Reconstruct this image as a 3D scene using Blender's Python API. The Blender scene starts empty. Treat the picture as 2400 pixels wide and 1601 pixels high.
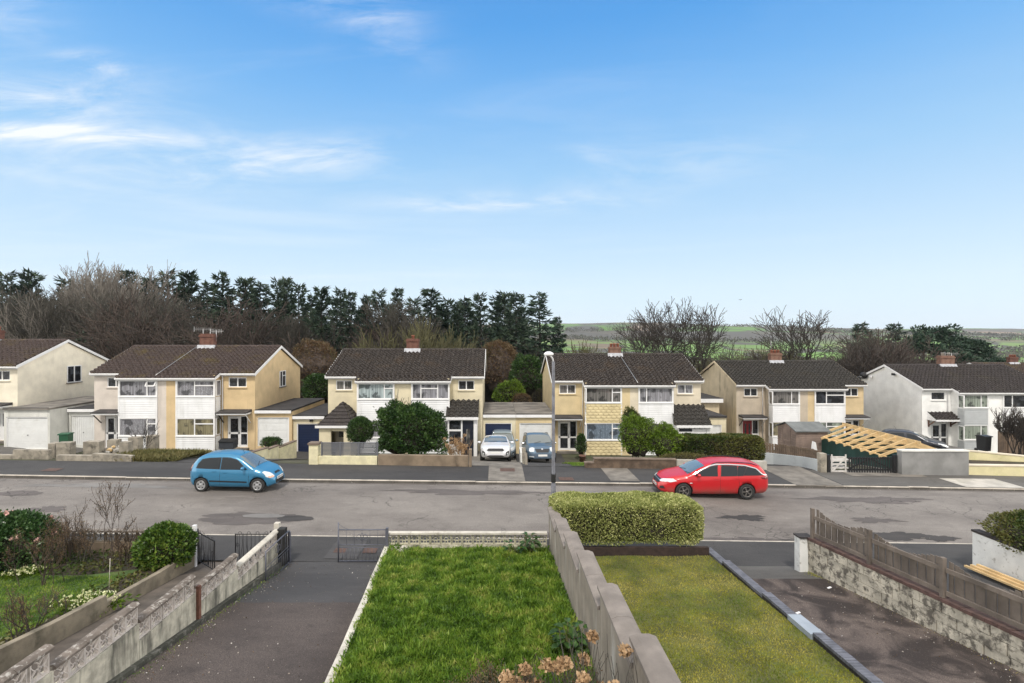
import bpy, bmesh, math, random
import numpy as np
from mathutils import Vector, Matrix
from mathutils.bvhtree import BVHTree
random.seed(7); RNG = np.random.default_rng(7)
R = math.radians
SC = bpy.context.scene; COL = SC.collection
# ------------------------------------------------------------------ camera
CAMZ = 6.5; F = 1200.0; VX = 1160.0; VY = 790.0      # photo is 2400x1601, focal 1200 px
cd = bpy.data.cameras.new('camera'); cam = bpy.data.objects.new('camera', cd); COL.objects.link(cam)
cam.location = (0, 0, CAMZ); cam.rotation_euler = (R(90), 0, 0)
cd.sensor_width = 36; cd.lens = 18; cd.shift_x = (1200 - VX) / 2400; cd.shift_y = (VY - 800.5) / 2400
cd.clip_end = 8000; cd.clip_start = 0.1
SC.camera = cam
# ------------------------------------------------------------------ sky and sun
SUN_EL, SUN_AZ = 56, 188       # azimuth clockwise from +Y (north): behind the camera, a bit to the left
w = bpy.data.worlds.new('World'); SC.world = w; w.use_nodes = True
nt = w.node_tree; nt.nodes.clear()
def wn(t, **k):
    n = nt.nodes.new(t)
    for a, b in k.items(): setattr(n, a, b)
    return n
wout = wn('ShaderNodeOutputWorld'); wbg = wn('ShaderNodeBackground')
sky = wn('ShaderNodeTexSky'); sky.sky_type = 'NISHITA'; sky.sun_disc = False
sky.sun_elevation = R(SUN_EL); sky.sun_rotation = R(SUN_AZ); sky.air_density = 1.0; sky.dust_density = 0.6; sky.ozone_density = 2.0
tc = wn('ShaderNodeTexCoord'); sep = wn('ShaderNodeSeparateXYZ'); nt.links.new(tc.outputs['Generated'], sep.inputs[0])
def wm(op, a, b=None, c=None):
    n = wn('ShaderNodeMath', operation=op)
    for i, v in enumerate((a, b, c)):
        if v is None: continue
        if isinstance(v, (int, float)): n.inputs[i].default_value = v
        else: nt.links.new(v, n.inputs[i])
    return n.outputs[0]
def wmix(f, a, b, bt='MIX'):
    n = wn('ShaderNodeMix', data_type='RGBA', blend_type=bt)
    for i, v in ((0, f), (6, a), (7, b)):
        if isinstance(v, (int, float)): n.inputs[i].default_value = v
        elif isinstance(v, tuple): n.inputs[i].default_value = (*v, 1)
        else: nt.links.new(v, n.inputs[i])
    return n.outputs[2]
# real sky colour: the Nishita sky graded toward the clear blue seen in the photograph
ramp = wn('ShaderNodeValToRGB'); nt.links.new(sep.outputs['Z'], ramp.inputs[0])
cr = ramp.color_ramp
SKYSTOPS = [(0.0, (0.80, 0.95, 1.08)), (0.09, (0.74, 0.91, 1.06)), (0.18, (0.58, 0.81, 1.03)), (0.30, (0.37, 0.67, 1.0)), (0.42, (0.20, 0.52, 0.97)), (0.52, (0.10, 0.40, 0.90)), (0.8, (0.05, 0.22, 0.66))]
while len(cr.elements) < len(SKYSTOPS): cr.elements.new(0.5)
for e, (p, c) in zip(cr.elements, SKYSTOPS): e.position = p; e.color = (*c, 1)
nish = wmix(1.0, sky.outputs[0], (0.10, 0.10, 0.10), 'MULTIPLY')
base = wmix(0.82, nish, ramp.outputs[0])
# wispy cirrus on a plane high above: direction / z
zz = wm('MAXIMUM', sep.outputs['Z'], 0.02)
px_ = wm('DIVIDE', sep.outputs['X'], wm('ADD', zz, 0.12)); py_ = wm('DIVIDE', sep.outputs['Y'], wm('ADD', zz, 0.12))
comb = wn('ShaderNodeCombineXYZ'); nt.links.new(px_, comb.inputs[0]); nt.links.new(py_, comb.inputs[1])
mp = wn('ShaderNodeMapping'); mp.inputs['Scale'].default_value = (0.55, 1.5, 1); mp.inputs['Location'].default_value = (1.3, 0.35, 0); mp.inputs['Rotation'].default_value = (0, 0, R(8))
nt.links.new(comb.outputs[0], mp.inputs[0])
nz = wn('ShaderNodeTexNoise'); nz.inputs['Scale'].default_value = 1.1; nz.inputs['Detail'].default_value = 9; nz.inputs['Roughness'].default_value = 0.62; nz.inputs['Distortion'].default_value = 0.9
nt.links.new(mp.outputs[0], nz.inputs['Vector'])
rm = wn('ShaderNodeMapRange'); rm.interpolation_type = 'SMOOTHSTEP'; rm.inputs[1].default_value = 0.50; rm.inputs[2].default_value = 0.80
nt.links.new(nz.outputs[0], rm.inputs[0])
lf = wn('ShaderNodeMapRange'); lf.inputs[1].default_value = 0.55; lf.inputs[2].default_value = -0.75; lf.inputs[3].default_value = 0.12; lf.inputs[4].default_value = 1.0
nt.links.new(sep.outputs['X'], lf.inputs[0])
cf = wm('MULTIPLY', wm('MULTIPLY', rm.outputs[0], lf.outputs[0]), 0.28)
# separate cirrus streaks, each at its own bearing and height above the horizon
ysafe = wm('MAXIMUM', sep.outputs['Y'], 0.05); cu = wm('DIVIDE', sep.outputs['X'], ysafe); cv = wm('DIVIDE', sep.outputs['Z'], ysafe)
cvec = wn('ShaderNodeCombineXYZ'); nt.links.new(cu, cvec.inputs[0]); nt.links.new(cv, cvec.inputs[1])
cmap = wn('ShaderNodeMapping'); cmap.inputs['Scale'].default_value = (2.2, 9.0, 1); cmap.inputs['Rotation'].default_value = (0, 0, R(-4)); nt.links.new(cvec.outputs[0], cmap.inputs[0])
cnz = wn('ShaderNodeTexNoise'); cnz.inputs['Scale'].default_value = 1.7; cnz.inputs['Detail'].default_value = 10; cnz.inputs['Roughness'].default_value = 0.66; cnz.inputs['Distortion'].default_value = 0.5; nt.links.new(cmap.outputs[0], cnz.inputs['Vector'])
csum = None
for (u0, v0, ru, rv, sl_, st_) in ((-.85, .40, .24, .018, -.05, 1.0), (-.98, .405, .30, .05, 0.0, .7), (-.55, .335, .36, .05, .02, .6), (-.38, .35, .16, .03, .12, .5), (.0, .262, .20, .018, .01, 1.0), (-.78, .535, .06, .018, -.1, 1.1), (-.22, .60, .10, .055, -.35, .35), (-.9, .475, .22, .05, 0.0, .55), (.35, .33, .22, .05, .15, .35), (-.98, .62, .12, .05, 0, .45), (.20, .36, .06, .02, 0, .3), (-.30, .645, .14, .03, -.1, .3)):
    du = wm('SUBTRACT', cu, u0); dv = wm('SUBTRACT', wm('SUBTRACT', cv, v0), wm('MULTIPLY', du, sl_))
    q = wm('ADD', wm('POWER', wm('ABSOLUTE', wm('DIVIDE', du, ru)), 2.0), wm('POWER', wm('ABSOLUTE', wm('DIVIDE', dv, rv)), 2.0))
    g_ = wm('MULTIPLY', wm('EXPONENT', wm('MULTIPLY', q, -1.0)), st_); csum = g_ if csum is None else wm('ADD', csum, g_)
crm = wn('ShaderNodeMapRange'); crm.interpolation_type = 'SMOOTHSTEP'; crm.inputs[1].default_value = 0.34; crm.inputs[2].default_value = 0.74; nt.links.new(cnz.outputs[0], crm.inputs[0])
cf = wm('MINIMUM', wm('ADD', cf, wm('MULTIPLY', csum, crm.outputs[0])), 0.95)
skyc = wmix(cf, base, (0.93, 0.96, 1.0))
# soft long streaks
mp2 = wn('ShaderNodeMapping'); mp2.inputs['Scale'].default_value = (1.1, 1.1, 15); nt.links.new(tc.outputs['Generated'], mp2.inputs[0])
nz2 = wn('ShaderNodeTexNoise'); nz2.inputs['Scale'].default_value = 1.6; nz2.inputs['Detail'].default_value = 5; nt.links.new(mp2.outputs[0], nz2.inputs['Vector'])
rm2 = wn('ShaderNodeMapRange'); rm2.interpolation_type = 'SMOOTHSTEP'; rm2.inputs[1].default_value = 0.52; rm2.inputs[2].default_value = 0.78; nt.links.new(nz2.outputs[0], rm2.inputs[0])
zl = wn('ShaderNodeMapRange'); zl.inputs[1].default_value = 0.45; zl.inputs[2].default_value = 0.12; nt.links.new(sep.outputs['Z'], zl.inputs[0])
skyc = wmix(wm('MULTIPLY', wm('MULTIPLY', wm('MULTIPLY', rm2.outputs[0], zl.outputs[0]), lf.outputs[0]), 0.35), skyc, (0.93, 0.97, 1.0))
# bright cloud added out of view, overhead, behind and beside, as soft fill light
up = wn('ShaderNodeMapRange'); up.interpolation_type = 'SMOOTHSTEP'; up.inputs[1].default_value = 0.60; up.inputs[2].default_value = 0.78; nt.links.new(sep.outputs['Z'], up.inputs[0])
bk = wn('ShaderNodeMapRange'); bk.interpolation_type = 'SMOOTHSTEP'; bk.inputs[1].default_value = 0.15; bk.inputs[2].default_value = -0.35; nt.links.new(sep.outputs['Y'], bk.inputs[0])
sx_ = wn('ShaderNodeMapRange'); sx_.interpolation_type = 'SMOOTHSTEP'; sx_.inputs[1].default_value = 0.73; sx_.inputs[2].default_value = 0.84; nt.links.new(wm('ABSOLUTE', sep.outputs['X']), sx_.inputs[0])
cn = wn('ShaderNodeTexNoise'); cn.inputs['Scale'].default_value = 2.5; cn.inputs['Detail'].default_value = 6; nt.links.new(tc.outputs['Generated'], cn.inputs['Vector'])
cc = wmix(cn.outputs[0], (0.80, 0.80, 0.81), (1.40, 1.33, 1.24))
cc = wmix(sx_.outputs[0], cc, (3.5, 3.35, 3.1))  # unseen side cloud, brighter still to fill the gable walls
skyc = wmix(wm('MULTIPLY', wm('MAXIMUM', sx_.outputs[0], wm('MAXIMUM', up.outputs[0], bk.outputs[0])), 0.95), skyc, cc)
nt.links.new(skyc, wbg.inputs['Color']); wbg.inputs['Strength'].default_value = 1.0
nt.links.new(wbg.outputs[0], wout.inputs[0])
sd = bpy.data.lights.new('sun', 'SUN'); sun = bpy.data.objects.new('sun', sd); COL.objects.link(sun)
sd.energy = 2.7; sd.angle = R(7); sd.color = (1.0, 0.94, 0.86)
a, e = R(SUN_AZ), R(SUN_EL)
sv = Vector((math.sin(a) * math.cos(e), math.cos(a) * math.cos(e), math.sin(e)))
sun.rotation_euler = sv.to_track_quat('Z', 'Y').to_euler()
SC.view_settings.view_transform = 'Standard'; SC.view_settings.look = 'None'
SC.view_settings.exposure = 0.08; SC.view_settings.gamma = 1.0; SC.view_settings.use_curve_mapping = False
SC.render.engine = 'CYCLES'
# ------------------------------------------------------------------ helpers
def X(px, Y): return (px - VX) * Y / F
def Z(py, Y): return CAMZ - (py - VY) * Y / F
def mesh_obj(name, me, parent=None, mats=()):
    o = bpy.data.objects.new(name, me); COL.objects.link(o)
    for m in mats: me.materials.append(m)
    if parent is not None: o.parent = parent
    return o
def tag(o, label=None, cat=None, group=None, kind=None):
    if label: o['label'] = label
    if cat: o['category'] = cat
    if group: o['group'] = group
    if kind: o['kind'] = kind
    return o
def thing(name, label, cat, loc=(0, 0, 0), rz=0, group=None):
    o = bpy.data.objects.new(name, None); COL.objects.link(o); o.location = loc; o.rotation_euler = (0, 0, rz); o.empty_display_size = 0.3
    return tag(o, label, cat, group)
def copy_tree(o, parent=None):
    c = o.copy(); COL.objects.link(c); c.parent = parent
    for ch in list(o.children): copy_tree(ch, c)
    return c
class MB:
    """collects geometry for ONE mesh object"""
    def __init__(s): s.v = []; s.f = []; s.mi = []; s.m = 0; s.T = None; s.sm = []
    def _v(s, p):
        p = Vector(p)
        if s.T is not None: p = s.T @ p
        s.v.append(p); return len(s.v) - 1
    def face(s, pts, smooth=False):
        s.f.append([s._v(p) for p in pts]); s.mi.append(s.m); s.sm.append(smooth)
    def fi(s, idx, smooth=False): s.f.append(list(idx)); s.mi.append(s.m); s.sm.append(smooth)
    def box(s, x0, x1, y0, y1, z0, z1):
        i = [s._v(p) for p in ((x0,y0,z0),(x1,y0,z0),(x1,y1,z0),(x0,y1,z0),(x0,y0,z1),(x1,y0,z1),(x1,y1,z1),(x0,y1,z1))]
        for q in ((0,3,2,1),(4,5,6,7),(0,1,5,4),(1,2,6,5),(2,3,7,6),(3,0,4,7)): s.fi([i[k] for k in q])
        return s
    def bar(s, p, q, wd, ht, up=(0, 0, 1)):
        p, q, up = Vector(p), Vector(q), Vector(up); d = (q - p).normalized(); sd_ = d.cross(up)
        if sd_.length < 1e-4: sd_ = d.cross(Vector((1, 0, 0)))
        sd_.normalize(); u = sd_.cross(d).normalized(); a = sd_ * wd / 2; b = u * ht / 2
        i = [s._v(x) for x in (p-a-b, p+a-b, p+a+b, p-a+b, q-a-b, q+a-b, q+a+b, q-a+b)]
        for k in ((0,1,2,3),(7,6,5,4),(0,4,5,1),(1,5,6,2),(2,6,7,3),(3,7,4,0)): s.fi([i[j] for j in k])
        return s
    def tube(s, pts, rad, n=6, cap=True, smooth=True):
        pts = [Vector(p) for p in pts]; rings = []
        if not hasattr(rad, '__len__'): rad = [rad] * len(pts)
        prev = None
        for k, p in enumerate(pts):
            d = (pts[min(k+1, len(pts)-1)] - pts[max(k-1, 0)]).normalized()
            if prev is None: a = d.orthogonal().normalized()
            else:
                a = prev - d * prev.dot(d)
                a = a.normalized() if a.length > 1e-5 else d.orthogonal().normalized()
            prev = a; b = d.cross(a)
            rings.append([s._v(p + (a * math.cos(t) + b * math.sin(t)) * rad[k]) for t in [2*math.pi*j/n for j in range(n)]])
        for k in range(len(rings)-1):
            for j in range(n): s.fi((rings[k][j], rings[k][(j+1)%n], rings[k+1][(j+1)%n], rings[k+1][j]), smooth)
        if cap: s.fi(rings[0][::-1]); s.fi(rings[-1])
        return s
    def ring(s, c, u, v, ru, rv, r, n=14, k=4):
        c, u, v = Vector(c), Vector(u), Vector(v)
        pts = [c + u * ru * math.cos(2*math.pi*i/n) + v * rv * math.sin(2*math.pi*i/n) for i in range(n+1)]
        return s.tube(pts, r, k, False)
    def prism(s, poly, axis, a, b):
        """poly in the two other axes (in x,y,z order), extruded along axis from a to b"""
        def mk(p, t):
            return {'x': (t, p[0], p[1]), 'y': (p[0], t, p[1]), 'z': (p[0], p[1], t)}[axis]
        A = [s._v(mk(p, a)) for p in poly]; B = [s._v(mk(p, b)) for p in poly]; n = len(poly)
        s.fi(A[::-1]); s.fi(B)
        for i in range(n): s.fi((A[i], A[(i+1)%n], B[(i+1)%n], B[i]))
        return s
    def grid(s, fn, nu, nv, smooth=True):
        ids = [[s._v(fn(i/nu, j/nv)) for j in range(nv+1)] for i in range(nu+1)]
        for i in range(nu):
            for j in range(nv): s.fi((ids[i][j], ids[i+1][j], ids[i+1][j+1], ids[i][j+1]), smooth)
        return s
    def lathe(s, prof, c=(0,0,0), n=20, axis='z', smooth=True):
        rings = []
        for r, h in prof:
            rg = []
            for j in range(n):
                t = 2*math.pi*j/n
                if axis == 'z': q = (c[0]+r*math.cos(t), c[1]+r*math.sin(t), c[2]+h)
                elif axis == 'y': q = (c[0]+r*math.cos(t), c[1]+h, c[2]+r*math.sin(t))
                else: q = (c[0]+h, c[1]+r*math.cos(t), c[2]+r*math.sin(t))
                rg.append(s._v(q))
            rings.append(rg)
        for k in range(len(rings)-1):
            for j in range(n): s.fi((rings[k][j], rings[k][(j+1)%n], rings[k+1][(j+1)%n], rings[k+1][j]), smooth)
        return s
    def build(s, name, mats, parent=None, fixn=True):
        me = bpy.data.meshes.new(name)
        me.from_pydata([tuple(p) for p in s.v], [], s.f)
        if not isinstance(mats, (list, tuple)): mats = [mats]
        o = mesh_obj(name, me, parent, mats)
        me.polygons.foreach_set('material_index', s.mi); me.polygons.foreach_set('use_smooth', s.sm)
        if fixn:
            bm = bmesh.new(); bm.from_mesh(me); bmesh.ops.recalc_face_normals(bm, faces=bm.faces); bm.to_mesh(me); bm.free()
        me.update(); return o
def tri_mesh(name, V, mats, parent=None, mi=None, nv=3):
    """V: (n,nv,3) array -> n separate triangles / quads"""
    n = V.shape[0]; me = bpy.data.meshes.new(name)
    me.vertices.add(n*nv); me.vertices.foreach_set('co', V.reshape(-1).astype(np.float32))
    me.loops.add(n*nv); me.loops.foreach_set('vertex_index', np.arange(n*nv, dtype=np.int32))
    me.polygons.add(n); me.polygons.foreach_set('loop_start', np.arange(0, n*nv, nv, dtype=np.int32))
    if mi is not None: me.polygons.foreach_set('material_index', mi.astype(np.int32))
    me.update(calc_edges=True)
    return mesh_obj(name, me, parent, mats)
# ------------------------------------------------------------------ materials
MATS = {}
class NT:
    def __init__(s, name):
        s.m = bpy.data.materials.new(name); s.m.use_nodes = True; s.t = s.m.node_tree; s.t.nodes.clear()
        s.out = s.n('ShaderNodeOutputMaterial'); s.b = s.n('ShaderNodeBsdfPrincipled'); s.l(s.b.outputs[0], s.out.inputs[0])
        s.co = s.n('ShaderNodeTexCoord').outputs['Object']
    def n(s, t, **k):
        x = s.t.nodes.new(t)
        for a, b in k.items(): setattr(x, a, b)
        return x
    def l(s, a, b): s.t.links.new(a, b)
    def put(s, sock, v):
        if isinstance(v, (int, float)): sock.default_value = v
        elif isinstance(v, tuple): sock.default_value = (*v, 1) if len(v) == 3 and sock.type == 'RGBA' else v
        else: s.l(v, sock)
    def noise(s, sc, det=4, rough=0.55, dist=0, vec=None, stretch=None):
        x = s.n('ShaderNodeTexNoise'); x.inputs['Scale'].default_value = sc; x.inputs['Detail'].default_value = det
        x.inputs['Roughness'].default_value = rough; x.inputs['Distortion'].default_value = dist
        v = vec or s.co
        if stretch:
            mp = s.n('ShaderNodeMapping'); mp.inputs['Scale'].default_value = stretch; s.l(v, mp.inputs[0]); v = mp.outputs[0]
        s.l(v, x.inputs['Vector']); return x.outputs[0]
    def rng(s, v, a, b, c=0.0, d=1.0, smooth=True):
        x = s.n('ShaderNodeMapRange')
        if smooth: x.interpolation_type = 'SMOOTHSTEP'
        s.put(x.inputs[0], v)
        for i, q in enumerate((a, b, c, d)): x.inputs[i+1].default_value = q
        return x.outputs[0]
    def mix(s, f, a, b, bt='MIX'):
        x = s.n('ShaderNodeMix', data_type='RGBA', blend_type=bt); s.put(x.inputs[0], f); s.put(x.inputs[6], a); s.put(x.inputs[7], b); return x.outputs[2]
    def math(s, op, a, b=None):
        x = s.n('ShaderNodeMath', operation=op); s.put(x.inputs[0], a)
        if b is not None: s.put(x.inputs[1], b)
        return x.outputs[0]
    def vor(s, sc, feat='F1', stretch=None, rand=1.0):
        x = s.n('ShaderNodeTexVoronoi', feature=feat); x.inputs['Scale'].default_value = sc; x.inputs['Randomness'].default_value = rand
        v = s.co
        if stretch:
            mp = s.n('ShaderNodeMapping'); mp.inputs['Scale'].default_value = stretch; s.l(v, mp.inputs[0]); v = mp.outputs[0]
        s.l(v, x.inputs['Vector']); return x
    def bump(s, h, st, dist=0.02):
        x = s.n('ShaderNodeBump'); x.inputs['Strength'].default_value = st; x.inputs['Distance'].default_value = dist; s.l(h, x.inputs['Height']); s.l(x.outputs[0], s.b.inputs['Normal'])
    def fin(s, col, rough=0.8, **k):
        s.put(s.b.inputs['Base Color'], col); s.put(s.b.inputs['Roughness'], rough)
        for a, v in k.items(): s.put(s.b.inputs[a.replace('_', ' ')], v)
        return s.m
def plain(name, c, rough=0.6, **k):
    return NT(name).fin(c, rough, **k)
def rough_mat(name, c, var=0.25, sc=3.0, rough=0.85, bump=0.25, bsc=60, stain=None, st_amt=0.5, st_sc=1.2, vert=False, stlo=0.5, sthi=0.75):
    t = NT(name); n = t.noise(sc, 6)
    c2 = tuple(x * (1 - var) for x in c); c3 = tuple(min(1, x * (1 + var * 0.6)) for x in c)
    col = t.mix(t.rng(n, 0.3, 0.7), c2, c3)
    if stain:
        n2 = t.noise(st_sc, 8, 0.65, 0.3, stretch=(1, 1, 0.12) if vert else None)
        col = t.mix(t.math('MULTIPLY', t.rng(n2, stlo, sthi), st_amt), col, stain)
    n3 = t.noise(bsc, 3); t.bump(n3, bump, 0.01)
    return t.fin(col, rough)
def leaf_mat(name, cols, rough=0.55, patch=1.2, pamt=0.45, trans=0.12, spec=0.3):
    """colour varies per leaf (island) and in clumps"""
    t = NT(name); g = t.n('ShaderNodeNewGeometry'); rp = t.n('ShaderNodeValToRGB'); e = rp.color_ramp
    while len(e.elements) < len(cols): e.elements.new(0.5)
    for i, c in enumerate(cols): e.elements[i].position = i / max(1, len(cols) - 1); e.elements[i].color = (*c, 1)
    n = t.noise(patch, 4); v = t.math('ADD', t.math('MULTIPLY', g.outputs['Random Per Island'], 1 - pamt), t.math('MULTIPLY', t.rng(n, 0.3, 0.7), pamt))
    t.l(v, rp.inputs[0]); t.fin(rp.outputs[0], rough, Specular_IOR_Level=spec)
    if trans:
        tr = t.n('ShaderNodeBsdfTranslucent'); t.l(rp.outputs[0], tr.inputs[0]); ms = t.n('ShaderNodeMixShader'); ms.inputs[0].default_value = trans
        t.l(t.b.outputs[0], ms.inputs[1]); t.l(tr.outputs[0], ms.inputs[2]); t.l(ms.outputs[0], t.out.inputs[0])
    return t.m
def road_mat(name, c, c2, speck=0.5, crack=0.0, wet=0.0, patch=0.35):
    t = NT(name); n = t.noise(0.35, 8, 0.6, stretch=(0.45, 1, 1)); col = t.mix(t.rng(n, 0.35, 0.65), c, c2)
    n2 = t.noise(1.4, 7, 0.65); col = t.mix(t.math('MULTIPLY', t.rng(n2, 0.5, 0.72), patch), col, tuple(x * 0.6 for x in c))
    n5 = t.noise(2.6, 8, 0.7, 0.6, stretch=(0.25, 1, 1)); col = t.mix(t.math('MULTIPLY', t.rng(n5, 0.48, 0.7), 0.3), col, tuple(min(1, x * 1.45) for x in c2))
    v = t.vor(22); col = t.mix(t.math('MULTIPLY', t.rng(v.outputs['Distance'], 0.3, 0.05), speck * 0.55), col, tuple(min(1, x * 2.2) for x in c2))
    g = t.noise(70, 2); col = t.mix(t.math('MULTIPLY', t.rng(g, 0.4, 0.62), speck), col, tuple(x * 0.55 for x in c))
    if crack:
        e = t.vor(0.75, 'DISTANCE_TO_EDGE', (0.6, 1, 1)); e.inputs['Scale'].default_value = 1.1
        mp = t.n('ShaderNodeVectorMath', operation='ADD'); nn = t.n('ShaderNodeTexNoise'); nn.inputs['Scale'].default_value = 1.5; nn.inputs['Detail'].default_value = 6
        t.l(t.co, nn.inputs['Vector']); t.l(t.co, mp.inputs[0]); t.l(nn.outputs[1], mp.inputs[1]); t.l(mp.outputs[0], e.inputs['Vector'])
        ck = t.rng(e.outputs['Distance'], 0.032, 0.0); mk = t.rng(t.noise(0.28, 3), 0.50, 0.60)
        col = t.mix(t.math('MULTIPLY', t.math('MULTIPLY', ck, mk), crack), col, (0.02, 0.018, 0.016))
    t.bump(g, 0.35, 0.01); return t.fin(col, 0.9 - wet)
# ------------------------------------------------------------------ material library
M = {}
M['road'] = road_mat('asphalt_road', (0.135, 0.12, 0.11), (0.235, 0.215, 0.195), 0.6, 0.6)
M['pave'] = road_mat('asphalt_pavement', (0.034, 0.033, 0.034), (0.062, 0.060, 0.059), 0.6, 0.4)
M['pave_old'] = road_mat('asphalt_pavement_worn', (0.085, 0.08, 0.075), (0.12, 0.115, 0.105), 0.4, 0.3)
M['patch'] = road_mat('asphalt_patch', (0.03, 0.028, 0.028), (0.055, 0.05, 0.048), 0.3, 0.0)
M['drive_dark'] = road_mat('asphalt_dark', (0.045, 0.044, 0.046), (0.075, 0.072, 0.072), 0.4, 0)
M['drive_brown'] = road_mat('asphalt_brown', (0.050, 0.039, 0.035), (0.112, 0.090, 0.079), 0.8, 0, 0, 0.6)
M['drive_wet0'] = road_mat('asphalt_brown_stained', (0.042, 0.030, 0.026), (0.15, 0.115, 0.10), 0.75, 0, 0.15, 0.95)
t = NT('drive_stained'); n1 = t.noise(0.9, 8, 0.6, 1.1); n2 = t.noise(2.6, 6, 0.65, 0.8, stretch=(1, .5, 1)); col = t.mix(t.rng(n1, .40, .60), (.034, .025, .022), (.155, .122, .105)); col = t.mix(t.math('MULTIPLY', t.rng(n2, .5, .66), .65), col, (.05, .036, .031))
v = t.vor(26); col = t.mix(t.math('MULTIPLY', t.rng(v.outputs['Distance'], .26, .05), .35), col, (.3, .26, .23)); g = t.noise(75, 2); col = t.mix(t.math('MULTIPLY', t.rng(g, .42, .6), .6), col, (.02, .015, .013)); t.bump(g, .4, .01); M['drive_wet'] = t.fin(col, .85)
M['concrete'] = rough_mat('concrete', (0.17, 0.155, 0.135), 0.3, 2, 0.9, 0.3, 50, (0.07, 0.065, 0.055), 0.7)
M['concrete_lt'] = rough_mat('concrete_light', (0.42, 0.40, 0.36), 0.2, 2, 0.9, 0.2, 50, (0.14, 0.15, 0.09), 0.5)
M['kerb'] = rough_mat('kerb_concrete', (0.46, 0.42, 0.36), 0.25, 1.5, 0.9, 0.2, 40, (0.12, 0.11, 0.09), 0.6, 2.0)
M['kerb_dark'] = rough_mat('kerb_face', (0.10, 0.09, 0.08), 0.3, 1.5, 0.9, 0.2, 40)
M['iron_cover'] = rough_mat('iron_cover', (0.09, 0.05, 0.035), 0.3, 9, 0.7, 0.3, 60)
M['ground'] = rough_mat('ground_soil', (0.06, 0.06, 0.035), 0.4, 0.6, 0.95, 0.5, 12, (0.05, 0.09, 0.02), 0.8, 0.4)
M['soil'] = rough_mat('soil', (0.045, 0.034, 0.022), 0.4, 5, 0.95, 0.6, 25, (0.05, 0.08, 0.02), 0.6, 2.0)
M['turf'] = rough_mat('turf_base', (0.055, 0.10, 0.018), 0.4, 2.5, 0.95, 0.6, 30, (0.10, 0.10, 0.03), 0.6, 1.5)
M['turf_dry'] = rough_mat('turf_yellow', (0.10, 0.105, 0.03), 0.35, 1.6, 0.95, 0.6, 30, (0.10, 0.14, 0.02), 0.8, 0.9)

def lerp(a, b, t): return a + (b - a) * t
def cl(t): return max(0.0, min(1.0, t))
def zroad(x): return -0.012 * max(-70, min(70, x))
KY = 22.6; NY = 16.35            # far kerb line, near kerb line
def ykerb(x):                    # the far kerb swings slightly
    return KY - 0.006 * x + 0.10 * math.sin(x * 0.13)
def zpav(x): return zroad(x) + 0.12
FLX = [-70, -31.7, -27, -16, -11.3, -0.8, 4.1, 14.5, 19.5, 29.7, 34.9, 70]
FLZ = [-0.2, -0.53, -0.98, -0.98, -1.25, -1.25, -1.64, -1.64, -2.43, -2.43, -2.79, -3.0]
def zfloor(x): return float(np.interp(x, FLX, FLZ))
def gfar(x, y):
    ye = float(np.interp(x, [-60, 14, 19, 70], [32.5, 33.5, 38.5, 39.5])); t = cl((y - 25.3) / (ye - 25.3)); t = t * t * (3 - 2 * t) * 0.5 + t * 0.5
    return lerp(zpav(x), zfloor(x) - 0.02, t)
def hillz(x, y):
    d = y
    z = float(np.interp(d, [48, 60, 90, 200, 400, 600, 900, 1300, 1700, 2100, 2600], [-2.6, -5.5, -10, -17, -18, -12, 3, 24, 45, 48, 20]))
    k = cl((d - 150) / 1200)
    z += k * (7 * math.sin(x / 410 + 0.6) + 5 * math.sin(x / 190 + d / 300) + 3 * math.sin(x / 90 + 2) * math.sin(d / 120)) - k * x * 0.006
    return z
def gz(x, y):
    if y < 14.5: return -0.14 + 0.045 * (14.5 - y)
    if y < 25.3: return zroad(x) - 0.06
    if y < 48: return gfar(x, y) - 0.02
    t = cl((y - 48) / 12); return lerp(gfar(x, 48) - 0.02, min(hillz(x, max(y, 60)), hillz(x, 60)) if y < 60 else hillz(x, y), t)
# ground: one sheet out to the horizon
ys = list(np.arange(-2, 14.5, 2)) + [14.5, 16, 20, 25.29, 25.31, 26, 27, 28, 29, 30, 31, 32, 33, 34, 36, 38, 40, 44, 48, 50, 53, 56, 60, 66, 75, 90]
b = MB()
for y in list(ys): pass
def sheet(mb, xs, yy, fn):
    ids = [[mb._v((x, y, fn(x, y))) for y in yy] for x in xs]
    for i in range(len(xs)-1):
        for j in range(len(yy)-1): mb.fi((ids[i][j], ids[i+1][j], ids[i+1][j+1], ids[i][j+1]), True)
    return mb
GX = sorted(set(list(np.arange(-110, 111, 5.0)) + FLX))
sheet(b, GX, ys, gz); tag(b.build('ground', M['ground'], fixn=False), kind='structure')
# field colours for the far slopes
t = NT('field_patchwork')
mp = t.n('ShaderNodeMapping'); mp.inputs['Scale'].default_value = (1, 0.62, 0.0); mp.inputs['Rotation'].default_value = (0, 0, R(12)); t.l(t.co, mp.inputs[0])
wv = t.n('ShaderNodeTexNoise'); wv.inputs['Scale'].default_value = 0.012; t.l(t.co, wv.inputs['Vector'])
ad = t.n('ShaderNodeVectorMath', operation='MULTIPLY_ADD'); t.l(wv.outputs[1], ad.inputs[0]); ad.inputs[1].default_value = (60, 60, 0); t.l(mp.outputs[0], ad.inputs[2])
vo = t.n('ShaderNodeTexVoronoi'); vo.inputs['Scale'].default_value = 0.0085; t.l(ad.outputs[0], vo.inputs['Vector'])
sp = t.n('ShaderNodeSeparateColor'); t.l(vo.outputs['Color'], sp.inputs[0])
rp = t.n('ShaderNodeValToRGB'); rp.color_ramp.interpolation = 'CONSTANT'; e = rp.color_ramp
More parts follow.
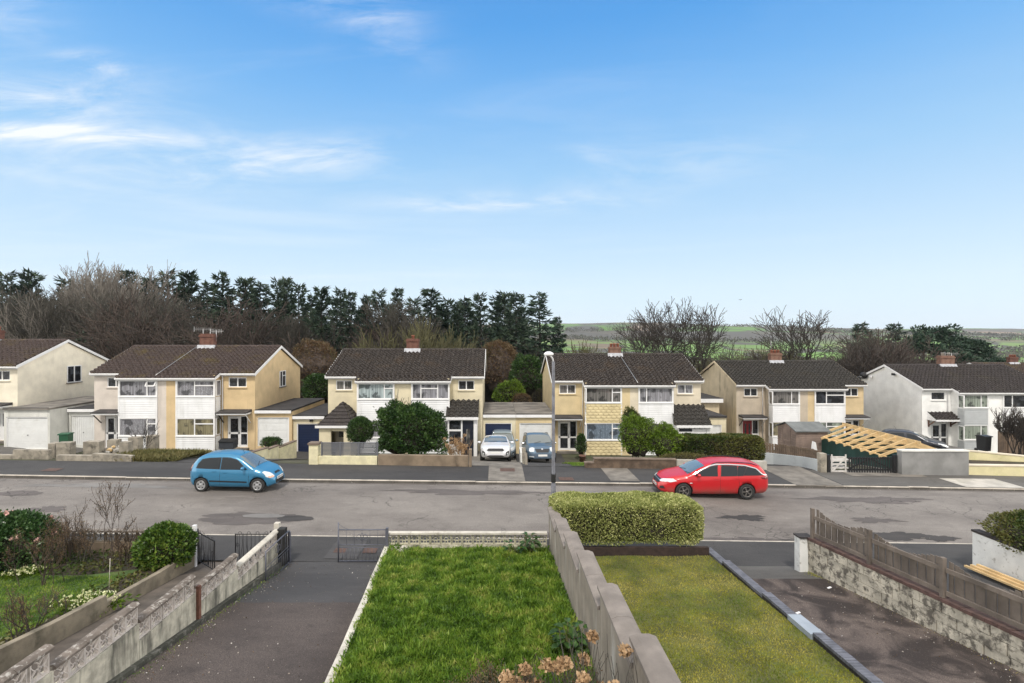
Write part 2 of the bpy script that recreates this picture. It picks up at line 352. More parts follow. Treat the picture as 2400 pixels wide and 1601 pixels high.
for p, c in ((0.0, (0.10, 0.22, 0.025)), (0.16, (0.085, 0.075, 0.055)), (0.34, (0.16, 0.12, 0.075)), (0.46, (0.075, 0.16, 0.03)), (0.60, (0.07, 0.065, 0.055)), (0.76, (0.14, 0.15, 0.06)), (0.88, (0.22, 0.15, 0.09))):
    el = e.elements.new(p) if p > 0 else e.elements[0]; el.position = p; el.color = (*c, 1)
e.elements[-1].color = (0.09, 0.19, 0.03, 1); t.l(sp.outputs[0], rp.inputs[0])
ve = t.n('ShaderNodeTexVoronoi', feature='DISTANCE_TO_EDGE'); ve.inputs['Scale'].default_value = 0.0085; t.l(ad.outputs[0], ve.inputs['Vector'])
col = t.mix(t.rng(ve.outputs['Distance'], 0.035, 0.02), rp.outputs[0], (0.045, 0.045, 0.03))
n = t.noise(0.03, 8, 0.65); col = t.mix(t.math('MULTIPLY', t.rng(n, 0.42, 0.6), 0.55), col, (0.06, 0.055, 0.042))
sy_ = t.n('ShaderNodeSeparateXYZ'); t.l(t.co, sy_.inputs[0]); gb_ = t.math('MULTIPLY', t.math('MULTIPLY', t.rng(sy_.outputs[1], 330, 430), t.rng(sy_.outputs[1], 900, 700)), t.rng(t.noise(0.011, 2), 0.40, 0.46))
col = t.mix(t.math('MULTIPLY', gb_, 0.8), col, t.mix(t.rng(ve.outputs['Distance'], 0.035, 0.02), (0.12, 0.24, 0.03), (0.045, 0.045, 0.03)))
t.fin(col, 0.95)
M['fields'] = t.m
b = MB(); hy = [90, 110, 140, 180, 230, 300, 380, 460, 540, 620, 700, 780, 860, 940, 1020, 1100, 1180, 1260, 1340, 1420, 1500, 1580, 1660, 1740, 1850, 2000, 2300, 2600]
b.grid(lambda u, v: (lambda yy: ((u*2-1)*1.35*yy, yy, hillz((u*2-1)*1.35*yy, yy)))(float(np.interp(v*(len(hy)-1), range(len(hy)), hy))), 140, len(hy)-1)
tag(b.build('hills', M['fields'], fixn=False), kind='structure')

# ------------------------------------------------------------------ road, kerbs, pavements
def strip(name, mat, x0, x1, y0, y1, fn, nx=60, ny=4, kind='structure'):
    mb = MB(); f0 = y0 if callable(y0) else (lambda x: y0); f1 = y1 if callable(y1) else (lambda x: y1)
    mb.grid(lambda u, v: (lambda x: (lambda y: (x, y, fn(x, y)))(lerp(f0(x), f1(x), v)))(lerp(x0, x1, u)), nx, ny)
    o = mb.build(name, mat, fixn=False)
    if kind: tag(o, kind=kind)
    return o
strip('road', M['road'], -70, 70, NY, lambda x: ykerb(x), lambda x, y: zroad(x) + 0.05 * math.sin(math.pi * cl((y - NY) / 6.3)) , 140, 8)
strip('pavement_near', M['pave'], -70, 70, 14.42, NY - 0.12, lambda x, y: zpav(x) - 0.004 + 0.0, 70, 2)
strip('pavement_far', M['pave'], -70, 15.5, lambda x: ykerb(x) + 0.12, 25.34, lambda x, y: zpav(x) - 0.004, 90, 2)
strip('pavement_far', M['pave_old'], 15.5, 70, lambda x: ykerb(x) + 0.12, 25.34, lambda x, y: zpav(x) - 0.004, 60, 2)
def kerb_run(name, yl, drops, side):
    top = MB(); x = -60.0
    while x < 60:
        x2 = x + 0.91; h = 0.12
        for (a, b_) in drops:
            if x > a - 0.5 and x < b_: h = 0.105
        y = yl(x); ya = yl(x2 - 0.012); z = zroad(x)
        w0, w1 = (0, 0.125) if side > 0 else (-0.125, 0)
        # slightly battered kerb stone with a rounded nose
        prof = [(w0, -0.1), (w0 + (0.0 if side > 0 else 0), h - 0.02), (w0 + 0.02, h), (w1 - 0.02, h), (w1, h - 0.02), (w1, -0.1)]
        A = [top._v((x, y + p[0], z + p[1])) for p in prof]; B = [top._v((x2 - 0.012, ya + p[0], zroad(x2) + p[1])) for p in prof]
        for i in range(5): top.fi((A[i], A[i+1], B[i+1], B[i]))
        top.fi(A); top.fi(B[::-1]); x = x2
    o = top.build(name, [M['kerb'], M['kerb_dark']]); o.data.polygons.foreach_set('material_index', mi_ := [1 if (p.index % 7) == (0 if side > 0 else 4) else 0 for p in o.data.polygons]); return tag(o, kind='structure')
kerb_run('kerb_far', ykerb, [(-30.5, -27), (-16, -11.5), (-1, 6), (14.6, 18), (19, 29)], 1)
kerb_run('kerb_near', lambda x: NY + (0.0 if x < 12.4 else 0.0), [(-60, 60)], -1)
# gutter dirt along the far kerb
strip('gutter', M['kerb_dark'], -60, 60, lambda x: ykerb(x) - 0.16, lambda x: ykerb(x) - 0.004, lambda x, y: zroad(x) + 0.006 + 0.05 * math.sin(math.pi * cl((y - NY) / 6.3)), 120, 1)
# worn patches in the road: ragged sheets 4 mm proud
def blob(name, mat, px, py, rx, ry, Y0, lift=0.004, seed=0, zf=None, n=72, jag=0.22):
    rr = random.Random(seed); x = X(px, Y0); zz_ = zf or (lambda x, y: zroad(x) + 0.05 * math.sin(math.pi * cl((y - NY) / 6.3)))
    mb = MB(); pts = []
    for i in range(n):
        a = 2 * math.pi * i / n; k = 1 + rr.uniform(-jag, jag) * .35 + jag * (math.sin(a * 3 + seed) * .5 + math.sin(a * 7 + seed * 2) * .4 + math.sin(a * 13 + seed * 3) * .3); xx = x + rx * k * math.cos(a); yy = Y0 + ry * k * math.sin(a); pts.append((xx, yy, zz_(xx, yy) + lift))
    c = mb._v((x, Y0, zz_(x, Y0) + lift)); ids = [mb._v(p) for p in pts]
    for i in range(n): mb.fi((c, ids[i], ids[(i+1) % n]))
    return tag(mb.build(name, mat), kind='structure')
M['patch2'] = road_mat('asphalt_patch_mid', (0.075, 0.066, 0.062), (0.12, 0.105, 0.1), 0.35, 0.8)
M['patch3'] = road_mat('asphalt_patch_grey', (0.15, 0.145, 0.14), (0.2, 0.19, 0.18), 0.25, 0.3)
blob('road_patch', M['patch2'], 590, 1221, 1.9, 0.55, 17.95, 0.006, 1, jag=0.18)
blob('road_patch', M['patch'], 692, 1224, 0.62, 0.26, 18.0, 0.012, 2, jag=0.12)
blob('road_patch', M['patch3'], 618, 1221, 0.75, 0.2, 18.2, 0.012, 3, jag=0.08)
blob('road_patch', M['patch2'], 1160, 1258, 3.2, 0.28, 16.75, 0.006, 4, jag=0.45)
blob('road_patch', M['patch'], 1745, 1208, 0.75, 0.28, 18.6, 0.006, 5, jag=0.4)
blob('road_patch', M['patch'], 2085, 1252, 1.25, 0.33, 17.1, 0.006, 6, jag=0.35)
blob('road_patch', M['patch'], 2200, 1258, 0.6, 0.24, 16.95, 0.008, 7, jag=0.3)
blob('road_patch', M['patch2'], 2050, 1210, 0.8, 0.25, 18.5, 0.006, 8, jag=0.4)
blob('road_patch', M['patch2'], 45, 1170, 0.9, 0.35, 20.4, 0.006, 9, jag=0.1)
blob('road_patch', M['patch2'], 110, 1210, 0.7, 0.3, 18.6, 0.006, 10, jag=0.35)
blob('road_patch', M['patch2'], 2040, 1158, 2.4, 0.4, 20.9, 0.006, 12, jag=0.4)
blob('road_patch', M['patch2'], 1100, 1152, 3.0, 0.35, 21.3, 0.006, 13, jag=0.45)
blob('road_patch', M['patch2'], 1780, 1264, 2.0, 0.2, 16.6, 0.006, 14, jag=0.45)
blob('road_patch', M['patch3'], 1430, 1150, 1.7, 0.4, 21.2, 0.006, 15, jag=0.35)
blob('road_patch', M['patch3'], 240, 1150, 3.0, 0.3, 21.6, 0.006, 16, jag=0.4)
def slab(name, mat, x0, x1, y0, y1, fn, lift=0.006):
    return strip(name, mat, x0, x1, y0, y1, lambda x, y: fn(x, y) + lift, 6, 6)
pv = lambda x, y: zpav(x)
slab('concrete_crossover', M['concrete'], -0.3, 1.35, ykerb(0) + 0.12, 25.5, pv)
slab('access_cover', M['iron_cover'], 0.25, 0.95, 24.3, 24.9, pv, 0.012)
slab('concrete_crossover', M['concrete'], 5.2, 6.5, 22.95, 25.2, pv)
slab('access_cover', M['iron_cover'], 2.9, 3.55, 22.9, 23.4, pv, 0.012)
slab('concrete_crossover', M['concrete'], 13.3, 15.4, 22.6, 26.0, pv)
slab('access_cover', M['concrete_lt'], 20.8, 23.4, 22.55, 24.0, pv, 0.012)
slab('concrete_crossover', M['concrete'], 16.9, 20.5, 24.2, 25.2, pv, 0.01)
slab('concrete_slab', M['drive_dark'], -4.9, -3.95, 14.6, 15.9, pv, 0.008)
slab('access_cover', M['iron_cover'], -4.75, -4.4, 15.0, 15.3, pv, 0.014)
slab('access_cover', M['iron_cover'], -3.9, -3.5, 15.0, 15.35, pv, 0.014)
slab('access_cover', M['iron_cover'], -20.8, -20.1, 23.4, 23.9, pv, 0.012)
# front driveways across the street follow the fall of the ground
def fdrive(mat, x0, x1, y0, y1, name='driveway'):
    return strip(name, mat, x0, x1, y0, y1, lambda x, y: gfar(x, y) + 0.012, 10, 24)
fdrive(M['pave_old'], -32.0, -27.0, 25.34, 36)
fdrive(M['pave'], -16.2, -11.5, 25.34, 34.9)
fdrive(M['concrete'], -1.7, 1.35, 25.34, 36)
fdrive(M['pave'], 1.36, 4.6, 25.34, 36)
fdrive(M['pave'], 14.3, 15.9, 25.34, 38)
fdrive(M['concrete'], 19.4, 25, 25.34, 40, 'yard')
fdrive(M['pave_old'], 25.0, 35.5, 28, 41)
b = MB(); b.box(27.2, 34.6, 33.6, 43, -3.2, -1.75); tag(b.build('driveway', M['pave_old']), kind='structure')

# ------------------------------------------------------------------ near plots
def zdr(y): return (0.1 + 0.15 * max(0, 14.5 - y) + 0.06 * max(0, (y - 13.9) / 0.6)) if y > 3 else 0.1 + .15 * 11.5
def xdr(y): return lerp(-3.12, -2.42, cl((14.5 - y) / 8.0))      # drive / lawn kerb line
strip('driveway', M['drive_dark'], -6.02, -3.0, 11.44, 14.47, lambda x, y: zdr(y) + 0.004, 6, 14)
b = MB(); b.grid(lambda u, v: (lambda y: (lerp(-6.02, xdr(y) + 0.03, u), y, zdr(y) + 0.008))(lerp(3.0, 11.45 + 0.02 * math.sin(u * 25), v)), 24, 20)
tag(b.build('driveway', M['drive_brown'], fixn=False), kind='structure')
def zl1(x, y): return 0.54 + 0.12 * (14.6 - y) + 0.025 * math.sin(x * 2.3 + y) * math.sin(y * 1.9)
b = MB(); b.grid(lambda u, v: (lambda y: (lambda x: (x, y, zl1(x, y) - 0.03))(lerp(xdr(y) + 0.13, 1.52, u)))(lerp(3.5, 14.55, v)), 24, 44)
tag(b.build('lawn', M['turf'], fixn=False), kind='structure')
# white painted kerb wall between drive and lawn
b = MB()
for i in range(16):
    y0, y1 = 14.55 - i * 0.62, 14.55 - (i + 1) * 0.62 + 0.008
    p = [(xdr(y0), y0), (xdr(y0) + 0.13, y0), (xdr(y1) + 0.13, y1), (xdr(y1), y1)]
    lo = [b._v((q[0], q[1], zdr(q[1]) - 0.1)) for q in p]; hi = [b._v((q[0], q[1], zl1(q[0], q[1]) + 0.03 - 0.004 * (i > 5) * (i - 5))) for q in p]
    b.fi(hi); b.fi(lo[::-1])
    for k in range(4): b.fi((lo[k], lo[(k+1) % 4], hi[(k+1) % 4], hi[k]))
M['kerbwhite'] = rough_mat('kerb_paint_worn', (0.56, 0.53, 0.46), 0.15, 3, 0.85, 0.2, 40, (0.16, 0.14, 0.11), 0.7, 1.5)
tag(b.build('lawn_kerb', M['kerbwhite']), 'low cream kerb wall between the tarmac drive and the rough green lawn', 'kerb wall')
def zl2(x, y): return 0.50 + 0.035 * (14.2 - y) + 0.01 * math.sin(x * 3 + y * 2)
def xe(y): return 5.86 + 0.058 * (14.6 - y)                       # brick edging line (left face)
b = MB(); b.grid(lambda u, v: (lambda y: (lambda x: (x, y, zl2(x, y) - 0.01))(lerp(1.75, xe(y) + 0.02, u)))(lerp(3.5, 14.05, v)), 20, 40)
tag(b.build('lawn', M['turf_dry'], fixn=False), kind='structure')
def zd2(y): return 0.17 + 0.095 * (14 - y)
def xr(y): return 8.46 + 0.14 * (13.9 - y)                        # foot of the old block wall
b = MB(); b.grid(lambda u, v: (lambda y: (lerp(xe(y) + 0.1, xr(y) + 0.1, u), y, zd2(y) + 0.004))(lerp(3.5, 13.25, v)), 8, 20)
tag(b.build('driveway', M['drive_wet'], fixn=False), kind='structure')
b = MB(); b.grid(lambda u, v: (lambda y: (lerp(xe(y) + 0.1, 8.5, u), y, zpav(7) - 0.0 + (zd2(13.25) - zpav(7)) * (1 - v)))(lerp(13.25, 14.44, v)), 6, 6)
tag(b.build('driveway', M['pave_old'], fixn=False), kind='structure')
b = MB(); b.grid(lambda u, v: (lambda y: (lerp(xr(y) + 0.1, 14.0, u), y, 0.06 + 0.06 * (14.4 - y)))(lerp(3.5, 14.44, v)), 6, 12)
tag(b.build('driveway', M['pave'], fixn=False), kind='structure')
def zpath(y): return 0.16 + 0.125 * (14.5 - y)
b = MB(); b.grid(lambda u, v: (lambda y: (lerp(-8.2, -6.1, u), y, zpath(y)))(lerp(3.0, 14.44, v)), 4, 20)
M['path'] = rough_mat('path_concrete_dirty', (0.12, 0.10, 0.083), 0.35, 2, 0.95, 0.4, 40, (0.05, 0.045, 0.035), 0.7, 1.2)
tag(b.build('garden_path', M['path'], fixn=False), kind='structure')
def zg(x, y): return 0.42 + 0.10 * (14.4 - y) + 0.03 * math.sin(x * 1.7) * math.sin(y * 1.3)
b = MB(); b.grid(lambda u, v: (lambda y: (lambda x: (x, y, zg(x, y)))(lerp(-19, -8.25, u)))(lerp(5.0, 14.5, v)), 40, 36)
tag(b.build('garden_bed', M['soil'], fixn=False), kind='structure')
strip('lawn', M['turf'], -19, -9.05, 5.0, lambda x: 12.9 + 0.25 * math.sin(x * 1.3), lambda x, y: zg(x, y) + 0.02, 30, 20)
# ------------------------------------------------------------------ house materials
def render_mat(name, c, st=(0.25, 0.2, 0.14), amt=0.35): return rough_mat(name, c, 0.12, 1.2, 0.9, 0.5, 60, st, amt, 2.4, True, 0.54, 0.76)
M['r_cream'] = render_mat('render_cream', (0.80, 0.74, 0.60), (0.35, 0.3, 0.2), 0.2)
M['r_pink'] = render_mat('render_offwhite', (0.62, 0.56, 0.50), (0.3, 0.27, 0.24), 0.4)
M['r_tan'] = render_mat('render_tan', (0.62, 0.47, 0.27))
M['r_cream3'] = render_mat('render_cream_soft', (0.66, 0.59, 0.42), (0.3, 0.26, 0.16), 0.35)
M['r_yel'] = render_mat('render_yellow_cream', (0.64, 0.52, 0.31), (0.3, 0.22, 0.12), 0.3)
M['r_pale'] = render_mat('render_pale_cream', (0.66, 0.59, 0.46), (0.25, 0.22, 0.18), 0.4)
M['r_beige'] = render_mat('render_beige', (0.50, 0.43, 0.34), (0.22, 0.18, 0.13), 0.5)
M['r_gablestain'] = render_mat('render_stained_gable', (0.60, 0.51, 0.36), (0.15, 0.12, 0.09), 0.9)
M['r_tan5'] = render_mat('render_ochre', (0.60, 0.47, 0.28), (0.25, 0.2, 0.12), 0.3)
M['r_white'] = render_mat('render_white', (0.86, 0.86, 0.84), (0.55, 0.57, 0.52), 0.2)
M['pvc'] = rough_mat('white_upvc', (0.78, 0.78, 0.78), 0.04, 2, 0.35, 0.0, 20, (0.5, 0.5, 0.45), 0.3)
M['clad_w'] = rough_mat('cladding_white', (0.76, 0.77, 0.78), 0.05, 2, 0.45, 0.05, 30, (0.35, 0.35, 0.3), 0.35, 1.5, True)
M['clad_g'] = rough_mat('cladding_grey', (0.42, 0.44, 0.45), 0.06, 2, 0.5, 0.05, 30)
M['clad_y'] = rough_mat('hung_tile_cream', (0.62, 0.52, 0.30), 0.1, 2, 0.7, 0.1, 30, (0.3, 0.24, 0.12), 0.4)
M['brick'] = rough_mat('brick_red', (0.14, 0.062, 0.045), 0.35, 4, 0.9, 0.5, 30, (0.10, 0.08, 0.05), 0.6, 4)
M['brick_old'] = rough_mat('brick_brown', (0.20, 0.11, 0.08), 0.35, 4, 0.9, 0.5, 30, (0.12, 0.12, 0.08), 0.7, 4)
M['lead'] = rough_mat('lead_flashing', (0.38, 0.39, 0.42), 0.2, 5, 0.6, 0.1)
M['pot'] = rough_mat('clay_pot', (0.34, 0.13, 0.08), 0.2, 4, 0.8, 0.1)
M['felt'] = rough_mat('roof_felt', (0.035, 0.033, 0.034), 0.3, 1.5, 0.85, 0.4, 60, (0.10, 0.08, 0.08), 0.5)
M['felt_lt'] = rough_mat('roof_felt_weathered', (0.19, 0.175, 0.155), 0.35, 1.0, 0.95, 0.4, 40, (0.04, 0.04, 0.04), 0.8, 0.6)
M['black'] = plain('black_plastic', (0.012, 0.012, 0.013), 0.5)
M['navy'] = rough_mat('garage_door_navy', (0.006, 0.016, 0.055), 0.2, 1, 0.45, 0.05)
M['red_door'] = plain('red_door', (0.22, 0.01, 0.015), 0.35)
M['dk_door'] = plain('dark_door', (0.015, 0.018, 0.03), 0.35)
M['antenna'] = plain('aerial_metal', (0.4, 0.4, 0.4), 0.4, Metallic=0.8)
def roof_mat(name, c, moss, lt, mamt=0.5):
    t = NT(name); n = t.noise(14, 4); col = t.mix(t.rng(n, 0.3, 0.7), tuple(x * 0.55 for x in c), c)
    n2 = t.noise(0.55, 7, 0.7); col = t.mix(t.math('MULTIPLY', t.rng(n2, 0.5, 0.68), mamt), col, moss)
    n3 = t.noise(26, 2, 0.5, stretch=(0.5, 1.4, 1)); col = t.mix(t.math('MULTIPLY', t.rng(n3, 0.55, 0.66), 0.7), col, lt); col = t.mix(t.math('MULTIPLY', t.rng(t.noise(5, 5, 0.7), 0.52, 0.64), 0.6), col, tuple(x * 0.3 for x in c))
    t.bump(t.noise(40, 3), 0.5, 0.01); return t.fin(col, 0.95)
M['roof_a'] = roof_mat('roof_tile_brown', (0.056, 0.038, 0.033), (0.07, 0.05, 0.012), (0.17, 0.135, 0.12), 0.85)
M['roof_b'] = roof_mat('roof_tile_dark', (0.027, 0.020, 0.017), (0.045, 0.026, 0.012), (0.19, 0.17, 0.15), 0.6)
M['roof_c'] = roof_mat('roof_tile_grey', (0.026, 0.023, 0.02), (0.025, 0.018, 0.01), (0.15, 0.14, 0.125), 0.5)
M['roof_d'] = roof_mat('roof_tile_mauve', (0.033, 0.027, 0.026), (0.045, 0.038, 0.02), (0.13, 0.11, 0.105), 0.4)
def pane_mat(name, kind, c=(0.4, 0.4, 0.4)):
    t = NT(name)
    if kind == 'dark': col = t.mix(t.rng(t.noise(2.5, 2), 0.4, 0.65), (0.012, 0.013, 0.016), (0.05, 0.055, 0.065))
    else:
        n = t.noise(1.0, 3, stretch=(26, 26, 0.6)); col = t.mix(t.rng(n, 0.35, 0.65), tuple(x * 0.45 for x in c), c)
        if kind == 'lace':
            v = t.vor(13); col = t.mix(t.math('MULTIPLY', t.rng(v.outputs['Distance'], 0.15, 0.5), 0.6), col, tuple(x * 0.3 for x in c))
    col = t.mix(t.math('MULTIPLY', t.rng(t.noise(1.7, 3, 0.6), 0.5, 0.6), 0.7), col, (0.02, 0.021, 0.024))
    return t.fin(col, 0.12, Specular_IOR_Level=0.5, Coat_Weight=0.5, Coat_Roughness=0.03)
P_ = {'dark': pane_mat('pane_dark', 'dark'), 'net': pane_mat('pane_net_curtain', 'c', (0.33, 0.33, 0.36)), 'lace': pane_mat('pane_lace_curtain', 'lace', (0.46, 0.46, 0.50)),
      'beige': pane_mat('pane_beige_blind', 'c', (0.30, 0.27, 0.17)), 'blue': pane_mat('pane_blue_curtain', 'lace', (0.30, 0.38, 0.48)), 'grey': pane_mat('pane_grey_blind', 'c', (0.22, 0.21, 0.20)),
      'green': pane_mat('pane_green_blind', 'c', (0.36, 0.41, 0.35)), 'mint': pane_mat('pane_pale_curtain', 'c', (0.46, 0.54, 0.55))}
def face_T(x, y, z, face):
    """local u along the wall, v outward, w up -> world. front faces -Y, right +X, left -X"""
    m = {'front': Matrix(((1,0,0),(0,-1,0),(0,0,1))), 'right': Matrix(((0,1,0),(1,0,0),(0,0,1))), 'left': Matrix(((0,-1,0),(1,0,0),(0,0,1)))}[face]
    return Matrix.Translation((x, y, z)) @ m.to_4x4()
def window(parent, T, w, h, lay, pane, sill=True, fr=0.055, rec=0.0, open_top=None, name='window'):
    """lay: list of (u0,u1,kind) fractions; kind '' plain, 't' top-light, 'm' mid rail"""
    b = MB(); b.T = T; d0, d1 = -0.05 - rec, 0.025 - rec
    b.box(0, w, d0, d1, 0, fr); b.box(0, w, d0, d1, h - fr, h); b.box(0, fr, d0, d1, fr, h - fr); b.box(w - fr, w, d0, d1, fr, h - fr)
    for i, (a, c, k) in enumerate(lay):
        if i: b.box(a * w - fr * 0.6, a * w + fr * 0.6, d0, d1, fr, h - fr)
        l = fr if i == 0 else a * w + fr * 0.6; r = w - fr if i == len(lay) - 1 else c * w - fr * 0.6
        if k == 't': b.box(l, r, d0, d1 + 0.006, h * 0.68 - 0.035, h * 0.68 + 0.035)
        if k == 'm': b.box(l, r, d0, d1 + 0.006, h * 0.45, h * 0.45 + 0.1)
    wd = b.build(name, M['pvc'], parent)
    g = MB(); g.T = T; g.box(fr * 0.5, w - fr * 0.5, -0.055 - rec, -0.012 - rec, fr * 0.5, h - fr * 0.5)
    g.build('pane', P_[pane], wd)
    if sill: s = MB(); s.T = T; s.box(-0.05, w + 0.05, -0.05 - rec, 0.075, -0.06, -0.002); s.build('sill', M['pvc'] if sill is True else sill, wd)
    if open_top:
        a, c = open_top; s = MB(); s.T = T; l, r = a * w + 0.02, c * w - 0.02
        p0 = [(l, 0.035 - rec, h - 0.04), (r, 0.035 - rec, h - 0.04), (r, 0.24, h * 0.66), (l, 0.24, h * 0.66)]
        for q, q2 in ((0, 1), (1, 2), (2, 3), (3, 0)): s.bar(p0[q], p0[q2], 0.05, 0.04)
        s.build('open_top_light', M['pvc'], wd)
    return wd
def wall_holes(mb, T, u0, u1, w0, w1, holes, dep=0.1):
    mb.T = T; us = sorted({u0, u1, *[h[0] for h in holes], *[h[1] for h in holes]}); ws = sorted({w0, w1, *[h[2] for h in holes], *[h[3] for h in holes]})
    for i in range(len(us)-1):
        for j in range(len(ws)-1):
            cu, cw = (us[i]+us[i+1])/2, (ws[j]+ws[j+1])/2
            if any(h[0] < cu < h[1] and h[2] < cw < h[3] for h in holes): continue
            mb.face([(us[i],0,ws[j]),(us[i+1],0,ws[j]),(us[i+1],0,ws[j+1]),(us[i],0,ws[j+1])])
    for a, c, d, e in holes:
        for q in (((a,0,d),(a,-dep,d),(a,-dep,e),(a,0,e)), ((c,0,d),(c,0,e),(c,-dep,e),(c,-dep,d)), ((a,0,d),(c,0,d),(c,-dep,d),(a,-dep,d)), ((a,0,e),(a,-dep,e),(c,-dep,e),(c,0,e)), ((a,-dep,d),(c,-dep,d),(c,-dep,e),(a,-dep,e))): mb.face(q)
    mb.T = None
def shiplap(mb, T, w, z0, z1, step=0.15, d=0.032, u0=0.0):
    mb.T = T; n = max(1, round((z1 - z0) / step)); s = (z1 - z0) / n
    for i in range(n):
        a = z0 + i * s
        mb.face([(u0, d + 0.004, a), (u0 + w, d + 0.004, a), (u0 + w, 0.004, a + s), (u0, 0.004, a + s)]); mb.face([(u0, 0.004, a), (u0 + w, 0.004, a), (u0 + w, d + 0.004, a), (u0, d + 0.004, a)])
    mb.T = None
def scallops(mb, T, w, z0, z1, tw=0.36, rh=0.2):
    mb.T = T; n = int((z1 - z0) / rh) + 1; k = int(w / tw) + 2
    for r_ in range(n):
        zt = z1 - r_ * rh
        for i in range(k):
            u = i * tw - (tw / 2 if r_ % 2 else 0); pts = [(0.0, 0), (0.0, -rh * 0.7), (0.22, -rh * 1.15), (0.5, -rh * 1.3), (0.78, -rh * 1.15), (1.0, -rh * 0.7), (1.0, 0)]
            q = [(min(max(u + p[0] * tw * 0.96, 0), w), max(zt + p[1], z0)) for p in pts]
            if q[-1][0] - q[0][0] < 0.05: continue
            mb.face([(p[0], 0.05 if p[1] < zt else 0.012, p[1]) for p in q])
            lo = q[1:6]
            for a_, b_ in zip(lo, lo[1:]): mb.face([(a_[0], 0.05, a_[1]), (b_[0], 0.05, b_[1]), (b_[0], 0.0, b_[1]), (a_[0], 0.0, a_[1])])
    mb.T = None
def tile_slope(mb, xs_of_row, ridge_y, ridge_z, run, slope, rows, dirn=-1, tw=0.30, thick=0.10, jit=0.012, rr=random):
    """courses of interlocking tiles; xs_of_row(r)->(x0,x1). dirn -1: falls toward -Y"""
    for r_ in range(rows):
        x0, x1 = xs_of_row(r_); n = max(1, int(round((x1 - x0) / tw))); e = run / rows
        ya, yb = ridge_y + dirn * e * r_, ridge_y + dirn * e * (r_ + 1.06)
        za, zb = ridge_z - slope * e * r_, ridge_z - slope * e * (r_ + 1.06)
        for i in range(n):
            a, c = x0 + (x1 - x0) * i / n, x0 + (x1 - x0) * (i + 1) / n; j = rr.uniform(-jit, jit); sg = 4
            top = []; bot = []; lip = []
            for k in range(sg + 1):
                u = k / sg; xx = a + (c - a) * u; hh = 0.055 * math.cos(u * 2 * math.pi) if tw < 0.5 else 0
                top.append((xx, ya, za + 0.004 + hh)); bot.append((xx, yb + dirn * j, zb + thick + hh + j * 0.4)); lip.append((xx, yb + dirn * j, zb + hh - 0.005 + j * 0.4))
            for k in range(sg):
                mb.face([top[k], top[k+1], bot[k+1], bot[k]], False); mb.face([bot[k], bot[k+1], lip[k+1], lip[k]])
def chimney(parent, x, y, z, brick, pots=3, wd=0.9, dp=0.5, h=1.0, pc='pot'):
    b = MB(); b.box(x-wd/2, x+wd/2, y-dp/2, y+dp/2, z-0.5, z+h*0.75); b.box(x-wd/2-.05, x+wd/2+.05, y-dp/2-.05, y+dp/2+.05, z+h*0.751, z+h*0.87); b.box(x-wd/2, x+wd/2, y-dp/2, y+dp/2, z+h*0.871, z+h)
    # mortar courses as shallow grooves
    ch = b.build('chimney', brick, parent)
    f = MB(); f.prism([(y-dp/2-.32, z-.42), (y-dp/2-.015, z+.12), (y-dp/2-.015, z-.3)], 'x', x-wd/2-.15, x+wd/2+.15); f.box(x-wd/2-.12, x-wd/2-.004, y-dp/2, y+dp/2, z-.2, z+.06); f.box(x+wd/2+.004, x+wd/2+.12, y-dp/2, y+dp/2, z-.2, z+.06)
    f.build('flashing', M['lead'], ch)
    for i in range(pots):
        p = MB(); px = x + (i - (pots - 1) / 2) * wd / (pots + 0.3); p.lathe([(0.0, 0), (0.11, 0), (0.10, 0.2), (0.12, 0.21), (0.12, 0.26), (0.07, 0.26), (0.06, 0.1)], (px, y, z + h), 12); p.build('chimney_pot', M[pc], ch)
    return ch
def aerial(x, y, z, h, label, arms=8, rz=0.0):
    t = thing('television_aerial', label, 'aerial', (x, y, z), rz)
    m = MB(); m.tube([(0,0,0),(0,0,h)], 0.02, 5); m.build('mast', M['antenna'], t)
    m = MB(); m.bar((-0.6,0,h-.05),(0.7,0,h-.05),0.02,0.02)
    for i in range(arms): xx = -0.55 + i * 1.2 / arms; m.bar((xx, 0, h-.05-.16), (xx, 0, h-.05+.16), 0.012, 0.012, (1,0,0))
    m.bar((-0.6,0,h-.25),(-0.6,0,h+.15),0.03,0.03,(1,0,0)); m.build('antenna_array', M['antenna'], t); return t
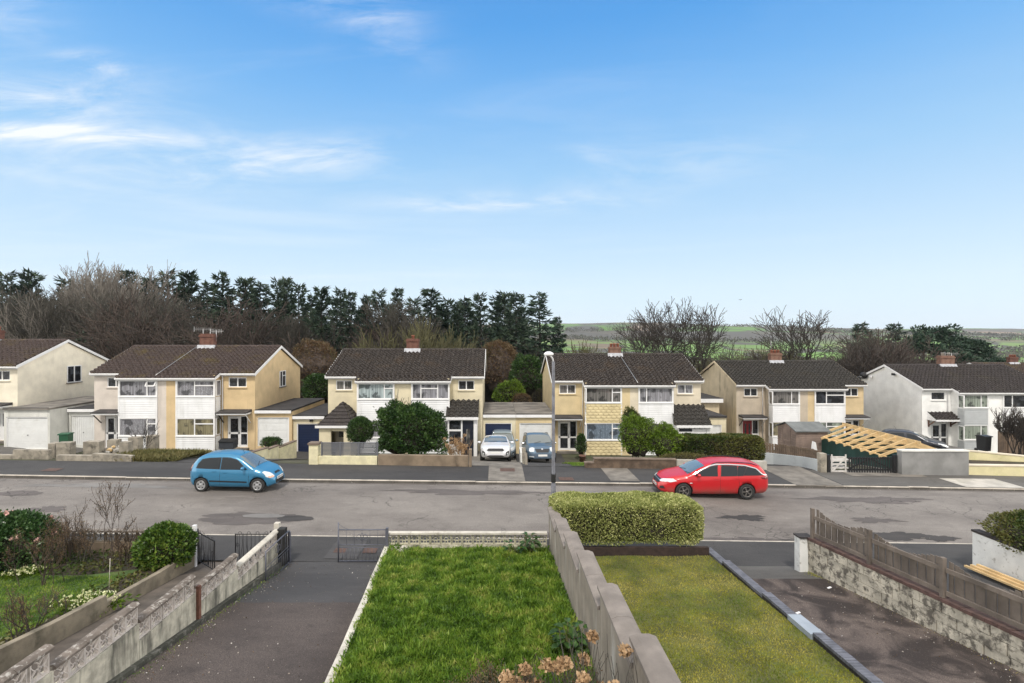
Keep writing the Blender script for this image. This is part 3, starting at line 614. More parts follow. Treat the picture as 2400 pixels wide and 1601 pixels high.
def door(parent, x, y, z, kind, w=1.35, h=2.1):
    T = face_T(x, y, z, 'front'); b = MB(); b.T = T; fr = 0.07
    b.box(0, w, -.08, .0, h-fr, h); b.box(0, fr, -.08, .0, 0, h-fr); b.box(w-fr, w, -.08, .0, 0, h-fr)
    if kind == 'solid': dw = w - 0.02
    else: dw = w * 0.62; b.box(dw - fr/2, dw + fr/2, -.08, .0, 0, h - fr); b.box(dw + fr/2, w - fr, -.08, 0.0, 0, 0.16); b.box(dw+fr/2, w-fr, -.08, 0.0, h*.42, h*.42+.1)
    fm = b.build('door_frame', M['pvc'], parent)
    if kind != 'solid': g = MB(); g.T = T; g.box(dw + fr*.4, w - fr*.8, -.07, -.035, .1, h - fr); g.build('side_pane', P_['dark' if kind != 'blind' else 'green'], fm)
    d = MB(); d.T = T; a, c = fr + .005, dw - fr/2 - .005
    mt = {'glazed': 'pvc', 'solid': 'pvc', 'red': 'red_door', 'dark': 'dk_door', 'blind': 'pvc'}[kind]
    if kind in ('glazed', 'blind'):
        d.box(a, c, -.07, .012, .02, .16); d.box(a, c, -.07, .012, h*.42, h*.42+.12); d.box(a, c, -.07, .012, h-fr-.12, h-fr-.01)
        d.box(a, a+.1, -.07, .012, .16, h-fr-.12); d.box(c-.1, c, -.07, .012, .16, h-fr-.12)
        do = d.build('door', M[mt], parent); g = MB(); g.T = T; g.box(a+.05, c-.05, -.06, -.03, .1, h-fr-.06); g.build('door_pane', P_['dark'], do)
    else:
        d.box(a, c, -.07, .008, .02, h-fr-.01); do = d.build('door', M[mt], parent)
        g = MB(); g.T = T; m_ = (a+c)/2
        for q in (-1, 1): g.box(m_+q*.16-.07, m_+q*.16+.07, .008, .014, h*.45, h*.85)
        g.build('door_pane', P_['dark'] if kind != 'solid' else P_['net'], do)
        g = MB(); g.T = T
        for q in (-1, 1): g.box(m_+q*.16-.09, m_+q*.16+.09, .008, .016, .2, h*.36)
        g.build('door_panel', M[mt], do)
    k = MB(); k.T = T; k.box(c-.07, c-.04, .01, .05, 1.0, 1.16); k.build('handle', M['antenna'], do)
    s = MB(); s.T = T; s.box(-.1, w+.1, -.05, .35, -.16, -.01); s.build('doorstep', M['concrete'], parent)
def canopy(parent, x0, x1, y, z, proj=0.75, brackets=(True, True), tiled=False):
    if tiled:
        b = MB(); tile_slope(b, lambda r_: (x0, x1), y - .0, z + .75, proj, .62, 4, rr=random.Random(3)); c = b.build('canopy', M['roof_d'], parent)
        s = MB(); s.prism([(y-.0, z+.72), (y-proj, z+.22), (y-proj, z+.12), (y-.0, z+.12)], 'x', x0-.05, x0-.01); s.prism([(y-.0, z+.72), (y-proj, z+.22), (y-proj, z+.12), (y-.0, z+.12)], 'x', x1+.01, x1+.05); s.box(x0-.01, x1+.01, y-proj-.06, y-proj-.02, z+.1, z+.24); s.build('fascia', M['pvc'], c)
        for xx in (x0+.05, x1-.05):
            k = MB(); k.bar((xx, y-.02, z-.35), (xx, y-proj+.15, z+.1), .07, .07); k.bar((xx, y-.05, z-.45), (xx, y-.05, z+.1), .07, .07); k.build('bracket', M['brick_old'], c)
        return
    b = MB(); b.prism([(y, z+.1), (y, z+.27), (y-proj-.04, z+.16), (y-proj-.04, z+.1)], 'x', x0-.03, x1+.03); c = b.build('canopy', M['felt'], parent)
    s = MB(); s.box(x0, x1, y-proj, y, z, z+.098); s.build('fascia', M['pvc'], c)
    for i, xx in enumerate((x0+.06, x1-.06)):
        if brackets[i]: k = MB(); k.bar((xx, y-.02, z-.62), (xx, y-proj+.1, z+.0), .05, .05); k.build('bracket', M['pvc'] if i else M['black'], c)
def house(sp):
    """a semi-detached pair: recessed entrance bays at the ends, projecting centre with two window bays"""
    Yw = sp['Yw']; Yb = Yw - 0.63; x0, x1 = sp['x']; b0, b1, pm, b2, b3 = sp['bays']; zr_ = sp['ridge']; DP = 7.9; yr = Yw + 3.9; sl = 0.41
    ev = zr_ - sl * 4.1; zf = sp.get('floor', ev - 5.1); L, Rr = sp['left'], sp['right']
    h = thing('semi_detached_house', sp['label'], 'house', ((x0 + x1) / 2, Yw, zf), 0, 'semi-detached houses along the far side of the street')
    inv = Matrix.Translation((-(x0 + x1) / 2, -Yw, -zf))
    g = {}  # collected parts in world coordinates; converted afterwards
    tmp = bpy.data.objects.new('tmp', None)
    H = h
    zt = ev - 0.05; yb_ = Yw + DP
    # walls
    for side, S, xa, xb in (('l', L, x0, b0), ('r', Rr, b3, x1)):
        w_ = xb - xa; b = MB(); wx = S.get('wx', (w_ * 0.5 - 0.55, w_ * 0.5 + 0.55)); holes = [(wx[0], wx[1], 4.15, 4.8)]
        pt = S.get('porch', 'canopy')
        dx = S.get('dx', w_ * 0.5 - 0.68)
        dy = S.get('door_y', 0)
        if pt == 'canopy' or pt == 'tiled': holes.append((dx, dx + S.get('dw', 1.35), 0.15, 2.25))
        wall_holes(b, face_T(xa, Yw, zf, 'front'), 0, w_, -0.6, zt - zf + 0.1, holes)
        # gable end
        gx = xa if side == 'l' else xb; gw = S.get('gwin'); pts = [(Yw + .006, zf - .6), (yb_ + .004, zf - .6), (yb_ + .004, zt), (yr, zr_ - 0.06), (Yw + .006, zt)]
        if S.get('gable_mat'):
            gm = MB(); gm.prism(pts, 'x', gx - (0.0 if side == 'l' else 0.006), gx + (0.006 if side == 'l' else 0.0)); go = gm.build('gable_wall', S['gable_mat'], H)
        b.prism(pts, 'x', gx + (0.01 if side == 'l' else -0.21), gx + (0.21 if side == 'l' else -0.01))
        # return of the centre block and its front face strip
        bx = b0 if side == 'l' else b3
        b.box(min(bx, bx + (0.2 if side == 'l' else -0.2)), max(bx, bx + (0.2 if side == 'l' else -0.2)), Yb + 0.006, Yw + 0.1, zf - .6, ev - 0.12)
        pa, pb = (b0, pm) if side == 'l' else (pm, b3)
        b.box(pa + 0.0 + (0.2 if side == 'l' else 0), pb - (0.2 if side == 'r' else 0), Yb, Yb + 0.15, zf - .6, ev - 0.30)
        b.box(pa if side == 'l' else pm + .01, pb if side == 'r' else pm - .01, yb_ - 0.2, yb_, zf - .6, zt)
        b.build('wall', S['wall'], H)
        if gw:
            T = face_T(gx, 0, 0, 'left' if side == 'l' else 'right')
            ya, yc, za, zc = gw
            window(H, T @ Matrix.Translation(((-yc if side == 'l' else ya), 0.03, za)), yc - ya, zc - za, S.get('glay', [(0, .5, ''), (.5, 1, '')]), S.get('gpane', 'dark'), M['concrete'])
        window(H, face_T(xa + wx[0], Yw, zf + 4.15, 'front'), wx[1] - wx[0], 0.65, S.get('sl', [(0, .5, ''), (.5, 1, '')]), S.get('spane', 'dark'), S['wall'], rec=0.05)
        if pt in ('canopy', 'tiled'):
            door(H, xa + dx, Yw + .06, zf + 0.15, S.get('door', 'glazed'), S.get('dw', 1.35))
            canopy(H, xa + dx - 0.3, xa + dx + S.get('dw', 1.35) + 0.25, Yw, zf + 2.42, 0.8, S.get('br', (True, True)), pt == 'tiled')
        # bay: window bands and cladding
        ba, bb = (b0, b1) if side == 'l' else (b2, b3); wv = bb - ba; cm = S.get('clad', 'clad_w')
        ret = S.get('ret', True)
        lay = S.get('lay', [(0, .75, ''), (.75, 1, 't')])
        fT = face_T(ba, Yb - 0.045, zf, 'front')
        u0_, u1_ = (0.0, wv)
        window(H, fT @ Matrix.Translation((0.03, 0, 3.62)), wv - .06, 1.03, lay, S.get('up', 'net'), True, open_top=S.get('open'))
        window(H, fT @ Matrix.Translation((0.03, 0, 1.05)), wv - .06, 1.15, S.get('lay2', lay), S.get('lo', 'net'), True)
        for z0_, z1_ in ((2.22, 3.56), (0.0, 0.99)):
            c = MB()
            if S.get('tiles'): scallops(c, fT, wv, z0_, z1_)
            else: shiplap(c, fT, wv, z0_, z1_)
            TS = face_T((b0 - .03) if side == 'l' else (b3 + .03), Yb - 0.01, zf, 'left' if side == 'l' else 'right')
            if ret and not S.get('tiles'): shiplap(c, TS, 0.6, z0_, z1_, u0=(-0.6 if side == 'l' else 0.0))
            co = c.build('cladding', M[cm], H)
        if ret:
            TS = face_T((b0 - .05) if side == 'l' else (b3 + .05), Yb, zf, 'left' if side == 'l' else 'right')
            for z0_, hh, pn in ((3.62, 1.03, S.get('up', 'net')), (1.05, 1.15, S.get('lo', 'net'))):
                window(H, TS @ Matrix.Translation(((-0.58 if side == 'l' else 0.04), 0.0, z0_)), 0.54, hh, [(0, 1, '')], pn, False, name='bay_side_window')
        # corner trims
        c = MB(); c.box(ba - .03, ba + .06, Yb - .085, Yb - .012, zf, ev - .32); c.box(bb - .06, bb + .03, Yb - .085, Yb - .012, zf, ev - .32); c.build('corner_trim', M['pvc'], co)
    # roof: front slope with longer centre, back slope
    b = MB(); rr = random.Random(hash(sp['label']) % 999 if False else int(abs(x0) * 10)); ov = 0.12
    e = 4.1 / 13
    tile_slope(b, lambda r_: (x0 - ov, x1 + ov) if r_ < 13 else (b0 - .12, b3 + .12), yr, zr_, e * 15, sl, 15, rr=rr)
    tile_slope(b, lambda r_: (x0 - ov, x1 + ov), yr, zr_, 4.1, sl, 13, dirn=1, rr=rr)
    b.prism([(yr - 4.1, ev - .07), (yr, zr_ - .07), (yr + 4.1, ev - .07), (yr + 4.1, ev - .1), (yr, zr_ - .14), (yr - 4.1, ev - .1)], 'x', x0 - ov + .02, x1 + ov - .02)
    b.prism([(yr - e*15, zr_ - sl*e*15 - .03), (yr - 4.0, ev), (yr - 4.0, ev - .05), (yr - e*15, zr_ - sl*e*15 - .08)], 'x', b0 - .1, b3 + .1)
    ro = b.build('roof', sp['roof'], H)
    c = MB(); n = int((x1 - x0) / 0.45)
    for i in range(n):
        a_ = x0 - ov + (x1 - x0 + 2*ov) * i / n; q = x0 - ov + (x1 - x0 + 2*ov) * (i + 1) / n - .012
        c.prism([(yr - .15, zr_ - .01), (yr - .09, zr_ + .085), (yr, zr_ + .12), (yr + .09, zr_ + .085), (yr + .15, zr_ - .01)], 'x', a_, q)
    c.build('ridge_tiles', sp.get('ridgemat', sp['roof']), ro)
    for gx, s_ in ((x0 - ov, -1), (x1 + ov, 1)):
        c = MB()
        g0, g1 = (gx - .04, gx - .004) if s_ < 0 else (gx + .004, gx + .04)
        for d_ in (-1, 1): c.prism([(yr, zr_ - .12), (yr, zr_ + .06), (yr + d_ * 4.12, ev + .05), (yr + d_ * 4.12, ev - .15)], 'x', g0, g1)
        c.build('barge_board', sp.get('barge', M['pvc']), ro)
    c = MB(); ce = zr_ - sl * e * 15
    for xa, xb, yy, zz_ in ((x0 - ov, b0 - .14, yr - 4.1, ev), (b3 + .14, x1 + ov, yr - 4.1, ev), (b0 - .12, b3 + .12, yr - e*15, ce)):
        c.box(xa, xb, yy + .03, yy + .06, zz_ - .2, zz_ - .035)
        c.prism([(yy - .1, zz_ - .02), (yy - .1, zz_ - .1), (yy - .06, zz_ - .13), (yy + .0, zz_ - .13), (yy + .025, zz_ - .1), (yy + .025, zz_ - .02)], 'x', xa, xb)
    for xx in (b0 - .13, b3 + .11): c.prism([(yr - e*15, ce - .14), (yr - e*15, ce + .04), (yr - 4.0, ev + .07), (yr - 4.0, ev - .14)], 'x', xx, xx + .02)
    c.build('gutter', M['pvc'], H)
    for dxp in sp.get('pipes', []):
        c = MB(); c.tube([(dxp, Yw - .2, ev - .1), (dxp, Yw - .07, ev - .3), (dxp, Yw - .07, zf + .1)], 0.04, 6); c.build('downpipe', M['pvc'], H)
    cx = sp.get('chim', (x0 + x1) / 2 - .2)
    chimney(ro, cx, yr, zr_, sp.get('cbrick', M['brick']), sp.get('pots', 3), pc=sp.get('potc', 'pot'), wd=sp.get('cw', 0.95), h=sp.get('ch', 0.75))
    if sp.get('cable'):
        c = MB(); xs = sp['cable']; c.tube([(lerp(xs[0], xs[1], k/8) , lerp(yr - .3, yr - e*15, k/8), lerp(zr_ - .05, ce + .1, k/8) + .06) for k in range(9)], .022, 5); c.build('cable', M['antenna'], ro)
    for ch in [h] + []: pass
    # move parts into the thing's local space
    for o in list(h.children): o.matrix_parent_inverse = Matrix.Identity(4); o.data.transform(inv)
    def deep(o):
        for c_ in o.children: c_.data.transform(inv); deep(c_)
    for o in h.children: deep(o)
    return h, ev, zf
def localise(t):
    """children were built in world coordinates: bring them into the thing's space"""
    inv = t.matrix_basis.inverted() if False else (Matrix.Translation(t.location) @ t.rotation_euler.to_matrix().to_4x4()).inverted()
    def deep(o):
        for c_ in o.children:
            if c_.data: c_.data.transform(inv)
            deep(c_)
    deep(t); return t
B2 = lambda Yw: Yw - 0.63
def bays(px, Yw): return tuple(X(p, Yw - 0.63) for p in px)
HS = []
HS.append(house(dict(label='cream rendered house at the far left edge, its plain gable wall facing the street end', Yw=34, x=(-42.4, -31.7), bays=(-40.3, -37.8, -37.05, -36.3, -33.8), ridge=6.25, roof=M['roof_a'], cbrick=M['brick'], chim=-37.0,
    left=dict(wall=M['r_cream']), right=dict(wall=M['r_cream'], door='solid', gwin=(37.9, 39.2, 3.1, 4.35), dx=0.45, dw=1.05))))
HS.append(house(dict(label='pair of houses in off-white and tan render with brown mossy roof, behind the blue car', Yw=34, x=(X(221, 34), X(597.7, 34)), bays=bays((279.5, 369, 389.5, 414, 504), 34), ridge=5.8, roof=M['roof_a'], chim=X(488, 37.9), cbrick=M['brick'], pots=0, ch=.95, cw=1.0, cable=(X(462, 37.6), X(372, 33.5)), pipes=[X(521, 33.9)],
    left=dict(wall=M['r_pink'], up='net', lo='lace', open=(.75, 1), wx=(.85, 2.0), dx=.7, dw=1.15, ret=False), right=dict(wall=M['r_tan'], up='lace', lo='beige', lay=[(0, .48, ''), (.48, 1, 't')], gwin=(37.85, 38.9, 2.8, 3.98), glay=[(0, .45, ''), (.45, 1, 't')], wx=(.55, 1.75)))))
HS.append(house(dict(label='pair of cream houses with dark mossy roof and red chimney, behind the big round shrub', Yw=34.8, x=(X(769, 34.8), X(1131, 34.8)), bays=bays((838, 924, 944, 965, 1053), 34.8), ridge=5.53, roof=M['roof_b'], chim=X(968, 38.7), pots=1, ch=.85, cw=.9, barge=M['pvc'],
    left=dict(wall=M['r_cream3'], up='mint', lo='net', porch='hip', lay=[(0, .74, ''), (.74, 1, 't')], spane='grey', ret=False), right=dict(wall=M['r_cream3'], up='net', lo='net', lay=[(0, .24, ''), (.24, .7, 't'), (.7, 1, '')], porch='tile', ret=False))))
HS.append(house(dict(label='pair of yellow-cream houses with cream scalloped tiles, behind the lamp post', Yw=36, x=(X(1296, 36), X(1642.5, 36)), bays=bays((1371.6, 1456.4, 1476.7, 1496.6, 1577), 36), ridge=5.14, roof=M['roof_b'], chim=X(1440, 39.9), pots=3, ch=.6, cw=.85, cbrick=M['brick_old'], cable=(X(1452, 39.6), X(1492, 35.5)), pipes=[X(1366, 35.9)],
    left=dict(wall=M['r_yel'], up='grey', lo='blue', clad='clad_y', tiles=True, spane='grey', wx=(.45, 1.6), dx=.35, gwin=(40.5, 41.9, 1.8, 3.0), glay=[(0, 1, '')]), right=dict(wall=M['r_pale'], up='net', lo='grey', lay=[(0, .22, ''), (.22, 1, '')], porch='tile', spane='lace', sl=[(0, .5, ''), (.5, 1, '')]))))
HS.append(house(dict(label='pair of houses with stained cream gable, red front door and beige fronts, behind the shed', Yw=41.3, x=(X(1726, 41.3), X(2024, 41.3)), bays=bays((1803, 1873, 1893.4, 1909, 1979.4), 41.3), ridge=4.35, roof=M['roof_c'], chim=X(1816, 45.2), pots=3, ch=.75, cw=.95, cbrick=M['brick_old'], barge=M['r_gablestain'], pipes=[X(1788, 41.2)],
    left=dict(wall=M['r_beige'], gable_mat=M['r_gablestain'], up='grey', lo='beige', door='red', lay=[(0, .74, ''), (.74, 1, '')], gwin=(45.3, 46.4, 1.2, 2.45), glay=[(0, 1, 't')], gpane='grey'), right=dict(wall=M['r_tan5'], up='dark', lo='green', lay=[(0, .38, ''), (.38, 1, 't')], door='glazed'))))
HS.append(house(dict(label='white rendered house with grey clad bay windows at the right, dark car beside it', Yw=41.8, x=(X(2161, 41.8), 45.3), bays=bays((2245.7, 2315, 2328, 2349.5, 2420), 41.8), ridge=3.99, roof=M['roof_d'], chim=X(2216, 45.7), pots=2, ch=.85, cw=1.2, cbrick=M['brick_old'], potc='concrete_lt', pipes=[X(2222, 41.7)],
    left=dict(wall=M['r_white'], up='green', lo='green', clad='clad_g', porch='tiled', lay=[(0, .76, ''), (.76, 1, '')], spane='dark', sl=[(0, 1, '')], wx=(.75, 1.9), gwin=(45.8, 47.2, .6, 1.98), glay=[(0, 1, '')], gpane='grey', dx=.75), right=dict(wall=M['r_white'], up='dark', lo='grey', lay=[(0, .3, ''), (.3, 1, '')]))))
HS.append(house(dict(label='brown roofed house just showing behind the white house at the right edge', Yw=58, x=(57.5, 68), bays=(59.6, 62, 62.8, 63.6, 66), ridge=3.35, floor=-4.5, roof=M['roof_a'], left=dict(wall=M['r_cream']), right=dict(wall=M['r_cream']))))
# ------------------------------------------------------------------ porches of the cream and yellow-cream pairs
def attach(ch, parent):
    """world-space part onto a thing whose children live in its local space"""
    inv = (Matrix.Translation(parent.location) @ parent.rotation_euler.to_matrix().to_4x4()).inverted()
    def deep(o):
        if o.data: o.data.transform(inv)
        for c_ in o.children: deep(c_)
    deep(ch); ch.parent = parent
H3, ev3, zf3 = HS[2]; H4, ev4, zf4 = HS[3]
# hipped porch (cream pair, left)
xa, xb, ya, yb = X(748, 32.6), X(822, 32.6), 32.6, 34.77
pr = MB(); ze = Z(998, 32.6); zp = Z(953, 33.6)
def hip_tiles(mb, x0, x1, y0, y1, z0, apex, rows=6):
    c = Vector(apex); cor = [Vector((x0, y0, z0)), Vector((x1, y0, z0)), Vector((x1, y1, z0)), Vector((x0, y1, z0))]
    for s_ in range(4):
        a, b_ = cor[s_], cor[(s_+1) % 4]; nrm = (b_ - a).cross(c - a).normalized(); nrm = nrm if nrm.z > 0 else -nrm
        for r_ in range(rows):
            t0, t1 = r_ / rows, (r_ + 1) / rows; off0 = nrm * .055; off1 = nrm * .008
            p = [a.lerp(c, t0) + off0, b_.lerp(c, t0) + off0, b_.lerp(c, t1) + off1, a.lerp(c, t1) + off1]
            mb.face(p); mb.face([a.lerp(c, t0) - nrm * .01, b_.lerp(c, t0) - nrm * .01, p[1], p[0]])
hip_tiles(pr, xa - .15, xb + .15, ya - .15, 35.8, ze, ((xa + xb) / 2, 34.3, zp + .25), 7)
po = MB(); po.box(xa, xa + .75, ya, ya + .2, zf3 - .3, ze - .1); po.box(xb - .45, xb, ya, ya + .2, zf3 - .3, ze - .1); po.box(xa, xa + .2, ya + .201, yb, zf3 - .3, ze - .1); po.box(xb - .2, xb, ya + .201, yb, zf3 - .3, ze - .1); po.box(xa + .76, xb - .46, ya + .02, ya + .18, ze - .35, ze - .1)
o = po.build('porch', M['r_cream3'], None); r_ = pr.build('porch_roof', M['roof_d'], o)
f = MB(); f.box(xa - .16, xb + .16, ya - .2, ya - .155, ze - .12, ze + .03); f.box(xb + .162, xb + .2, ya - .2, yb, ze - .12, ze + .03); f.box(xa - .2, xa - .162, ya - .2, yb, ze - .12, ze + .03); f.build('fascia', M['pvc'], o)
d = MB(); d.box(xa + .76, xb - .46, ya + .9, ya + .95, zf3, ze - .36); d.build('porch_door', rough_mat('porch_door_beige', (.45, .4, .32), .1), o)
d = MB(); d.box(xa + 1.0, xb - .7, ya + .88, ya + .898, ze - .9, ze - .5); d.build('door_pane', P_['dark'], o)
attach(o, H3)
def tile_porch(Hh, zf, Yw, x0, x1, yfront, ze, ztop, dark_door, doorside=1, wide=None):
    b = MB(); n = 6; rr = random.Random(5); tile_slope(b, lambda r_: (x0 - (.12 if r_ < 3 or wide is None else wide), x1 + .1), Yw - .02, ztop, Yw - .02 - yfront + .15, (ztop - ze) / (Yw - yfront), 6, rr=rr, tw=.33)
    w_ = MB(); w_.box(x0, x1, yfront + .01, yfront + .12, zf - .3, zf + .62) if False else None
    fr = MB(); yy = yfront
    fr.box(x0, x0 + .1, yy, yy + .1, zf - .2, ze - .1); fr.box(x1 - .22, x1, yy, yy + .1, zf - .2, ze - .1); fr.box(x0 + .101, x1 - .221, yy, yy + .1, ze - .22, ze - .1)
    xm = lerp(x0, x1, .48); fr.box(xm - .05, xm + .05, yy, yy + .1, zf - .2, ze - .22)
    fr.box(x0 + .1, xm - .051, yy, yy + .1, zf - .2, zf + .75); fr.box(x0 + .1, xm - .051, yy, yy + .1, zf + 1.62, zf + 1.74)
    fr.box(x1 - .1, x1, yy + .101, Yw, zf - .2, ze - .1); fr.box(x0, x0 + .1, yy + .101, Yw, zf - .2, ze - .1)
    o = fr.build('porch', M['pvc'], None); b.build('porch_roof', M['roof_c'], o)
    g = MB(); g.box(x0 + .11, xm - .06, yy + .03, yy + .06, zf + .75, ze - .22); g.build('porch_pane', P_['dark'], o)
    g = MB(); g.box(xm + .06, x1 - .24, yy + .02, yy + .07, zf, ze - .23); dd = g.build('porch_door', M['dk_door'] if dark_door else M['pvc'], o)
    g = MB(); q = (xm + x1 - .18) / 2
    if dark_door: g.box(q - .12, q + .12, yy + .012, yy + .019, zf + .8, zf + 1.75)
    else: g.box(q - .2, q - .08, yy + .012, yy + .019, zf + .5, zf + 1.5); g.box(q + .08, q + .2, yy + .012, yy + .019, zf + .5, zf + 1.5)
    g.build('door_pane', P_['grey'] if dark_door else P_['dark'], dd)
    s = MB(); s.box(x0 - .12, x1 + .1, yy - .2, yy - .12, ze - .14, ze + .02); s.build('gutter', M['pvc'], o)
    if wide: s = MB(); s.box(x0 - wide, x0 - .0, yy - .0, Yw - .6, ze - .14, ze); s.build('soffit', M['pvc'], o)
    attach(o, Hh)
tile_porch(H3, zf3, 34.8, X(1049, 33.3), X(1118, 33.3), 33.3, Z(978, 33.3), Z(937, 34.8), True)
tile_porch(H4, zf4, 36.0, X(1588, 34.6), X(1664, 34.6), 34.6, Z(997, 34.6), Z(948, 36.0), False)
# ------------------------------------------------------------------ garages
def garage(label, x0, x1, Y, dep, zb, hgt, wall, roofm, doorm, style='ribbed', dx=(.3, .3), fascia=True, dh=2.0, over=.12, sidedoor=False):
    g = thing('garage', label, 'garage', ((x0 + x1) / 2, Y, zb), 0, 'flat roofed garages between the houses')
    ox = (x0 + x1) / 2; w_ = (x1 - x0) / 2
    b = MB(); wall_holes(b, face_T(-w_, 0, 0, 'front'), 0, 2 * w_, -.3, hgt, [(dx[0], 2 * w_ - dx[1], 0.0, dh)], .12)
    b.box(-w_, -w_ + .15, .004, dep, -.3, hgt - .002); b.box(w_ - .15, w_, .004, dep, -.3, hgt - .002); b.box(-w_ + .15, w_ - .15, dep - .15, dep, -.3, hgt - .002); b.build('wall', wall, g)
    r = MB(); r.box(-w_ - .0, w_ + .0, -over, dep + .05, hgt + .002, hgt + .12)
    ro = r.build('roof', roofm, g)
    t_ = MB(); t_.tube([(-w_ + .02, -over + .04, hgt + .12), (w_ - .02, -over + .04, hgt + .12)], .045, 6); t_.build('roof_edge', M['black'], ro)
    if fascia: f = MB(); f.box(-w_, w_, -over - .03, -over - .004, hgt - .1, hgt + .09); f.build('fascia', M['pvc'], ro)
    d = MB(); a, c = -w_ + dx[0] + .02, w_ - dx[1] - .02
    if style == 'ribbed':
        n = int(dh / .11)
        for i in range(n): z0_ = dh * i / n; d.box(a + .05, c - .05, .085, .10, z0_, z0_ + dh / n - .015)
        d.box(a + .05, c - .05, .10, .118, 0, dh)
    elif style == 'panel':
        d.box(a + .05, c - .05, .09, .118, 0, dh); n = 4; pw = (c - a - .3) / 4
        for i in range(4):
            for j in range(4): d.box(a + .15 + i * pw, a + .11 + (i + 1) * pw, .075, .089, .12 + j * .47, .5 + j * .47)
    elif style == 'planks':
        n = 12; pw = (c - a) / n
        for i in range(n): d.box(a + i * pw + .008, a + (i + 1) * pw - .008, .07, .1, .03, dh - .02)
        d.box(a, c, .1, .118, 0, dh)
    do = d.build('garage_door', doorm, g)
    f = MB(); f.box(a - .02, a + .045, .02, .11, 0, dh - .05); f.box(c - .045, c + .02, .02, .11, 0, dh - .05); f.box(a - .02, c + .02, .02, .11, dh - .049, dh); f.build('door_frame', M['pvc'], g)
    k = MB(); k.tube([(0, .09, dh * .42), (0, .03, dh * .42)], .025, 8); k.build('handle', M['black'], do)
    return g
M['r_garwhite'] = render_mat('render_garage_white', (.62, .62, .58), (.25, .25, .2), .5)
M['door_white'] = rough_mat('garage_door_white', (.72, .73, .72), .05, 2, .5, .05, 30, (.4, .38, .3), .4)
garage('white ribbed garage beside the gable of the far left cream house', -31.55, -28.6, 32.9, 6.6, Z(1052, 32.9), 2.5, M['r_garwhite'], M['felt_lt'], M['door_white'], 'ribbed', (.12, .12), False, 2.05)
garage('white plank-doored lean-to garage squeezed against the off-white house', -28.55, -26.65, 34.3, 4.5, -.75, 2.35, M['r_garwhite'], M['felt'], M['door_white'], 'planks', (.08, .08), True, 2.0)
garage('tan garage with white panelled door beside the tan house', X(598.5, 34), X(684, 34), 34.0, 6.5, Z(1046, 34), 2.3, M['r_tan'], M['felt'], M['door_white'], 'panel', (.12, .18), True, 1.92)
garage('cream garage with navy door under two wall lamps', X(685, 34.2), X(768, 34.75), 34.2, 6.2, Z(1063, 34.2), 2.42, M['r_cream3'], M['felt'], M['navy'], 'ribbed', (.3, .25), True, 2.0)
garage('cream garage with open-looking dark navy door behind the white car', X(1132, 34.9), X(1208.5, 34.9), 34.9, 6.3, Z(1064, 34.9), 2.6, M['r_cream3'], M['felt_lt'], M['navy'], 'ribbed', (.08, .25), True, 2.1)
garage('garage with white roller door behind the silver-blue people carrier', X(1209, 34.9), 4.02, 34.9, 6.3, Z(1064, 34.9), 2.6, M['r_yel'], M['felt_lt'], M['door_white'], 'ribbed', (.25, .05), True, 2.1)
garage('small cream garage with white door between the yellow-cream pair and the stained gable', 14.75, 17.4, 38.5, 6.5, -2.0, 2.45, M['r_cream3'], M['felt'], M['door_white'], 'ribbed', (.9, .35), False, 1.9)
gb = thing('side_extension', 'flat roofed cream side extension with little windows behind the tiled porch', 'extension', (16.4, 42, -2.2))
b = MB(); b.box(-1.7, 2.0, 0, 4, 0, 3.55); b.build('wall', M['r_gablestain'], gb); b = MB(); b.box(-1.7, 2.2, -.25, 4.1, 3.56, 3.7); b.build('roof', M['felt'], gb); b = MB(); b.box(-1.7, 2.2, -.3, -.26, 3.35, 3.66); b.build('fascia', M['pvc'], gb)
for xx, ww in ((.3, .9), (-1.0, .9)): window(gb, face_T(xx, -.0, 2.2, 'front') @ Matrix.Translation((0, .03, 0)), ww, .5, [(0, 1, '')], 'dark', False)
wl = thing('wall_lamp', 'pair of small black lamps on the cream garage above the navy door', 'wall lamp', (X(729, 34.1), 34.14, Z(985, 34.1)))
b = MB(); b.box(-.09, -.03, -.08, .05, -.1, .1); b.box(.03, .09, -.08, .05, -.1, .1); b.box(-.03, .03, .02, .05, -.03, .03); b.build('lamp_body', M['black'], wl)
# ------------------------------------------------------------------ aerials, dishes
aerial(X(478, 37.9), 37.8, Z(800, 37.9), .95, 'comb shaped television aerial on the chimney of the mossy brown roof', 9, R(15))
aerial(X(507, 37.9), 37.9, Z(800, 37.9), .8, 'second fainter television aerial on the brown-roofed chimney, right of the taller one', 8, R(-20))
aerial(X(1807, 45.2), 45.2, Z(828, 45.2), 1.0, 'thin television aerial above the clay pots of the stained gable house', 4, R(60))
aerial(X(2228, 45.7), 45.6, Z(858, 45.7), 1.15, 'television aerial leaning beside the wide chimney of the white house', 7, 0)
def dish(x, y, z, r, label, rz):
    t = thing('satellite_dish', label, 'satellite dish', (x, y, z), rz)
    b = MB(); b.lathe([(0, -.02), (r * .5, .01), (r * .85, .06), (r, .1), (r * .98, .115), (r * .5, .03), (0, .0)], (0, 0, 0), 18, 'y'); b.build('dish', M['black'], t)
    a = MB(); a.bar((0, 0, 0), (0, .3, -.05), .04, .04); a.bar((0, .05, -r * .9), (0, -.4, -.1), .02, .02); a.box(-.04, .04, -.46, -.38, -.14, -.06); a.build('arm', M['antenna'], t); return t
x6 = X(2161, 41.8)
dish(x6 - .35, 48.0, 2.9, .33, 'round black satellite dish high on the white gable wall', R(-60))
dish(x6 - .3, 48.6, 2.65, .14, 'tiny black camera-like dish at the roof corner of the white gable', R(-60))
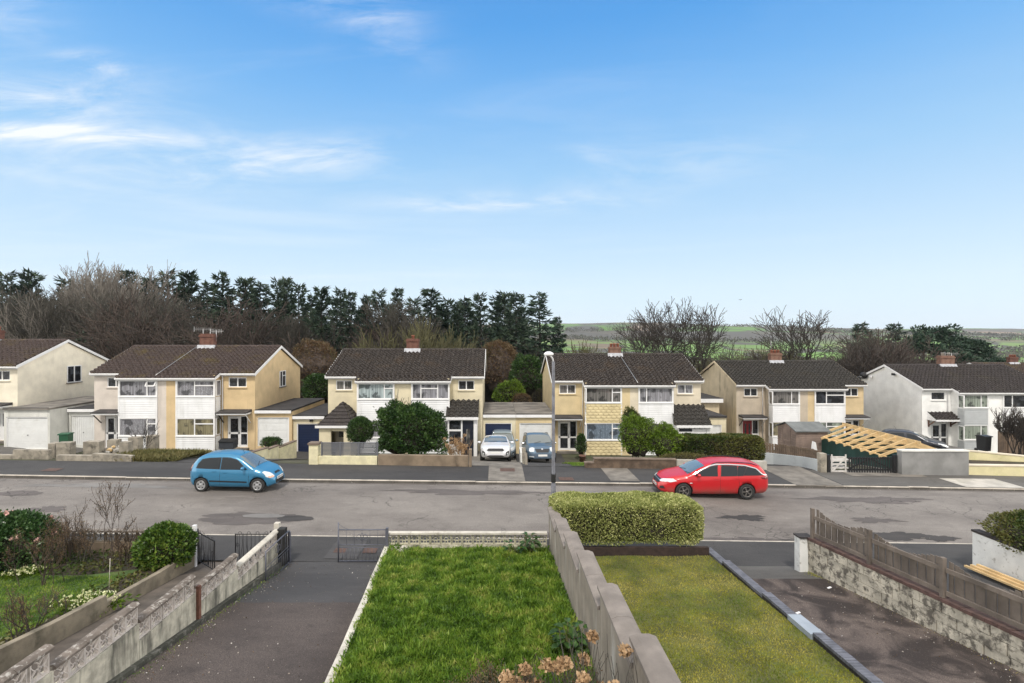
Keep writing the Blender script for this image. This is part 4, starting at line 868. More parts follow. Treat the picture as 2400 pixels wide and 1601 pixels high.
for (yy, zz_, lb) in ((44.6, 3.25, 'small black floodlight near the peak of the white gable'), (47.3, 2.85, 'small white floodlight beside the dish on the white gable')):
    t = thing('flood_light', lb, 'light', (x6 - .12, yy, zz_)); b = MB(); b.box(-.12, .0, -.14, .14, -.09, .1); b.build('lamp_body', M['black'] if 'black' in lb else M['pvc'], t); b = MB(); b.box(0, .12, -.03, .03, -.03, .03); b.build('bracket', M['antenna'], t)

# ------------------------------------------------------------------ far side garden walls
M['block_dirty'] = rough_mat('blockwork_dirty', (.30, .27, .22), .35, 2.5, .95, .5, 30, (.03, .028, .022), .9, 2.2)
M['wall_brown'] = rough_mat('rendered_wall_brown', (.22, .17, .12), .3, 1.4, .95, .4, 40, (.06, .045, .03), .8, 1.2)
M['wall_dark'] = rough_mat('stone_wall_dark', (.12, .085, .06), .4, 3, .95, .6, 20, (.03, .025, .02), .8, 2)
M['wall_cream'] = rough_mat('painted_stone_cream', (.68, .63, .42), .15, 3, .9, .9, 14, (.35, .36, .1), .4, 1.5)
M['wall_grey'] = rough_mat('render_grey', (.24, .24, .235), .25, .9, .9, .25, 50, (.12, .12, .12), .7, .7)
M['wall_palegrey'] = rough_mat('painted_wall_palegrey', (.46, .49, .50), .1, 1, .85, .2, 50, (.2, .2, .18), .4)
M['wall_yellow'] = rough_mat('painted_wall_yellow', (.66, .60, .36), .12, 1.5, .85, .25, 50, (.4, .42, .12), .5)
M['fence_grey'] = plain('composite_fence_grey', (.12, .125, .14), .6)
M['wood_old'] = rough_mat('timber_weathered', (.15, .125, .105), .35, 2, .9, .5, 30, (.07, .055, .045), .6, 3, True)
M['wood_brown'] = rough_mat('timber_brown', (.16, .115, .08), .35, 2, .9, .5, 30, (.07, .05, .04), .6, 3, True)
M['wood_new'] = rough_mat('timber_new', (.62, .44, .22), .18, 3, .75, .2, 30)
M['shed'] = rough_mat('shed_boards', (.24, .18, .15), .3, 1.5, .9, .4, 30, (.12, .09, .08), .6)
M['coping'] = rough_mat('coping_brown', (.17, .13, .10), .3, 3, .9, .3, 30)
def wallrun(name, label, pts, thick, mat, cap=None, cat='wall', zlow=-.5):
    """pts: (x,y,ztop,zbot)"""
    b = MB(); c = MB()
    for p, q in zip(pts, pts[1:]):
        a = Vector((p[0], p[1], 0)); d = Vector((q[0], q[1], 0)) - a; n = Vector((d.y, -d.x, 0)).normalized() * thick / 2
        def col(mb, e0, e1, nn, z0a, z1a, z0b, z1b):
            i = [mb._v((v.x, v.y, z)) for v, z in ((a - nn + e0, z0a), (a + nn + e0, z0a), (a + d + nn + e1, z0b), (a + d - nn + e1, z0b), (a - nn + e0, z1a), (a + nn + e0, z1a), (a + d + nn + e1, z1b), (a + d - nn + e1, z1b))]
            for k in ((0,3,2,1),(4,5,6,7),(0,1,5,4),(1,2,6,5),(2,3,7,6),(3,0,4,7)): mb.fi([i[j] for j in k])
        col(b, Vector(), Vector(), n, p[3], p[2], q[3], q[2])
        if cap: u = d.normalized() * .02; col(c, -u, u, n * 1.22, p[2] + .003, p[2] + .06, q[2] + .003, q[2] + .06)
    if cap:
        t = thing(name, label, cat, (0, 0, 0)); b.build('wall', mat, t); c.build('coping', cap, t)
    else: t = tag(b.build(name, mat), label, cat)
    return t
def rect_wall(px0, py0, px1, Y, zb, thick=.22): return
# cream pair frontage
g3 = zpav(-10)
wallrun('garden_wall', 'cream painted stone wall under the grey slatted fence panel', [(X(748, 25.4), 25.4, Z(1069, 25.4), g3 - .3), (X(885, 25.4), 25.4, Z(1069, 25.4), g3 - .3)], .24, M['wall_cream'])
t = thing('gate_pier', 'cream stone pier with brown cap at the end of the slatted fence', 'gate pier', (X(739, 25.4), 25.4, g3 - .3)); b = MB(); b.box(-.25, .19, -.2, .2, 0, Z(1041, 25.4) - g3 + .3); b.build('pier', M['wall_cream'], t); b = MB(); b.box(-.3, .24, -.25, .25, Z(1041, 25.4) - g3 + .302, Z(1037, 25.4) - g3 + .31); b.build('cap', M['coping'], t)
t = thing('slatted_fence', 'dark grey slatted fence panel standing on the cream stone wall', 'fence', (0, 0, 0))
fx0, fx1 = X(753, 25.4), X(886, 25.4); fz0, fz1 = Z(1067.5, 25.4), Z(1038, 25.4); b = MB(); n = 9
for i in range(n): z0_ = lerp(fz0 + .03, fz1 - .03, i / n); b.box(fx0 + .03, fx1 - .03, 25.39, 25.41, z0_, z0_ + (fz1 - fz0) / n - .022)
b.build('slats', M['fence_grey'], t)
b = MB(); b.box(fx0, fx1, 25.37, 25.43, fz1 - .03, fz1 + .02); b.build('top_rail', M['fence_grey'], t)
for k in range(4): b = MB(); xx = lerp(fx0 + .03, fx1 - .03, k / 3); b.box(xx - .035, xx + .035, 25.355, 25.445, fz0 + .002, fz1 + .03); b.build('post', M['fence_grey'], t)
wallrun('garden_wall', 'brown stained rendered wall below the big round shrub and dried hydrangea', [(X(886, 25.35) + .03, 25.35, Z(1066, 25.3), g3 - .3), (X(1098, 25.25), 25.25, Z(1067, 25.3), g3 - .4)], .2, M['wall_brown'])
t = tag(MB().box(X(1097, 25.3) + .05, X(1101, 25.3) + .1, 25.1, 25.4, g3 - .5, Z(1052, 25.3)).build('gate_post', M['wall_brown']), 'short brown concrete gate post at the end of the stained wall', 'gate post')
# divider between the two front drives
wallrun('divider_wall', 'low white divider between the white car and the silver-blue people carrier', [(X(1221, 30), 30, Z(1048, 30), -1.3), (X(1225, 27.5), 27.5, Z(1062, 27.5), -.9)], .22, M['r_garwhite'])
for k, (px, Y, lb) in enumerate(((1229, 26.4, 'mossy leaning timber post at the end of the white drive divider'), (1233, 26.0, 'shorter mossy post with a round top beside the leaning timber post'))):
    t = tag(MB().bar((X(px, Y), Y, gfar(2, Y) - .1), (X(px - 1.5, Y), Y + .1, Z(1050 + 12 * k, Y)), .16 - .03 * k, .14).build('drive_post', M['block_dirty']), lb, 'post')
# yellow-cream pair frontage
g4 = zpav(9)
wallrun('garden_wall', 'dark mossy stone wall in front of the tall hedge, behind the red car bonnet', [(X(1370, 25.3), 25.3, Z(1085, 25.3), g4 - .3), (X(1391, 25.3), 25.3, Z(1085, 25.3), g4 - .3), (X(1391.5, 25.3), 25.3, Z(1075, 25.3), g4 - .3), (X(1583, 25.3), 25.3, Z(1078, 25.3), g4 - .3)], .24, M['wall_dark'], M['coping'])
wallrun('garden_wall', 'pale concrete wall behind the roof of the red car', [(X(1584, 25.35), 25.35, Z(1078, 25.3), g4 - .3), (X(1795, 25.35), 25.35, Z(1081, 25.3), g4 - .3)], .22, M['concrete_lt'])
strip('lawn', M['turf'], X(1325, 28), X(1400, 27.5), 25.5, 29.5, lambda x, y: gfar(x, y) + .03, 5, 8)
# pale grey curved wall with timber fence, right
cw_ = [(14.7, 29.2), (15.3, 28.2), (15.9, 27.2), (16.3, 26.4), (16.5, 25.6), (16.55, 25.1)]
cw_ = [(X(1776, 28.8), 28.8), (X(1815, 28.2), 28.2), (X(1850, 27.3), 27.3), (X(1885, 26.3), 26.3), (X(1920, 25.1), 25.1)]
wt = [Z(p, y) for p, y in zip((1059, 1063, 1067, 1071, 1077), (28.8, 28.2, 27.3, 26.3, 25.1))]
wallrun('garden_wall', 'pale grey curving wall carrying a worn timber fence beside the shed', [(x, y, z, -1.5) for (x, y), z in zip(cw_, wt)], .2, M['wall_palegrey'])
t = thing('timber_fence', 'worn upright-board fence on top of the pale grey curving wall', 'fence', (0, 0, 0)); b = MB(); pl = []
for k in range(len(cw_) - 1):
    (xa, ya), (xb, yb) = cw_[k], cw_[k+1]; L_ = math.hypot(xb - xa, yb - ya); n = int(L_ / .13)
    for i in range(n):
        u, v = i / n, (i + .86) / n; zz_ = lerp(wt[k], wt[k+1], u) + .02; j = random.uniform(-.02, .03)
        b.bar((lerp(xa, xb, (u+v)/2), lerp(ya, yb, (u+v)/2), zz_), (lerp(xa, xb, (u+v)/2) + random.uniform(-.008, .008), lerp(ya, yb, (u+v)/2), zz_ + lerp(.56, .42, (k + u) / 4) + j), .02, .11, Vector((yb - ya, -(xb - xa), 0)).cross(Vector((0,0,1))))
b.build('boards', M['wood_brown'], t)
for h_ in (.12, .4): b = MB(); [b.bar((cw_[k][0], cw_[k][1] + .04, wt[k] + h_), (cw_[k+1][0], cw_[k+1][1] + .04, wt[k+1] + h_), .05, .05) for k in range(4)]; b.build('rail', M['wood_brown'], t)
for (px, Y, lb, mt, w_) in ((1926, 25.0, 'square grey concrete gate post at the end of the timber fence', 'block_dirty', .3), (1941, 24.95, 'dark wooden gate post beside the white pallet', 'black', .13), (2096, 24.9, 'black wooden gate post against the grey rendered wall', 'black', .14)):
    x = X(px, Y); tag(MB().box(x - w_/2, x + w_/2, Y - w_/2, Y + w_/2, -.6, Z(1062 if mt != 'black' else 1066, Y)).build('gate_post', M[mt]), lb, 'gate post')
# shed
sx0, sx1, sy0, sy1 = X(1866, 31), X(1940, 31), 31.0, 33.0; sb = gfar(19, 32); st = Z(1011, 31); sr = Z(990, 32)
sh = thing('garden_shed', 'small weathered timber shed with grey felt roof behind the curving fence', 'shed', (sx0, sy0, sb)); W_ = sx1 - sx0; ym = 1.0
b = MB(); b.prism([(0, 0), (2.0, 0), (2.0, st - sb), (ym, sr - sb - .05), (0, st - sb)], 'x', .001, .05); b.box(0, W_, 0, .05, 0, st - sb); b.box(0, W_, 1.95, 2.0, 0, st - sb); b.prism([(0, 0), (2.0, 0), (2.0, st - sb), (ym, sr - sb - .05), (0, st - sb)], 'x', W_ - .05, W_)
n = 14
for i in range(n): z0_ = (st - sb) * i / n; b.box(-.02, W_, -.022, -.003, z0_, z0_ + (st - sb) / n - .02)
for i in range(14):
    z0_ = (st - sb) * i / n; b.box(-.022, -.003, .02, .55, z0_, z0_ + .1); b.box(-.022, -.003, 1.45, 2.0, z0_, z0_ + .1)
b.build('wall', M['shed'], sh)
b = MB(); b.prism([(-.15, st - sb - .03), (ym, sr - sb), (ym, sr - sb + .05), (-.15, st - sb + .03)], 'x', -.12, W_ + .1); b.prism([(2.15, st - sb - .03), (2.15, st - sb + .03), (ym, sr - sb + .052), (ym, sr - sb)], 'x', -.12, W_ + .1); b.build('roof', rough_mat('shed_felt_grey', (.14, .15, .15), .2, 2, .9, .3), sh)
b = MB(); [b.box(-.03, -.005, .6 + i * .13, .71 + i * .13, .1, st - sb + .05) for i in range(6)]; b.bar((-.045, .62, .3), (-.045, 1.35, .3), .02, .08); b.bar((-.045, .62, 1.3), (-.045, 1.35, 1.3), .02, .08); b.build('door', M['shed'], sh)
# timber rafters of the half-built garage
gx0, gx1, gxr, gy0, gy1 = 19.76, 23.15, 21.45, 26.0, 31.4; ge, gr = .52, 1.12
hb = thing('timber_garage', 'half-built garage with bare new rafters and dark green sheeted walls', 'garage', (gx0, gy0, -1.6)); O_ = Vector((gx0, gy0, -1.6))
b = MB(); zz0 = 0; e_ = ge + 1.6 - .1
for (xa, xb, ya, yb) in ((0, .06, 0, gy1 - gy0), (gx1 - gx0 - .06, gx1 - gx0, 0, gy1 - gy0), (.06, gx1 - gx0 - .06, gy1 - gy0 - .06, gy1 - gy0), (.06, gx1 - gx0 - .06, 0, .06)): b.box(xa, xb, ya, yb, zz0, e_)
M['green_sheet'] = rough_mat('green_membrane', (.008, .045, .038), .3, 2, .55, .5, 4, (.03, .08, .075), .5, 2); b.build('wall', M['green_sheet'], hb)
for i in range(9):
    y = .06 + i * (gy1 - gy0 - .12) / 8; b = MB()
    b.bar((-.22, y, e_ - .0), (gxr - gx0, y, gr + 1.6), .05, .13); b.bar((gx1 - gx0 + .22, y + .001, e_), (gxr - gx0, y + .001, gr + 1.6), .05, .13); b.build('rafter', M['wood_new'], hb)
b = MB(); b.box(gxr - gx0 - .025, gxr - gx0 + .025, -.2, gy1 - gy0 + .2, gr + 1.52, gr + 1.71); b.build('ridge_board', M['wood_new'], hb)
b = MB(); b.box(.0, .1, -.05, gy1 - gy0 + .05, e_ + .001, e_ + .05); b.box(gx1 - gx0 - .1, gx1 - gx0, -.05, gy1 - gy0 + .05, e_ + .001, e_ + .05); b.build('wall_plate', M['wood_new'], hb)
for y in (.9, 1.9, 2.9, 3.9): b = MB(); b.bar((.05, y, e_ + .08), (gx1 - gx0 - .05, y, e_ + .08), .05, .1); b.build('ceiling_joist', M['wood_new'], hb)
b = MB(); b.tube([(-.08, -.05, .95), (-.08, 3.0, .95)], .07, 8); b.build('sheet_roll', M['green_sheet'], hb)
# gates
zg_ = zpav(18) - .1
gt = thing('timber_gate', 'black ranch style picket gate between two dark posts', 'gate', (X(1988, 24.9), 24.9, zg_)); W_ = X(2090, 24.9) - X(1988, 24.9); hh = Z(1071, 24.9) - zg_; b = MB(); n = 17
for i in range(n): x = .05 + i * (W_ - .1) / (n - 1); b.box(x - .028, x + .028, -.012, .012, .08, hh)
b.build('pickets', M['black'], gt)
for z_ in (.2, hh - .12): b = MB(); b.box(0, W_, .013, .05, z_, z_ + .08); b.build('rail', M['black'], gt)
b = MB(); b.bar((.05, .032, .28), (W_ / 2, .032, hh - .1), .03, .07); b.bar((W_ / 2, .032, hh - .1), (W_ - .05, .032, .28), .03, .07); b.build('brace', M['black'], gt)
M['white_wood'] = rough_mat('white_painted_timber', (.55, .53, .5), .2, 4, .8, .2, 30, (.2, .18, .15), .5)
gt = thing('timber_gate', 'small off-white five-bar gate left of the black picket gate', 'gate', (X(1947, 24.95), 24.95, zg_)); W_ = X(1983, 24.95) - X(1947, 24.95)
for i in range(5): b = MB(); b.box(0, W_, -.015, .015, .12 + i * .17, .2 + i * .17); b.build('bar', M['white_wood'], gt)
b = MB(); b.box(0, .07, -.03, -.016, .08, .98); b.box(W_ - .07, W_, -.03, -.016, .08, .98); b.build('stile', M['white_wood'], gt); b = MB(); b.bar((.05, -.035, .15), (W_ - .05, -.035, .85), .03, .07); b.build('brace', M['white_wood'], gt)
t = thing('pallet', 'broken white pallet stacked behind the little off-white gate', 'pallet', (X(1950, 25.9), 25.9, -.25))
for i in range(5): b = MB(); b.box(0, .95, i * .16, i * .16 + .09, .52, .55); b.build('board', M['white_wood'], t)
for i in range(3): b = MB(); b.box(i * .42, i * .42 + .1, 0, .75, .42, .518); b.box(i * .42, i * .42 + .1, 0, .75, .0, .1); b.build('bearer', M['white_wood'], t)
t = tag(MB().prism([(0, 0), (.26, 0), (.2, .5), (.12, .95), (.05, 1.0), (.0, .6)], 'y', 29.9, 30.15).build('tarpaulin', M['pvc']), 'white crumpled sheet hanging by the corner of the green garage', 'sheet'); t.location = (X(1905, 30), 0, -.62)
# grey rendered wall, yellow walls
zx = zpav(22)
wallrun('garden_wall', 'tall grey rendered wall with pale coping in front of the bare rafters', [(X(2108, 24.75), 24.75, Z(1057, 24.75), zx - .3), (X(2264, 24.75), 24.75, Z(1057, 24.75), zx - .35)], .3, M['wall_grey'], M['r_garwhite'])
wallrun('garden_wall', 'low yellow painted front wall at the right edge of the street', [(X(2266, 24.85), 24.85, Z(1091, 24.85), zx - .3), (X(2470, 24.6), 24.6, Z(1094, 24.6), zx - .5)], .22, M['wall_yellow'], M['r_pale'])
wallrun('garden_wall', 'long yellow retaining wall set back behind the low yellow wall', [(X(2266, 26.3), 26.3, Z(1057, 26.3), -1), (X(2470, 25.8), 25.8, Z(1077, 25.8), -1)], .2, M['wall_yellow'], M['r_pale'])
slab('planting_strip', M['soil'], X(2266, 25), X(2480, 25.5), 24.98, 26.2, lambda x, y: zpav(x) + .38)
# dark fence, bin at right
t = thing('timber_fence', 'tall dark board fence in front of the right half of the white house', 'fence', (0, 0, 0)); b = MB(); fY = 33.0; xx = X(2341, fY)
while xx < X(2480, fY): j = random.uniform(-.02, .02); b.box(xx, xx + .13, fY, fY + .02, -2.4, Z(1013, fY) + j); xx += .145
b.build('boards', M['wood_brown'], t)
for px in (2340, 2363, 2400, 2440): b = MB(); x = X(px, fY); b.box(x - .05, x + .05, fY - .08, fY - .005, -2.4, Z(1010, fY)); b.build('post', M['wood_brown'], t)
def wheelie(x, y, z, mat, label, rz=0, tip=0):
    t = thing('wheelie_bin', label, 'wheelie bin', (x, y, z), rz); b = MB()
    b.prism([(-.24, .08), (.24, .08), (.29, .98), (-.29, .98)], 'x', -.24, .24); b.build('bin_body', mat, t)
    b = MB(); b.prism([(-.33, .99), (.31, .99), (.31, 1.03), (.1, 1.08), (-.33, 1.05)], 'x', -.30, .30); b.build('lid', mat, t)
    for s in (-1, 1): b = MB(); b.lathe([(0, -.03), (.1, -.03), (.1, .03), (0, .03)], (s * .25, .27, .1), 12, 'x'); b.build('wheel', M['black'], t)
    return t
M['bin_green'] = plain('bin_green', (.02, .09, .045), .5); M['bin_dark'] = plain('bin_dark', (.014, .015, .017), .5)
wheelie(X(155, 31.8), 31.8, Z(1055, 31.8), M['bin_green'], 'dark green wheelie bin beside the white garages', R(12))
wheelie(X(2323, 33), 33.5, Z(1060, 33.3), M['bin_dark'], 'black wheelie bin beside the tall dark fence', R(8))
t = thing('storage_box', 'dark blue-grey plastic box on the step of the tan house', 'box', (X(535, 32.6), 32.6, Z(1050, 32.6))); b = MB(); b.prism([(-.3, 0), (.3, 0), (.34, .45), (.1, .55), (-.3, .42)], 'x', -.45, .45); b.build('box_body', rough_mat('tarp_slate', (.03, .035, .045), .2, 3), t); b = MB(); b.prism([(-.34, .43), (-.31, .43), (.1, .56), (.34, .46), (.36, .49), (.1, .6), (-.34, .47)], 'x', -.48, .48); b.build('lid', M['bin_dark'], t)
# left frontages: broken block piers, dark low walls, sloping cream wall
def piers(px, py0, py1, Y, w_, lb, n=1):
    t = tag(MB().box(X(px, Y) - w_/2, X(px, Y) + w_/2, Y - .2, Y + .2, gfar(X(px, Y), Y) - .3, Z(py0, Y)).build('block_pier', M['block_dirty']), lb, 'pier', 'broken block piers of the left front garden')
for px, p0, Y, w_, lb in ((128, 1038, 27, .35, 'dark square pier leftmost in the row of block piers'), (155, 1036, 26.6, .7, 'squat stained block pier under the green wheelie bin'), (220, 1034, 27.4, .85, 'wide stained block pier in the middle of the broken row'), (268, 1030, 29.5, .55, 'low block pier set back below the glazed door'), (296, 1035, 26.8, .45, 'pale block pier left of the dead twiggy shrub'), (318, 1024, 28.0, .55, 'stepped block pier under the lower left lace window'), (358, 1020, 29.4, .5, 'dark block pier right of the dead twiggy shrub')):
    piers(px, p0, 0, Y, w_, lb)
M['blk'] = M['block_dirty']
wallrun('garden_wall', 'broken low blockwork wall along the left pavement', [(X(136, 25.6), 25.6, Z(1066, 25.6), 0), (X(220, 25.6), 25.6, Z(1067, 25.6), 0), (X(221, 25.6), 25.6, Z(1062, 25.6), 0), (X(290, 25.6), 25.6, Z(1066, 25.6), 0), (X(312, 25.6), 25.6, Z(1068, 25.6), 0)], .25, M['block_dirty'])
wallrun('garden_wall', 'low pebbled dark wall at the far left by the kerb', [(X(-30, 26), 26, Z(1065, 26), 0), (X(35, 26), 26, Z(1066, 26), 0), (X(36, 26), 26, Z(1053, 26), 0), (X(118, 26), 26, Z(1055, 26), 0)], .25, M['block_dirty'])
wallrun('garden_wall', 'stepped cream stone wall with brown copings running up beside the white garage door', [(X(586, 27.4), 27.4, Z(1062, 27.4), -.6), (X(625, 28.6), 28.6, Z(1050, 28.6), -.6), (X(626, 28.6), 28.6, Z(1054, 28.6), -.6), (X(650, 29.8), 29.8, Z(1045, 29.8), -.8), (X(651, 29.8), 29.8, Z(1050, 29.8), -.8), (X(691, 31.8), 31.8, Z(1034, 31.8), -1)], .22, M['wall_cream'], M['coping'])
# rubble heap
t = thing('rubble_heap', 'heap of pale broken stones behind the block piers', 'rubble', (X(272, 28), 28, gfar(-20, 28)), 0)
for i in range(16):
    m = MB(); rr = random.Random(i); c = Vector((rr.uniform(-.7, .7), rr.uniform(-.4, .4), rr.uniform(.1, .7) * (1 - 0) )); c.z = .55 * (1 - abs(c.x) / .9) * rr.uniform(.5, 1)+.1
    s_ = rr.uniform(.1, .2); bmx = bmesh.new(); bmesh.ops.create_icosphere(bmx, subdivisions=1, radius=s_)
    for v in bmx.verts: v.co = Vector((v.co.x * rr.uniform(.8, 1.4), v.co.y, v.co.z * rr.uniform(.6, 1))) + c
    me = bpy.data.meshes.new('stone'); bmx.to_mesh(me); bmx.free(); mesh_obj('stone', me, t, [M['concrete_lt'] if i % 3 else M['wood_new']])
# street lamp
t = thing('street_lamp', 'tall grey lamp post with white saucer head in front of the yellow-cream house', 'street lamp', (X(1297, 15.8), 15.8, zpav(1.8) - .02)); zt_ = Z(846, 15.8) - zpav(1.8)
M['galv'] = rough_mat('galvanised_blue_grey', (.15, .155, .18), .3, 8, .55, .15, 40, (.3, .3, .33), .4, 9)
b = MB(); b.lathe([(.075, 0), (.075, 1.85), (.055, 1.93), (.055, 2.2), (.05, 3.5), (.045, zt_)], (0, 0, 0), 14); b.build('post', M['galv'], t)
b = MB(); b.lathe([(.079, 1.95), (.079, 2.2)], (0, 0, 0), 14); b.build('band', M['black'], t)
b = MB(); b.box(-.05, .05, -.083, -.07, .5, 1.3); b.build('access_door', M['galv'], t)
b = MB(); b.tube([(0, 0, zt_ - .02), (-.03, -.02, zt_ + .1), (-.12, -.05, zt_ + .22)], .025, 8); b.build('bracket', M['pvc'], t)
b = MB(); b.lathe([(0, .07), (.06, .07), (.13, .03), (.155, 0), (.14, -.04), (.08, -.065), (0, -.07)], (-.15, -.05, zt_ + .24), 18); hd = b.build('lamp_head', M['pvc'], t)
b = MB(); b.tube([(-.1, -.05, zt_ + .3), (-.1, -.05, zt_ + .42)], .012, 6); b.build('photocell', M['black'], hd)
# ------------------------------------------------------------------ cars
def paint(name, c, metal=0.3, dirt=None):
    t = NT(name); col = c
    if dirt:
        sp_ = t.n('ShaderNodeSeparateXYZ'); t.l(t.co, sp_.inputs[0]); k = t.math('MULTIPLY', t.rng(sp_.outputs[2], 0.62, 0.25), t.rng(t.noise(2.2, 5), 0.2, 0.7)); col = t.mix(t.math('MULTIPLY', k, 0.6), c, dirt)
    return t.fin(col, 0.32, Metallic=metal, Coat_Weight=0.4, Coat_Roughness=0.12)
M['glass_car'] = NT('car_glass').fin((0.018, 0.022, 0.026), 0.06, Specular_IOR_Level=0.4, Coat_Weight=0.0, Coat_Roughness=0.02)
M['glass_screen'] = NT('car_windscreen').fin((0.10, 0.12, 0.12), 0.10, Specular_IOR_Level=1.0, Coat_Weight=1.0, Coat_Roughness=0.03)
M['tyre'] = rough_mat('tyre_rubber', (0.02, 0.02, 0.02), 0.2, 10, 0.85)
M['rim'] = NT('wheel_silver').fin((0.45, 0.46, 0.47), 0.35, Metallic=0.6)
M['rim_dark'] = NT('wheel_dark_alloy').fin((0.16, 0.15, 0.14), 0.4, Metallic=0.5)
M['lens'] = NT('lamp_lens').fin((0.62, 0.65, 0.66), 0.12, Coat_Weight=1.0)
M['lens_red'] = NT('lamp_lens_red').fin((0.16, 0.005, 0.008), 0.2, Coat_Weight=1.0)
M['lens_amber'] = NT('lamp_lens_amber').fin((0.65, 0.28, 0.15), 0.2, Coat_Weight=1.0)
M['trim'] = plain('black_trim', (0.015, 0.015, 0.017), 0.5)
M['chrome'] = NT('chrome').fin((0.75, 0.76, 0.77), 0.15, Metallic=1.0)
M['plate_w'] = plain('number_plate_white', (0.68, 0.68, 0.66), 0.5); M['plate_k'] = plain('plate_marks', (0.15, 0.15, 0.16), 0.5)
def smooth_interp(pts, xs, k=0.06):
    p = np.array(pts, float); o = np.zeros(len(xs))
    for d, w_ in ((-1.5, .06), (-1, .14), (-.5, .2), (0, .2), (.5, .2), (1, .14), (1.5, .06)): o += w_ * np.interp(np.array(xs) + d * k, p[:, 0], p[:, 1])
    return o
def car(name, label, group, sp, loc, rz, pitch=0.0):
    """local: +x forward, origin on the ground under the body centre"""
    root = thing(name, label, 'car', loc, rz, group); root.rotation_euler = (0, pitch, rz)
    xr, xf = sp['xr'], sp['xf']; n = 84; xs = [lerp(xr, xf, 0.5 - 0.5 * math.cos(math.pi * i / n)) * .55 + lerp(xr, xf, i / n) * .45 for i in range(n + 1)]
    top = smooth_interp(sp['top'], xs, .05); belt = smooth_interp(sp['belt'], xs, .1); hw = smooth_interp(sp['hw'], xs, .05); bot = smooth_interp(sp['bot'], xs, .05)
    tum = sp.get('tumble', .3)
    def section(i):
        z0, zt, w_ = bot[i], top[i], hw[i]; zb = min(belt[i], zt - .05); gh = max(0, zt - zb)
        P = [(0, z0), (w_ * .86, z0), (w_ * .955, z0 + .05), (w_ * .985, lerp(z0, zb, .28)), (w_ * 1.0, lerp(z0, zb, .55)), (w_ * .995, lerp(z0, zb, .8)), (w_ * .975, zb - .02), (w_ * .955, zb + .012)]
        g2 = gh - .05
        yr_ = w_ * .95 - tum * max(g2, 0)
        if gh > .16:
            for u in (.3, .6, .86): P.append((lerp(w_ * .95, yr_, u) + .012 * math.sin(u * 3.14), zb + .012 + (g2 - .03) * u))
            P += [(yr_ - .03, zt - .055), (yr_ - .10, zt - .025), (yr_ * .6, zt - .006), (yr_ * .3, zt), (0, zt + .002)]
        else:
            for u in (.2, .4, .6): P.append((w_ * (.95 - .10 * u), zb + .012 + max(gh - .02, .01) * u * .9))
            P += [(w_ * .84, zt - .022), (w_ * .74, zt - .012), (w_ * .5, zt - .003), (w_ * .25, zt), (0, zt + .002)]
        return P
    secs = [section(i) for i in range(n + 1)]; m = len(secs[0])
    b = MB(); ids = []
    for i, x in enumerate(xs):
        row = [b._v((x, -p[0], p[1])) for p in secs[i]]; row2 = [b._v((x, p[0], p[1])) for p in secs[i][1:-1]][::-1]
        ids.append(row + row2)
    L_ = len(ids[0])
    for i in range(n):
        for j in range(L_): b.fi((ids[i][j], ids[i+1][j], ids[i+1][(j+1) % L_], ids[i][(j+1) % L_]), True)
    b.fi(ids[0], False); b.fi(ids[-1][::-1], False)
    body = b.build('body', [sp['paint']], root)
    # bvh for fitting glass, lamps and trim to the body surface
    bm = bmesh.new(); bm.from_mesh(body.data); bvh = BVHTree.FromBMesh(bm); bm.free()
    wr = sp.get('wr', .30); wx_ = sp['wheels']; wy = sp['hw_max'] - .095
    cm = MB()
    for x in wx_:
        for s in (-1, 1): 
            q = MB(); 
            cm.lathe([(0, s * .30), (wr + .055, s * .30), (wr + .055, s * 1.2), (0, s * 1.2)], (x, 0, wr * .98), 28, 'y')
    cut = cm.build('cut', [M['trim']]); bmod = body.modifiers.new('b', 'BOOLEAN'); bmod.operation = 'DIFFERENCE'; bmod.object = cut; bmod.solver = 'EXACT'
    try: bmod.material_mode = 'TRANSFER'
    except Exception: pass
    cut.parent = root
    bpy.context.view_layer.update(); dg = bpy.context.evaluated_depsgraph_get(); me = bpy.data.meshes.new_from_object(body.evaluated_get(dg)); body.modifiers.clear(); old = body.data; body.data = me; bpy.data.objects.remove(cut)
    def decal(nm, poly, view, mat, off=.006, nu=10, nv=5, parent=None, rng_=3.0):
        """poly in projection plane; view 'L' (+y side) 'R' (-y) 'F' front 'B' back 'T' top"""
        us = [p[0] for p in poly]; u0, u1 = min(us), max(us); g = MB(); rows = []; np_ = len(poly)
        for i in range(nu + 1):
            u = lerp(u0 + 1e-4, u1 - 1e-4, i / nu); vs = []
            for k in range(np_):
                a, c = poly[k], poly[(k+1) % np_]
                if (a[0] - u) * (c[0] - u) <= 0 and a[0] != c[0]: vs.append(a[1] + (c[1] - a[1]) * (u - a[0]) / (c[0] - a[0]))
            v0, v1 = min(vs), max(vs); row = []
            for j in range(nv + 1):
                v = lerp(v0, v1, j / nv)
                o_, d_ = {'L': ((u, rng_, v), (0, -1, 0)), 'R': ((u, -rng_, v), (0, 1, 0)), 'F': ((5, u, v), (-1, 0, 0)), 'B': ((-5, u, v), (1, 0, 0)), 'T': ((u, v, 5), (0, 0, -1))}[view]
                h_ = bvh.ray_cast(Vector(o_), Vector(d_))
                if h_[0] is None: row.append(None); continue
                nn = h_[1] if h_[1].dot(Vector(d_)) < 0 else -h_[1]
                row.append(h_[0] + nn * off * .6 - Vector(d_) * off * .5)
            rows.append(row)
        idx = [[(g._v(p) if p is not None else None) for p in r_] for r_ in rows]
        for i in range(nu):
            for j in range(nv):
                q = [idx[i][j], idx[i+1][j], idx[i+1][j+1], idx[i][j+1]]
                if None in q: continue
                g.fi(q, True)
        return g.build(nm, mat, parent or root, fixn=False)
